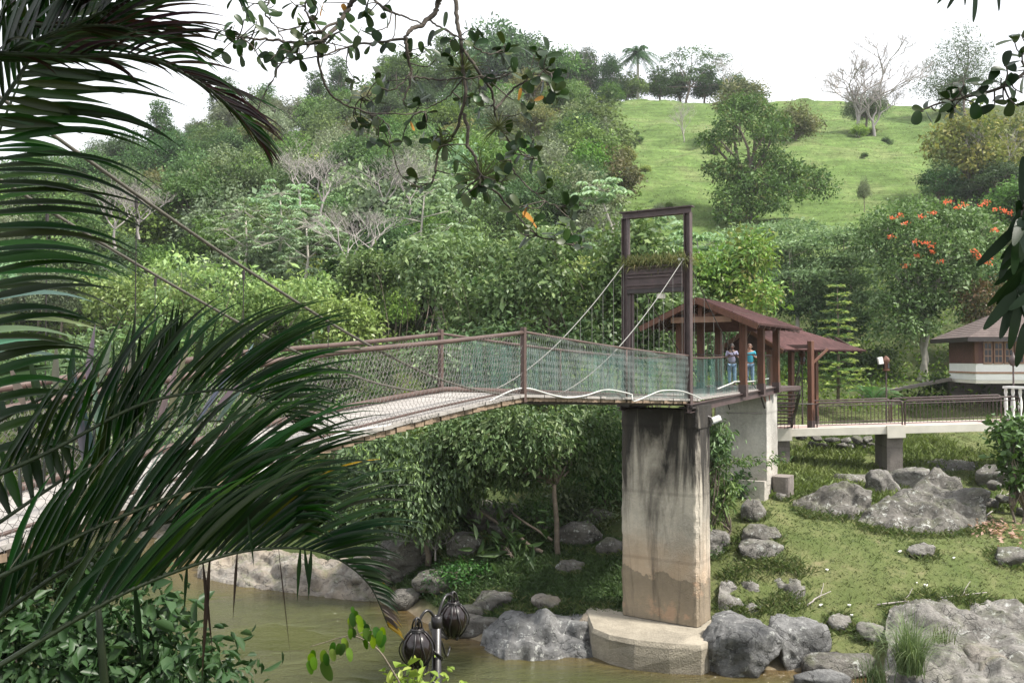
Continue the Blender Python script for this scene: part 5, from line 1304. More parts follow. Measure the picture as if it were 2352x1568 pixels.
bespoke('flame_tree', 'red flowering tree with spreading dark crown left of the house', 2110, 905, 55,
   [(2040,520,60,40),(2110,500,60,40,.5),(2190,510,65,42,.5),(2250,530,45,45,0),(2010,570,50,34),(2080,560,60,40,-1),(2160,580,60,40,-1.2),(2230,590,50,40,-.6),(2060,620,60,36,-1),(2140,640,60,34,-1),(2200,640,45,30,0),(2110,690,60,28,-.5),(2040,700,50,40,-1),(2040,760,46,36,-1.2),(2100,760,36,26,-1)],
   24000, .23, .5, [DARK[1], GREEN[1], BLUE[2]], mat='leaf_fix', r0=.24, seed=15, fork_px=(2118, 700), bark='bark_pale', extra=flowers)
pt_ = Q(2126, 905, 54.6)
place('slender_tree', 'second pale trunk beside the red flowering tree', 'tree', [('trunk', trunk_mesh(31, 5, [(-.3, 0, 5.4, .8, .8, .6)], .16, M['bark_pale'], (.1, 0, 4.4))), ('crown', crown('crown', 77, [(-.3, 0, 5.4, .9, .9, .7)], 700, .2, .5, DARK, M['leaf']))], pt_)
# young araucaria with yellow green tiers
def araucaria():
    d = 46; base = Q(1925, 912, d); k = d / 1960; r = np.random.default_rng(5); mb = MB(); V_, F_, C_ = [], [], []; o = 0
    Ht = (912 - 655) * k; mb.tube([(0, 0, -.3), (0.05, 0, Ht * .5), (0, 0, Ht)], [.09, .06, .02], 7)
    for i in range(13):
        f = i / 12; z = Ht * (.10 + .89 * f); R = (1.42 - .98 * f) * (.85 + .3 * ((i * 7) % 3) / 2)
        for a in np.linspace(0, 6.28, 9)[:-1] + r.uniform(0, 6):
            L = R * r.uniform(.75, 1.1); tip = V3((math.cos(a) * L, math.sin(a) * L, z + r.uniform(-.2, .12) * L)); mb.tube([(0, 0, z - .05), tip], [.02, .008], 4, False)
            n = int(60 * L); t = r.uniform(.15, 1.05, n)[:, None]; pos = np.array([0, 0, z])[None] * (1 - t) + np.array(tip)[None] * t + r.normal(size=(n, 3)) * np.array([.05, .05, .025])
            sd = np.array([-math.sin(a), math.cos(a), 0]); dr = unit(sd[None] * r.choice([-1, 1], n)[:, None] + np.array([math.cos(a), math.sin(a), .1])[None] * .8 + r.normal(size=(n, 3)) * .2)
            v_, f_, kk = leaves_geo(r, pos, dr, .24, .05); V_.append(v_); F_.append(f_ + o); o += len(v_)
            cc = np.where(t > .7, 1, 0) * np.array((.17, .19, .045)) + np.where(t > .7, 0, 1) * np.array((.070, .11, .03)); C_.append(np.repeat(cc * r.uniform(.7, 1.2, n)[:, None], kk, 0))
    place('young_conifer', 'young tiered conifer with yellow green branch tips beside the stair pavilion', 'tree', [('trunk', mb.mesh('trunk', M['bark'], True)), ('branches', fast_mesh('branches', np.concatenate(V_), np.concatenate(F_), M['leaf_soft'], np.concatenate(C_)))], base)
araucaria()

# shrub belt and trees behind the bridge
def bush(label, u, v, d, w, h, cols, n, L, asp, seed, mat='leaf_gloss', hexa=False, droop=.3, name='leafy_bush', nb=12, accents=None, dz=0):
    """leafy mass whose middle is at u, v and which is w by h pixels"""
    k = d / 1960; c = Q(u, v, d); gz = min(h1(c.x, c.y), c.z - h / 2 * k); base = V3((c.x, c.y, gz)); r = random.Random(seed); bl = []
    for i in range(nb):
        q = r.uniform(.07, .27); bl.append((r.uniform(-.42, .42) * w * k, r.uniform(-.3, .3) * w * k * .6, c.z - gz + r.uniform(-.36, .36) * h * k, w * k * q, w * k * q * .9, max(h * k * q * r.uniform(.8, 1.3), w * k * q * .4)))
    return place(name, label, 'bush' if 'bush' in name or 'shrub' in name else 'tree', [('stems', trunk_mesh(seed, .4, bl, .05 + .004 * w * k, M['bark'], None, 2, 5)), ('foliage', crown('foliage', seed, bl, n, L, asp, cols, M[mat], droop, hexa=hexa, accents=accents))], base)
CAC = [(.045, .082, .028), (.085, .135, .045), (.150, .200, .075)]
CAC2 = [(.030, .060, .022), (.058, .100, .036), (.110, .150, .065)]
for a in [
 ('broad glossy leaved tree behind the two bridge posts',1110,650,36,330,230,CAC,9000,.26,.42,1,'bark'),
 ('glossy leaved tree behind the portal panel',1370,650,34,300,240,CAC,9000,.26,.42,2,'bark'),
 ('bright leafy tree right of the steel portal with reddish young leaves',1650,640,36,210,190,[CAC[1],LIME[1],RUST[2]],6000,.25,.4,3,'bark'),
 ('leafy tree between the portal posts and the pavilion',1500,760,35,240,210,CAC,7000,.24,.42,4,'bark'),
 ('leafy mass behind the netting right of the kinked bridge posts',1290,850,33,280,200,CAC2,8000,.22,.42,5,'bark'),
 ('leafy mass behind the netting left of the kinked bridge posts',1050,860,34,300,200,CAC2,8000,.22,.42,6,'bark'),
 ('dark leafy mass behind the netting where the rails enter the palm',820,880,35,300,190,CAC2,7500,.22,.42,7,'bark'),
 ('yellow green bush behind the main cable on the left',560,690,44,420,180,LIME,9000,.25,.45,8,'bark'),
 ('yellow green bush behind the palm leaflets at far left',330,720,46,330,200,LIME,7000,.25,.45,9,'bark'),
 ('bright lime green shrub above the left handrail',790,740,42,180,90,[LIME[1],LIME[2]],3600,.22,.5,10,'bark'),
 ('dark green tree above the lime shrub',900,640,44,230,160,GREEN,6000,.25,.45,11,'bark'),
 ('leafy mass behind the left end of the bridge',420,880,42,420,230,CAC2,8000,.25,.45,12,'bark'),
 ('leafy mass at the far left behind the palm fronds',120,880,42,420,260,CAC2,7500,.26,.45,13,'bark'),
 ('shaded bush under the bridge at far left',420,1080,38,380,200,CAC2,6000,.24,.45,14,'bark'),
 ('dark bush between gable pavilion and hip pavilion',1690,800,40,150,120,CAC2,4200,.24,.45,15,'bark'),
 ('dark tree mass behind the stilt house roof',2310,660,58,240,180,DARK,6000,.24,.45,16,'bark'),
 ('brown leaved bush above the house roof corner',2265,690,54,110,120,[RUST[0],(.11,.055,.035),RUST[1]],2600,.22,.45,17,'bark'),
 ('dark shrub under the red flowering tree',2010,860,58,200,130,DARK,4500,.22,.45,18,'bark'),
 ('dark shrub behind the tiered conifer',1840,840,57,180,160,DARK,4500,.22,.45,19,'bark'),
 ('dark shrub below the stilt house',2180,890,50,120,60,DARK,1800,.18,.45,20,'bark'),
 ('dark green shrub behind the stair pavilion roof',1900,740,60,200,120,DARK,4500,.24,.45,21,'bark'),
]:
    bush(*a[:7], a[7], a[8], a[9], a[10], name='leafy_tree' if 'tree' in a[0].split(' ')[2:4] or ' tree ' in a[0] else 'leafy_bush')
for a in [
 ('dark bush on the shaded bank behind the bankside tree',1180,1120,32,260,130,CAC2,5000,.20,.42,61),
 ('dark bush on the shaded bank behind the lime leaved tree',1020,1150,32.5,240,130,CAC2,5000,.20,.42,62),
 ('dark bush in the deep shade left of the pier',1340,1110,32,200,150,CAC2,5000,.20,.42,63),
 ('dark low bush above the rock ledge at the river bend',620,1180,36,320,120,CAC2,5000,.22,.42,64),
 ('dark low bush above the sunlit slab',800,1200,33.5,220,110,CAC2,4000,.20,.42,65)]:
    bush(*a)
# foreground bank tree under the bridge
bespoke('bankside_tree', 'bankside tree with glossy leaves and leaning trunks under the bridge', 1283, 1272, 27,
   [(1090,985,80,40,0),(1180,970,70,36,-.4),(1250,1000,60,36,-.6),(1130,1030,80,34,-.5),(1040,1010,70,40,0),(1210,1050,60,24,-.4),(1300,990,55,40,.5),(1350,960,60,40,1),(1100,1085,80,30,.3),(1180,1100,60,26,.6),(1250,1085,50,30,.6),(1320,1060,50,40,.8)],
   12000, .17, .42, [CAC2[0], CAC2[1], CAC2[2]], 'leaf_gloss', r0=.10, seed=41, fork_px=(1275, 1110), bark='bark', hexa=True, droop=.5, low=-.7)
bespoke('bankside_tree', 'lime leaved drooping tree left of the bankside tree over the rocks', 985, 1262, 27.4,
   [(850,1050,55,40,-.6),(910,1080,60,44,-.8),(970,1060,55,40,-.6),(880,1130,45,36,-.9),(950,1140,50,40,-1),(1010,1100,50,36,-.6),(960,1190,30,26,-1),(840,1100,35,30,-.8),(870,1180,28,24,-1),(1040,1060,50,34,0),(1060,1130,50,34,.4),(900,1030,60,34,-.2),(1000,1160,36,30,-.4)],
   10500, .18, .42, [CAC2[0], CAC2[1], CAC[1], (.13, .21, .035)], 'leaf_gloss', r0=.10, seed=42, fork_px=(975, 1160), bark='bark', hexa=True, droop=.7, low=-.8)
bespoke('bankside_tree', 'dark shaded tree close behind the left edge of the pier', 1400, 1215, 29.5,
   [(1380,970,60,60),(1350,1040,50,60),(1400,1060,50,60),(1320,1010,45,50),(1390,1130,40,50),(1340,1120,40,40)],
   6000, .17, .4, CAC2, 'leaf_gloss', r0=.09, seed=43, fork_px=(1385, 1110), bark='bark_dark', hexa=True, droop=.5, low=-.7)
lt2 = MB(); limb(lt2, random.Random(3), Q(1245,1268,26.9), Q(1060,1140,28), .07, .04, .05, 8, 7); limb(lt2, random.Random(4), Q(1270,1240,27), Q(1170,1170,27.6), .05, .03, .06, 6, 6)
tag(lt2.build('fallen_branch', M['bark'], None, True), 'bare leaning trunk crossing the shaded bank under the bridge', 'branch')
bush('leafy shrub between the pier and the abutment', 1636, 1030, 25.4, 44, 100, CAC, 900, .16, .36, 51, hexa=True, droop=.6, name='leafy_shrub')
bush('low green shrub at the right foot of the pier', 1650, 1160, 25.6, 60, 90, CAC, 1600, .16, .36, 52, hexa=True, droop=.6, name='leafy_shrub')
bush('dark low shrub in the grass right of the pier', 1660, 1290, 25.2, 90, 60, DARK, 1600, .10, .45, 53, hexa=True, name='leafy_shrub')
bush('small green shrub in front of the abutment footing', 1700, 1120, 28.6, 60, 60, GREEN, 900, .13, .45, 54, hexa=True, name='leafy_shrub')
bush('light green leafy weeds in front of the long low boulder', 1850, 1185, 28.4, 110, 36, LIME, 900, .12, .5, 55, hexa=True, name='leafy_shrub')
bush('rounded leafy plant at the right edge in front of the footbridge support', 2335, 1000, 27, 80, 110, [GREEN[1], PALE[1]], 700, .20, .62, 56, 'thick_leaf', True, name='leafy_shrub')
bush('lower leafy plant at the right edge below the footbridge', 2345, 1080, 27, 60, 60, [GREEN[0], GREEN[1]], 420, .20, .62, 57, 'thick_leaf', True, name='leafy_shrub')
bush('dark broad leaved plant at the foot of the bankside tree', 1170, 1268, 26.8, 90, 60, DARK, 160, .42, .28, 58, hexa=True, droop=-.3, name='leafy_shrub')
# sprig reaching across the abutment
sp_ = MB(); rr_ = np.random.default_rng(8); pts = smooth_path([(1620,1085,25.0),(1660,1068,25.2),(1700,1055,25.4),(1740,1058,25.6),(1790,1050,25.8)]); sp_.tube(pts, np.linspace(.022, .006, len(pts)), 5)
m_ = 200; ii = rr_.integers(3, len(pts), m_); ps_ = np.array([list(pts[i]) for i in ii]) + rr_.normal(size=(m_, 3)) * np.array([.16, .2, .10]); dr_ = unit(rr_.normal(size=(m_, 3)) * .6 + np.array([.5, -.2, -.5]))
v_, f_, k_ = leaves_geo(rr_, ps_, dr_, rr_.uniform(.12, .2, m_), .05, hexa=True)
sprig = thing('leafy_branch', 'thin leafy branch reaching across the pale abutment wall', 'branch', pts[0])
sp_.build('twig', M['bark_dark'], sprig, True); obj('foliage', fast_mesh('foliage', v_, f_, M['leaf_gloss'], np.repeat(pal(rr_, m_, CAC2), k_, 0)), sprig)

# cecropia with curved white trunk beside the portal
def cecropia(label, u, vb, d, trunk_px, heads, seed):
    r = np.random.default_rng(seed); base = Q(u, vb, d); mb = MB(); V_, F_, C_ = [], [], []; o = 0
    def loc(p): return Q(p[0], p[1], d + (p[2] if len(p) > 2 else 0)) - base
    for tr, r0 in trunk_px:
        mb.tube([loc(p) for p in tr], np.linspace(r0, r0 * .45, len(tr)), 6)
    for hd in heads:
        c = loc(hd[:2]) + V3((0, r.uniform(-.6, .6), 0)); R = hd[2] * d / 1960
        for q in range(int(hd[3])):
            a = r.uniform(0, 6.28); L = R * r.uniform(.5, 1.05); pc = c + V3((math.cos(a) * L, math.sin(a) * L, r.uniform(-.5, .42) * R)); mb.tube([c, pc], .012, 3, False)
            m = 9; an = np.linspace(0, 6.28, m, False) + r.uniform(0, 1); dr = np.stack([np.cos(an), np.sin(an), np.full(m, -.32)], 1); dr = unit(dr)
            ll = .46 * r.uniform(.7, 1.25); v_, f_, kk = leaves_geo(r, np.repeat(np.array([list(pc)]), m, 0), dr, ll, ll * .34, hexa=True, spin=np.tile(unit(np.array([[r.normal() * .45, r.normal() * .45 - .2, 1.]])), (m, 1))); V_.append(v_); F_.append(f_ + o); o += len(v_); C_.append(np.repeat(pal(r, m, PALE[1:]) , kk, 0))
    place('cecropia_tree', label, 'tree', [('trunk', mb.mesh('trunk', M['bark_pale'], True)), ('leaves', fast_mesh('leaves', np.concatenate(V_), np.concatenate(F_), M['leaf'], np.concatenate(C_)))], base)
cecropia('pale trunked tree with umbrella leaves just left of the steel portal', 1430, 640, 42, [([(1430,640),(1412,560),(1405,520),(1390,480),(1380,450)], .09), ([(1412,560),(1360,565),(1310,572)], .05), ([(1405,520),(1430,505)], .04), ([(1420,600),(1400,585),(1370,600),(1335,615)], .05)],
   [(1380,440,46,14),(1345,455,40,10),(1405,430,35,9),(1370,530,34,9),(1330,565,40,9),(1470,505,40,10),(1480,545,40,12),(1530,510,30,7)], 3)
cecropia('pale leaved umbrella tree rising right of the steel portal', 1610, 640, 44, [([(1610,640),(1605,580),(1600,545)], .06)], [(1600,545,50,14),(1640,555,46,12),(1560,560,40,10),(1670,580,36,8)], 4)
cecropia('pale leaved umbrella tree above the main cable in the middle', 960, 600, 58, [([(960,620),(965,560),(970,500),(975,450)], .10), ([(968,530),(935,545)], .04), ([(966,560),(1010,570)], .04), ([(970,500),(1030,485)], .05), ([(970,510),(925,500)], .05)], [(985,440,60,18),(1030,470,50,12),(1000,410,40,12),(930,470,40,9),(1040,520,50,11)], 5)
for q, (u, v, dd, lab) in enumerate([(560,520,62,'left'), (640,480,64,'middle'), (700,545,60,'right')]):
    cecropia('wide pale umbrella leaved tree behind the main cable, %s of three' % lab, u, v + 110, dd, [([(u, v + 110), (u + 8, v + 50), (u + 4, v - 20)], .12), ([(u + 8, v + 50), (u + 50, v + 10)], .06), ([(u + 8, v + 50), (u - 46, v + 12)], .06)], [(u + 4, v - 34, 62, 24), (u + 52, v, 56, 18), (u - 48, v + 4, 56, 18), (u + 10, v + 20, 60, 16), (u - 20, v + 50, 60, 14), (u + 60, v + 40, 50, 12)], 11 + q)
own('bare', 740, 500, 72, 160, 'leafless grey tree left of the hanging branch on the hillside', 1.5)
own('bare', 880, 500, 74, 165, 'leafless grey tree right of the first bare hillside tree', 1.5)
own('bare', 800, 640, 56, 200, 'leafless grey tree with arching twigs above the main cable', 1.25)
own('bare', 265, 560, 62, 165, 'leafless white twigged tree behind the left palm leaflets', 1.5)
own('bare', 690, 470, 76, 150, 'leafless grey tree at the left end of the bare trees on the hill', 1.6)
own('bare', 940, 490, 75, 150, 'leafless grey tree at the right end of the bare trees on the hill', 1.5)
own('bare', 850, 600, 60, 150, 'low leafless grey tree below the bare trees on the hill', 1.6)
own('bare', 320, 540, 64, 140, 'leafless white twigged tree nearer the main cable on the left', 1.6)
pr = np.random.default_rng(17)
for i in range(22):
    u_, v_ = pr.uniform(1460, 2110), pr.uniform(270, 500)
    if 1590 < u_ < 1930 and v_ > 300: continue
    ht = ground_hit(u_, v_, 60, 180)
    if ht: tree(['lime', 'green', 'grey'][i % 3], ht[0], ht[1], pr.uniform(.7, 1.7), 'small shrub dotted on the green pasture slope', 'small shrubs on the pasture', widen=1.4, name='pasture_shrub')
for a in [
 ('low spreading shrub under the bankside tree nearest the pier',1330,1165,28.6,150,70,CAC2,2600,.15,.42,81),
 ('low spreading shrub at the foot of the bankside tree',1215,1185,28.4,150,70,CAC2,2600,.15,.42,82),
 ('low spreading shrub above the round dark stone',1085,1180,28.6,170,80,CAC2,2800,.15,.42,83),
 ('low spreading shrub left of the round dark stone',985,1200,28.2,120,70,CAC,2200,.15,.42,84),
 ('low weedy shrub on the shaded bank above the lamp',1060,1325,26,150,44,DARK,1600,.12,.42,85)]:
    bush(*a)
own('bare', 1000, 1275, 27.2, 90, 'thin dead brush in the shade on the bank', 1.8)

# ------------------------------------------------------------------ ground cover
def scatter_tufts(name, label, n, region, blade, nb, cols, mat, cond, seed, lean=.5):
    r = np.random.default_rng(seed); X = []; Y = []
    while sum(len(a) for a in X) < n:
        t = r.uniform(region[0], region[1], 60000); y = np.sqrt(r.uniform(region[2] ** 2, region[3] ** 2, 60000)); x = t * y
        k = cond(x, y, r); X.append(x[k]); Y.append(y[k])
        if len(X) > 40: break
    x = np.concatenate(X)[:n]; y = np.concatenate(Y)[:n]; z = H(x, y); n = len(x)
    pos = np.repeat(np.stack([x, y, z - .01], 1), nb, 0) + np.concatenate([r.normal(size=(n * nb, 2)) * blade * .35, np.zeros((n * nb, 1))], 1)
    dr = unit(np.concatenate([r.normal(size=(n * nb, 2)) * lean, np.ones((n * nb, 1))], 1)); L = blade * r.uniform(.5, 1.3, n * nb); 
    sd = unit(np.cross(dr, r.normal(size=(n * nb, 3)))) * (L * .12)[:, None]
    V = np.stack([pos - sd, pos + sd, pos + dr * L[:, None] * .6 + sd * .6, pos + dr * L[:, None] + np.concatenate([dr[:, :2] * .5, -np.ones((n * nb, 1)) * .15], 1) * L[:, None] * .5], 1).reshape(-1, 3)
    F = np.arange(n * nb)[:, None] * 4 + np.array([[0, 1, 2, 3]])
    patch = .5 + .5 * wob(x * 1.7, y * 1.7); cs = np.array(cols); c = cs[0] * (1 - patch[:, None]) + cs[1] * patch[:, None]; c = np.repeat(c, nb, 0) * r.uniform(.65, 1.35, n * nb)[:, None]
    return tag(obj(name, fast_mesh(name, V, F, mat, np.repeat(c, 4, 0))), label, kind='stuff')
scatter_tufts('meadow_grass', 'short weedy grass of the meadow', 46000, (.10, .75, 19.5, 48), .085, 3, [(.090, .130, .038), (.190, .195, .085)], M['grass'], lambda x, y, r: (H(x, y) > -7.3) & (x / y > .19) & (r.random(len(x)) < .35 + .65 * (wob(x * 1.3, y * 1.3) > -.25)), 1, .9)
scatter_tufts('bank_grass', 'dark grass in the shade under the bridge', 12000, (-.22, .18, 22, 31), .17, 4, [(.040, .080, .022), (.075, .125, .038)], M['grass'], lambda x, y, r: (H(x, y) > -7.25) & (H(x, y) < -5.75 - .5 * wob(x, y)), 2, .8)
scatter_tufts('tall_grass', 'tall bright grass around the rocks by the abutment', 5000, (.27, .60, 28.5, 42), .34, 4, [(.095, .150, .030), (.180, .220, .065)], M['grass'], lambda x, y, r: (wob(x * .9 + 3, y * .9) > .05), 3, .55)
scatter_tufts('hill_grass', 'rough grass tufts over the green pasture', 24000, (.10, .55, 66, 178), .17, 3, [(.105, .150, .042), (.185, .200, .085)], M['grass'], lambda x, y, r: (forest_mask(x, y) < .4), 4, .8)
def edge_grass():
    r = np.random.default_rng(31); X, Y = [], []
    for (x, y, q) in ROCKS:
        if y < 21.3: continue
        n = int(90 * q + 30); a = r.uniform(0, 6.28, n); s = q * r.uniform(.85, 1.25, n); X.append(x + np.cos(a) * s); Y.append(y + np.sin(a) * s * .85)
    for (lo, hi) in SLABS:
        for ps in (lo, hi):
            for i in range(len(ps) - 1):
                p, q = Q(*ps[i]), Q(*ps[i + 1]); t = r.random(90); X.append(p.x + (q.x - p.x) * t + r.normal(size=90) * .12); Y.append(p.y + (q.y - p.y) * t + r.normal(size=90) * .18)
    x, y = np.concatenate(X), np.concatenate(Y); k = H(x, y) > -7.2; x, y = x[k], y[k]; n = len(x); nb = 4
    pos = np.repeat(np.stack([x, y, H(x, y)], 1), nb, 0) + np.concatenate([r.normal(size=(n * nb, 2)) * .05, np.zeros((n * nb, 1))], 1)
    dr = unit(np.concatenate([r.normal(size=(n * nb, 2)) * .55, np.ones((n * nb, 1))], 1)); L = r.uniform(.08, .28, n * nb); sd = unit(np.cross(dr, r.normal(size=(n * nb, 3)))) * .009
    V = np.stack([pos - sd, pos + sd, pos + dr * L[:, None] * .6 + sd * .6, pos + dr * L[:, None] * np.array([1.5, 1.5, .9])], 1).reshape(-1, 3)
    c = pal(r, n * nb, [(.060, .105, .025), (.110, .155, .042), (.20, .20, .09)])
    tag(obj('rock_edge_grass', fast_mesh('rock_edge_grass', V, np.arange(n * nb)[:, None] * 4 + np.array([[0, 1, 2, 3]]), M['grass'], np.repeat(c, 4, 0))), 'grass growing up around the foot of the rocks', kind='stuff')
edge_grass()
def undergrowth():
    r = np.random.default_rng(6); t = r.uniform(-.72, .16, 60000); y = np.exp(r.uniform(np.log(32), np.log(178), 60000)); x = t * y; k = (forest_mask(x, y) > .5) & (H(x, y) > -6.6)
    t2 = r.uniform(.14, .62, 9000); y2 = r.uniform(46, 76, 9000); x = np.concatenate([x[k], t2 * y2]); y = np.concatenate([y[k], y2]); n = len(x)
    pos = np.stack([x, y, H(x, y) + np.abs(r.normal(size=n)) * .5], 1); dr = unit(r.normal(size=(n, 3)) * .8 + np.array([0, -.3, .3])); L = .16 + .0028 * y
    V, F, kk = leaves_geo(r, pos, dr, L * r.uniform(.7, 1.3, n), L * .5)
    tag(obj('undergrowth', fast_mesh('undergrowth', V, F, M['leaf_soft'], np.repeat(pal(r, n, GREEN + [LIME[1]]), kk, 0))), 'low green undergrowth between the trees', kind='stuff')
undergrowth()
scatter_tufts('panel_grass_seed', None, 1, (.2, .21, 25, 26), .01, 1, [(.1, .1, .1), (.1, .1, .1)], M['grass'], lambda x, y, r: x > 0, 9) if False else None
def panel_grass():
    r = np.random.default_rng(3); n = 1500; s = r.uniform(-.18, .2, n); off = r.uniform(.02, BW - .02, n)
    pos = np.array([list(B(SPAN_T + a, b, 2.50)) for a, b in zip(s, off)]); dr = unit(r.normal(size=(n, 3)) * .6 + np.array([-.25, -.4, .8])); L = r.uniform(.12, .38, n)
    sd = unit(np.cross(dr, r.normal(size=(n, 3)))) * .008
    e = pos + dr * L[:, None]; tip = e + np.stack([dr[:, 0] * .14, dr[:, 1] * .14, -.10 - .1 * r.random(n)], 1)
    V = np.stack([pos - sd, pos + sd, e + sd * .7, e - sd * .7, tip], 1).reshape(-1, 3); b = np.arange(n)[:, None] * 5
    V4 = np.stack([pos - sd, pos + sd, e + sd, e - sd, e - sd, e + sd, tip, tip + sd * .1], 1).reshape(-1, 3); F = np.concatenate([np.arange(n)[:, None] * 8 + np.array([[0, 1, 2, 3]]), np.arange(n)[:, None] * 8 + np.array([[4, 5, 6, 7]])])
    c = pal(r, n, [(.07, .10, .025), (.13, .15, .04), (.21, .17, .07)])
    o = tag(obj('hanging_grass', fast_mesh('hanging_grass', V4, F, M['grass'], np.repeat(c, 8, 0))), 'shaggy grass growing on top of the portal panel', 'grass', kind='stuff')
panel_grass()
def grass_clump(label, u, vb, d, hpx, n, seed, cols, spread=.5):
    r = random.Random(seed); base = Q(u, vb, d); H_ = hpx / 1960 * d; V_, F_, C_ = [], [], []
    for i in range(n):
        a = r.uniform(0, 6.28); L = H_ * r.uniform(.6, 1.15); ln = r.uniform(.1, spread); q = []
        w = r.uniform(.008, .014); sd = V3((-math.sin(a), math.cos(a), 0)) * w; b0 = V3((r.gauss(0, .12), r.gauss(0, .1), -.1))
        for j in range(7):
            f = j / 6; p = b0 + V3((math.cos(a), math.sin(a), 0)) * (ln * L * f ** 1.6) + ZZ * (L * f * (1 - .42 * ln * 1.6 * f * f)); q.append((p - sd * (1 - f * .95), p + sd * (1 - f * .95)))
        o = len(V_); c = V3(cols[0]).lerp(V3(cols[1]), r.random())
        for l, rr in q: V_ += [tuple(l), tuple(rr)]; C_ += [tuple(c), tuple(c)]
        F_ += [(o + 2 * j, o + 2 * j + 1, o + 2 * j + 3, o + 2 * j + 2) for j in range(6)]
    return place('grass_clump', label, 'grass', [('blades', fast_mesh('blades', np.array(V_), np.array(F_), M['grass'], np.array(C_)))], base)
grass_clump('tall green grass clump in front of the pale outcrop at bottom right', 2090, 1535, 19.0, 165, 420, 1, [(.085, .150, .045), (.22, .28, .13)], 1.0)
grass_clump('smaller spilling grass clump left of the tall grass clump', 2010, 1562, 18.9, 90, 110, 2, [(.07, .12, .04), (.17, .22, .11)], .9)
grass_clump('grassy tuft in the meadow near the right edge of the outcrop', 2165, 1465, 19.9, 60, 60, 3, [(.07, .10, .03), (.15, .17, .06)], .7)
# fan palm plant behind the footbridge
def small_palm(label, u, vb, d, hpx, seed):
    r = random.Random(seed); base = Q(u, vb, d); H_ = hpx / 1960 * d; mb = MB(); V_, F_, C_ = [], [], []
    for i in range(14):
        a = i * 2.4; el = r.uniform(.5, 1.3); pts = []
        for j in range(8):
            f = j / 7; pts.append(V3((math.cos(a) * math.cos(el) * H_ * f, math.sin(a) * math.cos(el) * H_ * f, H_ * math.sin(el) * f - .5 * H_ * f * f)))
        mb.tube(pts, .012, 3, False)
        for j in range(1, 7):
            for q in range(3):
                p = pts[j].lerp(pts[j + 1], q / 3); t = (pts[j + 1] - pts[j]).normalized(); sd = t.cross(ZZ).normalized()
                for sg in (-1, 1):
                    e = p + (sd * sg + t * .7 - ZZ * .25) * .34; o = len(V_); V_ += [tuple(p - t * .025), tuple(p + t * .025), tuple(e), tuple(e - t * .01)]; F_.append((o, o + 1, o + 2, o + 3)); C_ += [(.035 * r.uniform(.7, 1.3), .075, .022)] * 4
    place('small_palm', label, 'palm', [('stems', mb.mesh('stems', M['bark'])), ('fronds', fast_mesh('fronds', np.array(V_), np.array(F_), M['leaf'], np.array(C_)))], base)
small_palm('low dark palm behind the lantern post with the floodlight', 2005, 925, 44, 90, 4)
# litter and driftwood on the meadow
M['litter'] = plain('white_litter', (0.75, 0.74, 0.72), .6, .1, 5, .2)
lr = random.Random(5)
for (u, v) in [(1895,1312),(1945,1392),(1950,1418),(2100,1345),(2120,1348),(2062,1268),(2185,1285),(2095,1420),(2270,1415),(2085,1262),(1880,1390),(2230,1385)]:
    hit = ground_hit(u, v, 19, 45)
    if not hit: continue
    x, y = hit; z = h1(x, y) + .06; s = lr.uniform(.025, .06); a = lr.uniform(0, 3)
    ax = (V3((math.cos(a), math.sin(a), .3)).normalized(), V3((-math.sin(a), math.cos(a), 0)), V3((-.3 * math.cos(a), -.3 * math.sin(a), 1)).normalized())
    mb = MB().box((x, y, z), (s * 1.5, s, s * .5), ax).box((x + s * .6, y, z + s * .3), (s * .8, s * .7, s * .2), (ax[1], ax[0], ax[2]))
    tag(mb.build('litter_scrap', M['litter']), 'small white scrap of litter lying in the meadow grass', 'litter', 'white litter scraps on the meadow')
for i, (a, b, lab) in enumerate([((2010,1398),(2130,1388),'thin bleached stick lying in the meadow above the tall grass clump'), ((1850,1400),(1905,1372),'short bleached twig beside the flat grey slab'), ((2150,1382),(2260,1372),'long bleached branch lying near the right edge of the meadow'), ((2260,1195),(2318,1135),'grey dead branch leaning on the dry stone wall')]):
    h_a, h_b = ground_hit(*a, 18, 45), ground_hit(*b, 18, 45)
    if h_a and h_b:
        p, q = V3((*h_a, h1(*h_a) + .08)), V3((*h_b, h1(*h_b) + .14)); mb = MB(); limb(mb, random.Random(i), p, q, .025, .01, .05, 8, 5); limb(mb, random.Random(i + 9), p.lerp(q, .5), p.lerp(q, .7) + V3((.1, .3, .25)), .012, .006, .1, 5, 4)
        tag(mb.build('dead_branch', M['bark_bare'], None, True), lab, 'branch')
def leaf_litter():
    r = np.random.default_rng(4); c = Q(2265, 1245, 26.5); n = 260; x = c.x + r.normal(size=n) * .45; y = c.y + r.normal(size=n) * .6; z = H(x, y) + .05 + r.random(n) * .12
    V, F, k = leaves_geo(r, np.stack([x, y, z], 1), unit(r.normal(size=(n, 3)) * np.array([1, 1, .4])), .16, .09); c_ = pal(r, n, [(.20, .12, .07), (.38, .25, .16)])
    tag(obj('fallen_leaves', fast_mesh('fallen_leaves', V, F, M['leaf_soft'], np.repeat(c_, k, 0))), 'heap of dry fallen leaves beside the biggest dark boulder', 'leaves', kind='stuff')
leaf_litter()
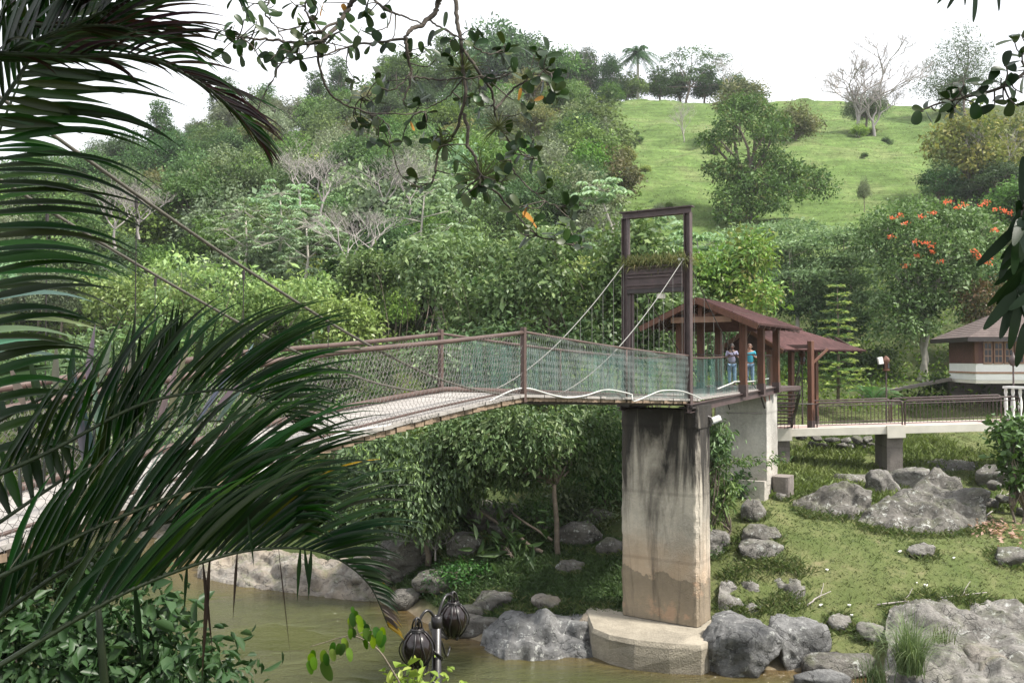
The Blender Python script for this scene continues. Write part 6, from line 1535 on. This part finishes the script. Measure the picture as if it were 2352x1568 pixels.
# ------------------------------------------------------------------ foreground palms
def leaflet(p0, d, L, w, droop, nrm, col, tipcol=None, segs=9):
    """one folded strap leaflet; droop bends it towards the ground along its length"""
    d = d.normalized(); p = V3(p0); cur = V3(d); vs = []; cs = []
    for j in range(segs + 1):
        f = j / segs
        sd = cur.cross(nrm).normalized(); up = sd.cross(cur)
        ww = w * (.35 + 2.2 * f if f < .28 else (1.0 - ((f - .28) / .72) ** 1.25)) ; ww = max(ww, .0006)
        vs += [p - sd * ww / 2 + up * ww * .16, p - up * ww * .06, p + sd * ww / 2 + up * ww * .16]
        c = col if tipcol is None else [col[i] * (1 - f ** 2) + tipcol[i] * f ** 2 for i in range(3)]
        cs += [c] * 3
        p = p + cur * (L / segs); cur = (cur + V3((0, 0, -droop * (.3 + 1.3 * f) / segs))).normalized()
    fs = []
    for j in range(segs):
        a = j * 3; fs += [(a, a + 1, a + 4, a + 3), (a + 1, a + 2, a + 5, a + 4)]
    return fast_mesh('leaflet', np.array([list(v) for v in vs]), np.array(fs), M['frond'], np.array(cs), True)
def cat_path(P, n):
    P = [V3(p) for p in P]; out = []; m = len(P) - 1
    for q in range(n):
        s = q / (n - 1) * m; i = min(int(s), m - 1); t = s - i
        p0, p1, p2, p3 = P[max(i - 1, 0)], P[i], P[i + 1], P[min(i + 2, m)]
        out.append(.5 * ((2 * p1) + (p2 - p0) * t + (2 * p0 - 5 * p1 + 4 * p2 - p3) * t * t + (3 * p1 - p0 - 3 * p2 + p3) * t ** 3))
    return out
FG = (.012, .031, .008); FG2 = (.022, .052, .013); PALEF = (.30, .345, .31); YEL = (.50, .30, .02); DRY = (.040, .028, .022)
def frond(parent, px, n, L0, w0, a0, a1, phi, seed, rows=(1, -1), updir=None, droop=.35, col=FG, tip=None, pale=None, rad=.008, f0=.05, drymix=0, jit=.1, label=None, lscale=None):
    r = random.Random(seed); P = cat_path([Q(*p) for p in px], 60)
    fr_ = MB().tube(P, np.linspace(rad, rad * .25, 60), 6).build('frond', M['rachis'], parent, True)
    if label: fr_['label'] = label
    for k in range(n):
        f = f0 + (1 - f0) * (k + .5) / n; i = min(int(f * 59), 58); p = P[i].lerp(P[i + 1], f * 59 - i)
        T = (P[min(i + 1, 59)] - P[max(i - 1, 0)]).normalized()
        U = V3(updir or (0, .12, 1)); U = (U - T * U.dot(T)).normalized(); Wv = T.cross(U)
        for row in rows:
            al = math.radians(a0 + (a1 - a0) * f + r.uniform(-6, 6)); ph = math.radians(phi) * row + r.uniform(-jit, jit)
            d = T * math.cos(al) + (U * math.cos(ph) + Wv * math.sin(ph)) * math.sin(al)
            prof = (math.sin(min(1, .35 + f * .9) * math.pi * .5) if f < .5 else 1) * (1 - max(0, (f - .55) / .45) ** 1.6 * .62)
            if lscale: prof *= lscale(f)
            c = [x * r.uniform(.7, 1.35) for x in (FG2 if r.random() < .35 else col)]; tc = None
            if drymix and r.random() < drymix * f: tc = YEL
            if tip and f > tip: g = r.uniform(.5, 1.1); c = [x * g for x in YEL] if r.random() < .6 else [x * 1.6 for x in DRY]
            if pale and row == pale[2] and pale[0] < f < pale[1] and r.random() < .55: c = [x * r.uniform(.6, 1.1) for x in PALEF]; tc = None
            me = leaflet(p + T * r.uniform(-.004, .004), d, L0 * prof * r.uniform(.88, 1.12), w0 * r.uniform(.85, 1.15) * (1.3 - .65 * f), droop * r.uniform(.6, 1.5), (Wv * row * .5 - T * .2 + U * .2 + V3((0, -.6, .3))).normalized(), c, tc)
            obj('leaflet', me, fr_)
    return fr_
M['rachis'] = plain('frond_rachis', (.020, .032, .011), .5, .3, 20, .1)
M['rachis_dry'] = plain('dry_rachis', (.040, .028, .020), .7, .3, 20, .1)
palm1 = thing('areca_palm', 'dark green feather palm filling the lower left foreground', 'palm tree', (-1.9, 2.2, -1.8))
MB().tube([(-1.95, 2.15, -2.0), (-1.85, 2.25, -1.2), tuple(Q(-60, 1560, 2.3))], [.05, .045, .03], 8).build('stem', M['rachis'], palm1, True)
MB().tube([(-1.6, 2.55, -2.1), tuple(Q(246, 1640, 2.5)), tuple(Q(232, 1470, 2.5)), tuple(Q(222, 1345, 2.5))], [.02, .013, .011, .006], 7).build('stem', M['rachis'], palm1, True)
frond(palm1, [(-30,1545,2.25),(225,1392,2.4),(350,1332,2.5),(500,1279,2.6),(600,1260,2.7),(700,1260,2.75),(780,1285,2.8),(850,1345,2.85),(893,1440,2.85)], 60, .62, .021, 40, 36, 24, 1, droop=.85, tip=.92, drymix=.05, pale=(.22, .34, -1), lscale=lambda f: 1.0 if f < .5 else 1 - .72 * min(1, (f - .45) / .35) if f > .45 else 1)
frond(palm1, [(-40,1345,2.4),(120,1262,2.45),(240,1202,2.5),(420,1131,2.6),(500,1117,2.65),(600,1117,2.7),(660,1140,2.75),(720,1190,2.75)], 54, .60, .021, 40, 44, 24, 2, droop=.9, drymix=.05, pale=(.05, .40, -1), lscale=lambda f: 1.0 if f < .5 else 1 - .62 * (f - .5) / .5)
frond(palm1, [(-50,1110,2.6),(115,1036,2.65),(320,930,2.75),(475,898,2.8),(560,899,2.85),(630,930,2.9),(690,990,2.9)], 50, .58, .020, 40, 44, 26, 3, droop=.95, lscale=lambda f: 1.0 if f < .5 else 1 - .55 * (f - .5) / .5)
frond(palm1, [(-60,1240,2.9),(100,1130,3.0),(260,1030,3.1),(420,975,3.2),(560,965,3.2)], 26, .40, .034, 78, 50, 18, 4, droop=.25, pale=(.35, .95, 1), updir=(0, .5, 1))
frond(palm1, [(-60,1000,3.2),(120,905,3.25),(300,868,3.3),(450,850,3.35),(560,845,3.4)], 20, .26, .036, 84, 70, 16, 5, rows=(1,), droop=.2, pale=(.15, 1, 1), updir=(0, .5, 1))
frond(palm1, [(-60,1480,2.7),(100,1300,2.75),(230,1120,2.8),(330,960,2.85),(410,800,2.9)], 30, .42, .028, 30, 25, 50, 6, droop=.5)
for (u, v, L, w, s) in [(466,1290,.28,.012,1),(482,1284,.38,.016,2),(640,1262,.33,.004,3),(545,1270,.20,.010,4),(570,1180,.16,.012,5),(690,1262,.16,.014,6),(700,1262,.14,.012,7),(715,1265,.15,.014,8),(310,1345,.26,.022,9),(430,1300,.14,.012,10),(505,1120,.17,.030,11),(480,1125,.20,.032,12)]:
    obj('hanging_leaflet', leaflet(Q(u, v, 2.6), V3((.12 if s % 2 else -.06, 0, -1)), L, w, .1, V3((0, -1, .1)), FG if s > 4 else DRY), palm1)

frond(palm1, [(-50,1450,2.55),(160,1300,2.6),(340,1212,2.65),(500,1180,2.7),(620,1186,2.75),(690,1225,2.75)], 40, .54, .021, 40, 44, 30, 7, droop=.9, drymix=.04, lscale=lambda f: 1.0 if f < .5 else 1 - .6 * (f - .5) / .5)
palm2 = thing('areca_palm', 'dark feather palm fanning in from the upper left edge', 'palm tree', (-2.6, 2.6, -1.8))
MB().tube([(-2.5, 2.7, -2.0), (-2.3, 2.85, -.9), tuple(Q(-90, 1000, 3.0))], [.06, .05, .03], 8).build('stem', M['rachis'], palm2, True)
frond(palm2, [(-30,1120,2.9),(-60,900,2.9),(-65,700,2.9),(-45,500,2.9),(-10,330,2.9),(40,200,2.95),(90,80,3.0),(150,-60,3.0)], 46, .60, .031, 84, 58, 8, 11, rows=(1,), updir=(1, 0, .32), droop=.95, jit=.05)
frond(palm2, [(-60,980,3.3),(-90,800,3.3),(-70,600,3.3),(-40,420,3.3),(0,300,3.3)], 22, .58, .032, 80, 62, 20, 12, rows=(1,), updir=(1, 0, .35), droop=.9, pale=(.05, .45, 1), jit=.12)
frond(palm2, [(-40,300,2.7),(60,150,2.75),(130,30,2.8),(200,-90,2.8)], 26, .50, .030, 60, 45, 80, 13, updir=(.7, 0, .3), droop=.25)
frond(palm2, [(-60,150,2.5),(90,90,2.55),(250,20,2.6),(420,-70,2.6)], 30, .46, .030, 55, 35, 75, 14, droop=.35)
g_ = frond(palm2, [(-60,120,2.5),(150,128,2.55),(330,132,2.6),(450,185,2.65),(540,255,2.7),(590,315,2.72)], 40, .34, .017, 40, 24, 70, 15, droop=.9, col=DRY, label='dry blackish frond drooping to the right', lscale=lambda f: .8)
frond(palm2, [(-60,40,2.6),(120,60,2.6),(260,60,2.65),(380,90,2.7)], 26, .42, .024, 45, 30, 60, 16, droop=.6, col=DRY)
frond(palm2, [(500,-140,3.0),(525,-70,3.0),(545,-10,3.0)], 8, .16, .026, 30, 12, 60, 17, droop=.2)

# ------------------------------------------------------------------ overhanging tree with round leathery leaves
def round_leaf(col, cup=.1, ln=1.0, wd=.62, sharp=False):
    n = 12; V = [(0, 0, 0)]; 
    for i in range(n):
        f = i / (n - 1); a = math.pi * f; 
        x = ln * (.5 - .5 * math.cos(a)); 
        w = wd / 2 * math.sin(a) ** (.8 if not sharp else .9) * ((.55 + .75 * f) if not sharp else (1.2 - .5 * f))
        V.append((x, w, cup * (2 * w) ** 1.5 - .10 * x * x)); 
    left = V[1:]; mid = [(v[0], 0, -.10 * v[0] ** 2) for v in left]; right = [(v[0], -v[1], v[2]) for v in left]
    P = left + mid + right; F = []
    for i in range(n - 1): F += [(i, i + 1, n + i + 1, n + i), (n + i, n + i + 1, 2 * n + i + 1, 2 * n + i)]
    return fast_mesh('leaf', np.array(P), np.array(F), M['thick_leaf'], np.tile(np.array(col), (len(P), 1)), True)
LEAFM = [round_leaf((.012, .028, .008)), round_leaf((.020, .044, .012), .25, 1, .7), round_leaf((.030, .055, .015), -.15, 1, .58), round_leaf((.045, .066, .022), .1, 1, .66)]
ORANGE_LEAF = round_leaf((.42, .19, .015), .1, 1, .5); ORANGE_LEAF.materials[0] = M['amber_leaf']
def put_leaf(parent, p, d, nrm, size, me):
    d = d.normalized(); s = nrm.cross(d)
    if s.length < 1e-3: s = V3((1, 0, 0)).cross(d)
    s.normalize(); u = d.cross(s)
    o = obj('leaf', me, parent); mw = Matrix(((d.x, s.x, u.x, p.x), (d.y, s.y, u.y, p.y), (d.z, s.z, u.z, p.z), (0, 0, 0, 1))) @ Matrix.Diagonal((size, size, size, 1))
    o.matrix_basis = mw
    return o
def C3(x, y, d): return Q((600 + x / 2.614) * .98, y / 2.614 * .98, d)
over = thing('overhanging_tree', 'overhanging tree with round leathery leaves hanging in from the top', 'tree', (3.4, -1.5, -1.8))
orr = random.Random(21)
BR = [  # path in enlarged picture coordinates, depth, radii
 ([(640,-60),(600,0),(570,50),(520,130),(430,230),(380,255),(270,268),(120,245),(0,240),(-120,225)], 5.0, .016, .005),
 ([(520,120),(400,190),(300,220),(170,370),(50,580),(0,720)], 5.0, .008, .003),
 ([(1150,-60),(1120,0),(1100,70),(1020,150),(930,195),(920,300),(950,420),(940,520),(900,620)], 5.2, .019, .004),
 ([(930,240),(740,260),(560,290),(400,345),(220,375)], 5.2, .008, .003),
 ([(1215,-60),(1230,100),(1255,250),(1265,400),(1280,560),(1260,680),(1220,820),(1120,920),(1100,1050),(1070,1130)], 5.4, .014, .006),
 ([(1275,700),(1300,800),(1300,900),(1340,960),(1380,1080),(1500,1210),(1600,1320),(1720,1440),(1900,1490),(2010,1520)], 5.4, .011, .003),
 ([(1265,300),(1350,420),(1450,580),(1460,680),(1510,800),(1580,900),(1720,980)], 5.4, .010, .003),
 ([(1460,680),(1560,560),(1660,500),(1780,460),(1850,440)], 5.4, .008, .003),
 ([(1560,980),(1600,1080),(1720,1190),(1830,1260),(1960,1260)], 5.4, .006, .002),
 ([(410,260),(380,370),(430,530),(520,630),(690,690),(860,700),(1050,680)], 5.1, .008, .003),
 ([(960,470),(1100,490),(1250,480),(1400,470),(1560,460)], 5.3, .006, .003),
 ([(950,440),(860,540),(760,560),(640,600)], 5.2, .005, .002),
 ([(690,690),(800,760),(820,860),(840,930)], 5.1, .004, .002),
 ([(1270,470),(1180,590),(1060,660),(960,660)], 5.4, .005, .002),
 ([(700,-20),(800,60),(900,100),(1030,150)], 5.1, .008, .004),
 ([(330,-40),(300,60),(360,140),(430,230)], 5.0, .006, .003),
 ([(100,-40),(60,80),(120,160),(170,250)], 5.0, .006, .003),
 ([(1070,130),(1180,200),(1300,260),(1420,330),(1540,300)], 5.3, .006, .003)]
branches = []
for path, d, r0, r1 in BR:
    P = cat_path([C3(x, y, d + .12 * math.sin(x * .013)) for x, y in path], 6 * len(path))
    jitter = [p + V3((orr.uniform(-1, 1), orr.uniform(-1, 1), orr.uniform(-1, 1))) * .006 for p in P]
    b = MB().tube(jitter, np.linspace(r0, r1, len(P)) * 1.1, 6).build('branch', M['bark_dark'], over, True); branches.append((b, P))
def nearest(p):
    best = None
    for b, P in branches:
        for q in P[::2]:
            dd = (q - p).length
            if best is None or dd < best[0]: best = (dd, b, q)
    return best
leaf_count = 0
def cluster(c, n, size=.095, orange=0):
    global leaf_count
    dd, b, q = nearest(c); mid = q.lerp(c, .5) + V3((orr.uniform(-1, 1), orr.uniform(-1, 1), orr.uniform(-1, .3))) * dd * .18
    MB().tube(cat_path([q, mid, c], 7), np.linspace(.0045, .0028, 7), 4).build('twig', M['bark_dark'], b, True)
    ax = (c - mid).normalized()
    for k in range(n):
        a = k * 2.4 + orr.uniform(-.4, .4); side = ax.cross(V3((.3, .9, .2))).normalized(); up = side.cross(ax)
        d = (ax * orr.uniform(.1, .7) + side * math.cos(a) + up * math.sin(a) + V3((0, -.15, -.05))).normalized()
        nrm = (ax * .6 + V3((orr.uniform(-.7, .7), -.5, .55))).normalized()
        me = ORANGE_LEAF if k < orange else orr.choice(LEAFM)
        put_leaf(b, c + ax * orr.uniform(-.05, .02), d, nrm, size * orr.uniform(.72, 1.2), me); leaf_count += 1
CL = [(600,500),(640,580),(590,590),(710,610),(720,640),(760,480),(800,490),(740,530),(610,720),(620,770),(660,780),(720,740),(740,800),(720,890),(760,770),(820,910),(890,880),(920,660),(940,740),(990,600),(1000,500),(1050,700),(1040,790),(1090,860),(1110,900),(1130,800),(1180,820),(1280,620),(1260,640),(1380,660),(1400,650),(1330,600),(1400,500),(1370,580),(1450,480),(1560,400),(1590,430),(1520,270),(1490,330),(1540,330),(1700,330),(1750,330),(1780,310),(1800,400),(1840,440),(1700,440),(1730,400),(1700,490),(1760,480),(1820,500),(1830,560),(1790,600),(1840,620),(1660,680),(1640,640),(1700,620),(1550,820),(1600,880),(1650,900),(1700,850),(1720,940),(1660,980),(1580,940),(1500,980),(980,1090),(970,1140),(1020,1150),(1240,1060),(1250,1130),(1280,1170),(1260,1200),(1350,1140),(1400,1160),(1470,1120),(1530,1070),(1900,1250),(1950,1280),(1900,1310),(1930,1340),(1910,1390),(1580,1270),(1620,1260),(1620,1420),(1640,1440),(1700,1360),(1720,1390),(1830,1440),(1930,1450),(1890,1480),(1990,1510),(1550,1300),(1790,1110),(1800,1140),
 (1110,360),(1180,350),(1290,490),(1270,370),(1330,180),(1340,250),(1060,290),(1050,310),(960,320),(1160,180),(1190,250)]
for i, (x, y) in enumerate(CL): cluster(C3(x + orr.uniform(-8, 8), y + orr.uniform(-8, 8), 5.3 + orr.uniform(-.25, .25)), orr.choice((2, 3, 3, 4)), .084, 1 if (x, y) in ((1640,640),(1700,620),(1620,1260),(1720,1390),(940,740),(1700,1360)) else 0)
UL = []
for i in range(74):
    x, y = orr.uniform(-220, 860), orr.uniform(-10, 400)
    if y > 380 - max(0, x) * .12 and x > 330: continue
    UL.append((x, y))
for i, (x, y) in enumerate(UL): cluster(C3(x, y, 5.0 + orr.uniform(-.3, .3)), orr.choice((2, 2, 3)), .078, 1 if i in (9, 30) else 0)
# the shading crown above and behind the viewer
crb = [(-3,-2,5.6,3,3,1.5),(1,-3,6.2,3,3,1.6),(4,-1,6.0,3,2.6,1.6),(-6,0,5.6,2.8,2.4,1.4),(0,.8,5.2,3,1.6,1.0),(3,2,5.4,2.4,1.6,1.0),(-3,1.6,5.0,2.4,1.5,.9),(6,1,5.2,2.4,2.4,1.3),(-5,-5,5.5,3,3,1.6),(3,-6,5.5,3.4,3,1.6),(7,-3,5,2.6,2.6,1.5)]
obj('crown', crown('crown', 404, [(a - 3.4, b + 1.5, c + 1.8, d, e, f) for a, b, c, d, e, f in crb], 9000, .26, .65, DARK, M['leaf'], .2), over).location = over.location
MB().tube([(3.4, -1.5, -2.2), (3.2, -1.4, 1), (2.6, -1.0, 3.6), (1.5, .4, 5.2)], [.28, .22, .18, .10], 10).tube([(2.6, -1.0, 3.6), (-.5, -1.4, 5.2), (-3.5, -.6, 5.6)], [.14, .10, .05], 8).build('trunk', M['bark_dark'], over, True)
for path, a in ((BR[0], 0), (BR[2], 1), (BR[4], 2)):
    e = branches[(0, 2, 4)[a]][1][0]; MB().tube([e, e + V3((.3, -.8, .9)), V3((1.5, .4, 5.0))], [.02, .03, .05], 7).build('limb', M['bark_dark'], over, True)
# spiky air plants on the branches
for i, (x, y, s, lab) in enumerate([(1385,1085,.30,'large spiky air plant low on the hanging branch'), (1265,430,.22,'spiky air plant high on the hanging branch'), (1150,880,.16,'small spiky air plant at the bend of the hanging branch'), (1480,780,.18,'spiky air plant on the right hanging branch')]):
    c = C3(x, y, 5.35); r = random.Random(i); mb = MB()
    V_, F_ = [], []
    for k in range(46):
        d = V3((r.gauss(0, 1), r.gauss(0, .7), r.gauss(.35, .8))).normalized(); L = s * r.uniform(.5, 1); sd = d.cross(V3((0, 1, .2))).normalized() * .004; o = len(V_)
        e = c + d * L * .6; t = c + d * L - ZZ * L * .15; V_ += [c - sd, c + sd, e + sd * .7, e - sd * .7, e - sd * .7, e + sd * .7, t, t]; F_ += [(o, o + 1, o + 2, o + 3), (o + 4, o + 5, o + 6, o + 7)]
    tag(obj('air_plant', fast_mesh('air_plant', np.array([list(v) for v in V_]), np.array(F_), M['grass'], np.tile(np.array([(.085, .10, .04)]), (len(V_), 1)))), lab, 'plant')

# twig of the same round leaves at the upper right
tw = thing('leafy_twig', 'twig with round dark leaves reaching in at the upper right edge', 'branch', Q(2400, 120, 4))
P = cat_path([Q(*p) for p in [(2480,20,4.1),(2400,110,4.05),(2350,170,4),(2290,205,4),(2210,225,4),(2150,240,3.95),(2115,255,3.95)]], 40)
b = MB().tube(P, np.linspace(.012, .003, 40), 6).build('branch', M['bark_dark'], tw, True)
MB().tube(cat_path([P[0], V3((3.3, 2.6, 3.0)), V3((2.9, .4, 4.2)), V3((2.6, -1.0, 3.7))], 16), np.linspace(.012, .04, 16), 6).build('limb', M['bark_dark'], tw, True)
branches[:] = [(b, P)]
for (u, v) in [(2115,255),(2130,250),(2150,255),(2160,235),(2170,225),(2180,230),(2190,250),(2200,200),(2215,195),(2230,215),(2235,235),(2250,200),(2270,190),(2260,220),(2285,240),(2300,180),(2305,230),(2310,150),(2330,165),(2320,200),(2345,140),(2340,180),(2350,215),(2330,95),(2345,80),(2350,110),(2340,245)]:
    cluster(Q(u, v, 4 + orr.uniform(-.12, .12)), orr.choice((2, 2, 3)), .068)
# long drooping leaves at the right edge and the leaf tips at the top
LONG = [round_leaf((.014, .032, .010), .12, 1, .21, True), round_leaf((.022, .046, .015), .2, 1, .19, True), round_leaf((.035, .055, .035), .05, 1, .20, True)]
mg = thing('drooping_branch', 'drooping branch of long glossy dark leaves at the right edge', 'branch', Q(2400, 430, 3))
P = cat_path([Q(*p) for p in [(2450,380,3.1),(2400,430,3.05),(2352,480,3),(2358,560,3),(2366,650,3)]], 30)
b = MB().tube(P, np.linspace(.012, .004, 30), 6).build('branch', M['bark_dark'], mg, True)
MB().tube(cat_path([P[0], V3((3.0, 2.2, 2.4)), V3((3.0, -.4, 3.4)), V3((2.7, -1.0, 3.5))], 16), np.linspace(.012, .04, 16), 6).build('limb', M['bark_dark'], mg, True)
for k in range(46):
    q = P[orr.randrange(6, 30)]; d = V3((orr.uniform(-.75, .35), orr.uniform(-.5, .4), -orr.uniform(.4, 1.2)))
    if k < 4: d = V3((orr.uniform(-.3, .3), 0, 1))
    put_leaf(b, q + V3((orr.uniform(-.03, .06), orr.uniform(-.05, .05), orr.uniform(-.03, .03))), d, V3((orr.uniform(-.6, .4), -1, .3)), orr.uniform(.13, .21), orr.choice(LONG + LONG[:2]))
for (u, v) in [(2352,690),(2340,740),(2356,780)]: put_leaf(b, Q(u, v - 40, 3), V3((-.2, 0, -1)), V3((-.3, -1, .2)), .16, LONG[0])
tp = thing('leaf_tips', 'dark leaf tips hanging in at the top right edge', 'leaves', Q(2230, -30, 3.5))
b = MB().tube([Q(2120, -60, 3.5), Q(2220, -30, 3.5), Q(2330, -50, 3.5)], .006, 5).build('branch', M['bark_dark'], tp)
MB().tube(cat_path([Q(2330, -50, 3.5), V3((2.6, 2.6, 2.6)), V3((2.7, .2, 4.3)), V3((2.6, -1.0, 3.7))], 16), np.linspace(.006, .03, 16), 6).build('limb', M['bark_dark'], tp, True)
for (u, v, dx, L) in [(2240,-22,.0,.13),(2290,-30,.15,.10),(2200,-25,-.5,.09),(2180,-28,-.7,.08),(2215,-26,.1,.07)]: put_leaf(b, Q(u, v, 3.5), V3((dx, 0, -1)), V3((.3, -1, .2)), L, LONG[0])

# ------------------------------------------------------------------ bushes and vine of the near bank
def near_bush(label, blobs, d, n, L, cols, seed):
    c = Q(*blobs[0][:2], d); gz = h1(c.x, d); base = V3((c.x, d, gz)); k = d / 1960; bl = []
    for b in blobs:
        p = Q(b[0], b[1], d + b[4]) - base; bl.append((p.x, p.y, p.z, b[2] * k, b[2] * k, b[3] * k))
    place('leafy_bush', label, 'bush', [('stems', trunk_mesh(seed, .8, bl, .03, M['bark_dark'], None, 3, 5)), ('foliage', crown('foliage', seed, bl, n, L, .5, cols, M['leaf_gloss'], .35, hexa=True, low=-.6, inner=.3, spray=9))], base)
near_bush('glossy grey green bush filling the bottom left corner', [(90,1520,150,90,0),(250,1500,120,80,.3),(400,1545,110,50,0),(330,1420,60,40,.2),(200,1440,80,50,.4),(480,1570,90,40,-.2),(60,1440,70,60,.3)], 7.5, 3000, .12, [(.010, .026, .008), (.020, .044, .014), (.042, .072, .030)], 71)
near_bush('green bush behind the lowest palm frond on the left', [(120,1330,110,70,0),(260,1320,60,40,.4),(40,1280,70,60,0)], 9.5, 1500, .13, DARK, 72)
near_bush('small bush top at the bottom edge left of the lamp', [(960,1590,60,24,0),(900,1600,40,20,0)], 7.0, 260, .09, LIME, 73)
def E1(x, y, d): return Q((600 + x / 3.92) * .98, (1300 + y / 3.92) * .98, d)
vine = thing('vine_shoot', 'arching vine shoot with bright green leaves left of the lamp', 'vine', E1(1330, 1300, 6.5))
P = cat_path([E1(x, y, 6.5) for x, y in [(1380,1330),(1320,1176),(1240,1040),(1150,900),(1060,820),(910,745),(770,760),(640,800),(500,840)]], 40)
b = MB().tube(P, np.linspace(.008, .003, 40), 5).build('stem', M['bark'], vine, True)
P2 = cat_path([E1(x, y, 6.5) for x, y in [(910,745),(900,650),(885,560),(880,490)]], 12); MB().tube(P2, .003, 4).build('stem', M['bark'], vine, True)
P3 = cat_path([E1(x, y, 6.45) for x, y in [(910,745),(1000,700),(1080,690),(1160,720)]], 12); MB().tube(P3, .003, 4).build('stem', M['bark'], vine, True)
VL = [round_leaf((.075, .145, .022), .1, 1, .55, True), round_leaf((.045, .105, .020), .1, 1, .5, True), round_leaf((.13, .20, .035), .1, 1, .5, True)]
for (x, y, s) in [(480,1000,.05),(500,930,.06),(520,960,.05),(530,900,.055),(620,900,.055),(625,1000,.085),(640,930,.05),(690,890,.05),(720,830,.05),(770,840,.045),(800,790,.05),(810,840,.05),(850,880,.05),(870,700,.04),(890,700,.04),(880,560,.05),(900,590,.06),(920,540,.06),(930,580,.05),(860,600,.05),(950,640,.055),(970,620,.05),(1020,660,.06),(1000,700,.05),(1040,700,.06),(1070,760,.05),(1090,690,.06),(1150,720,.055),(1160,690,.05),(1180,760,.055),(1150,830,.04),(1010,800,.04),(885,500,.03)]:
    put_leaf(b, E1(x, y - 30, 6.5 + orr.uniform(-.1, .1)), V3((orr.uniform(-.35, .45), orr.uniform(-.2, .2), -1)), V3((orr.uniform(-.5, .5), -1, orr.uniform(.0, .6))), s * 2.1, orr.choice(VL))

# ------------------------------------------------------------------ light haze in the valley air
hz_mat = bpy.data.materials.new('haze'); hz_mat.use_nodes = True; hn = hz_mat.node_tree.nodes; hn.clear()
h_out = hn.new('ShaderNodeOutputMaterial'); h_vol = hn.new('ShaderNodeVolumePrincipled')
h_vol.inputs['Color'].default_value = (.93, .96, 1, 1); h_vol.inputs['Density'].default_value = HAZE; h_vol.inputs['Anisotropy'].default_value = .2
hz_mat.node_tree.links.new(h_vol.outputs[0], h_out.inputs['Volume'])
if HAZE: tag(MB().box((0, 120, 33), (1500, 620, 90)).build('haze', hz_mat), 'thin pale haze in the valley air', kind='stuff')
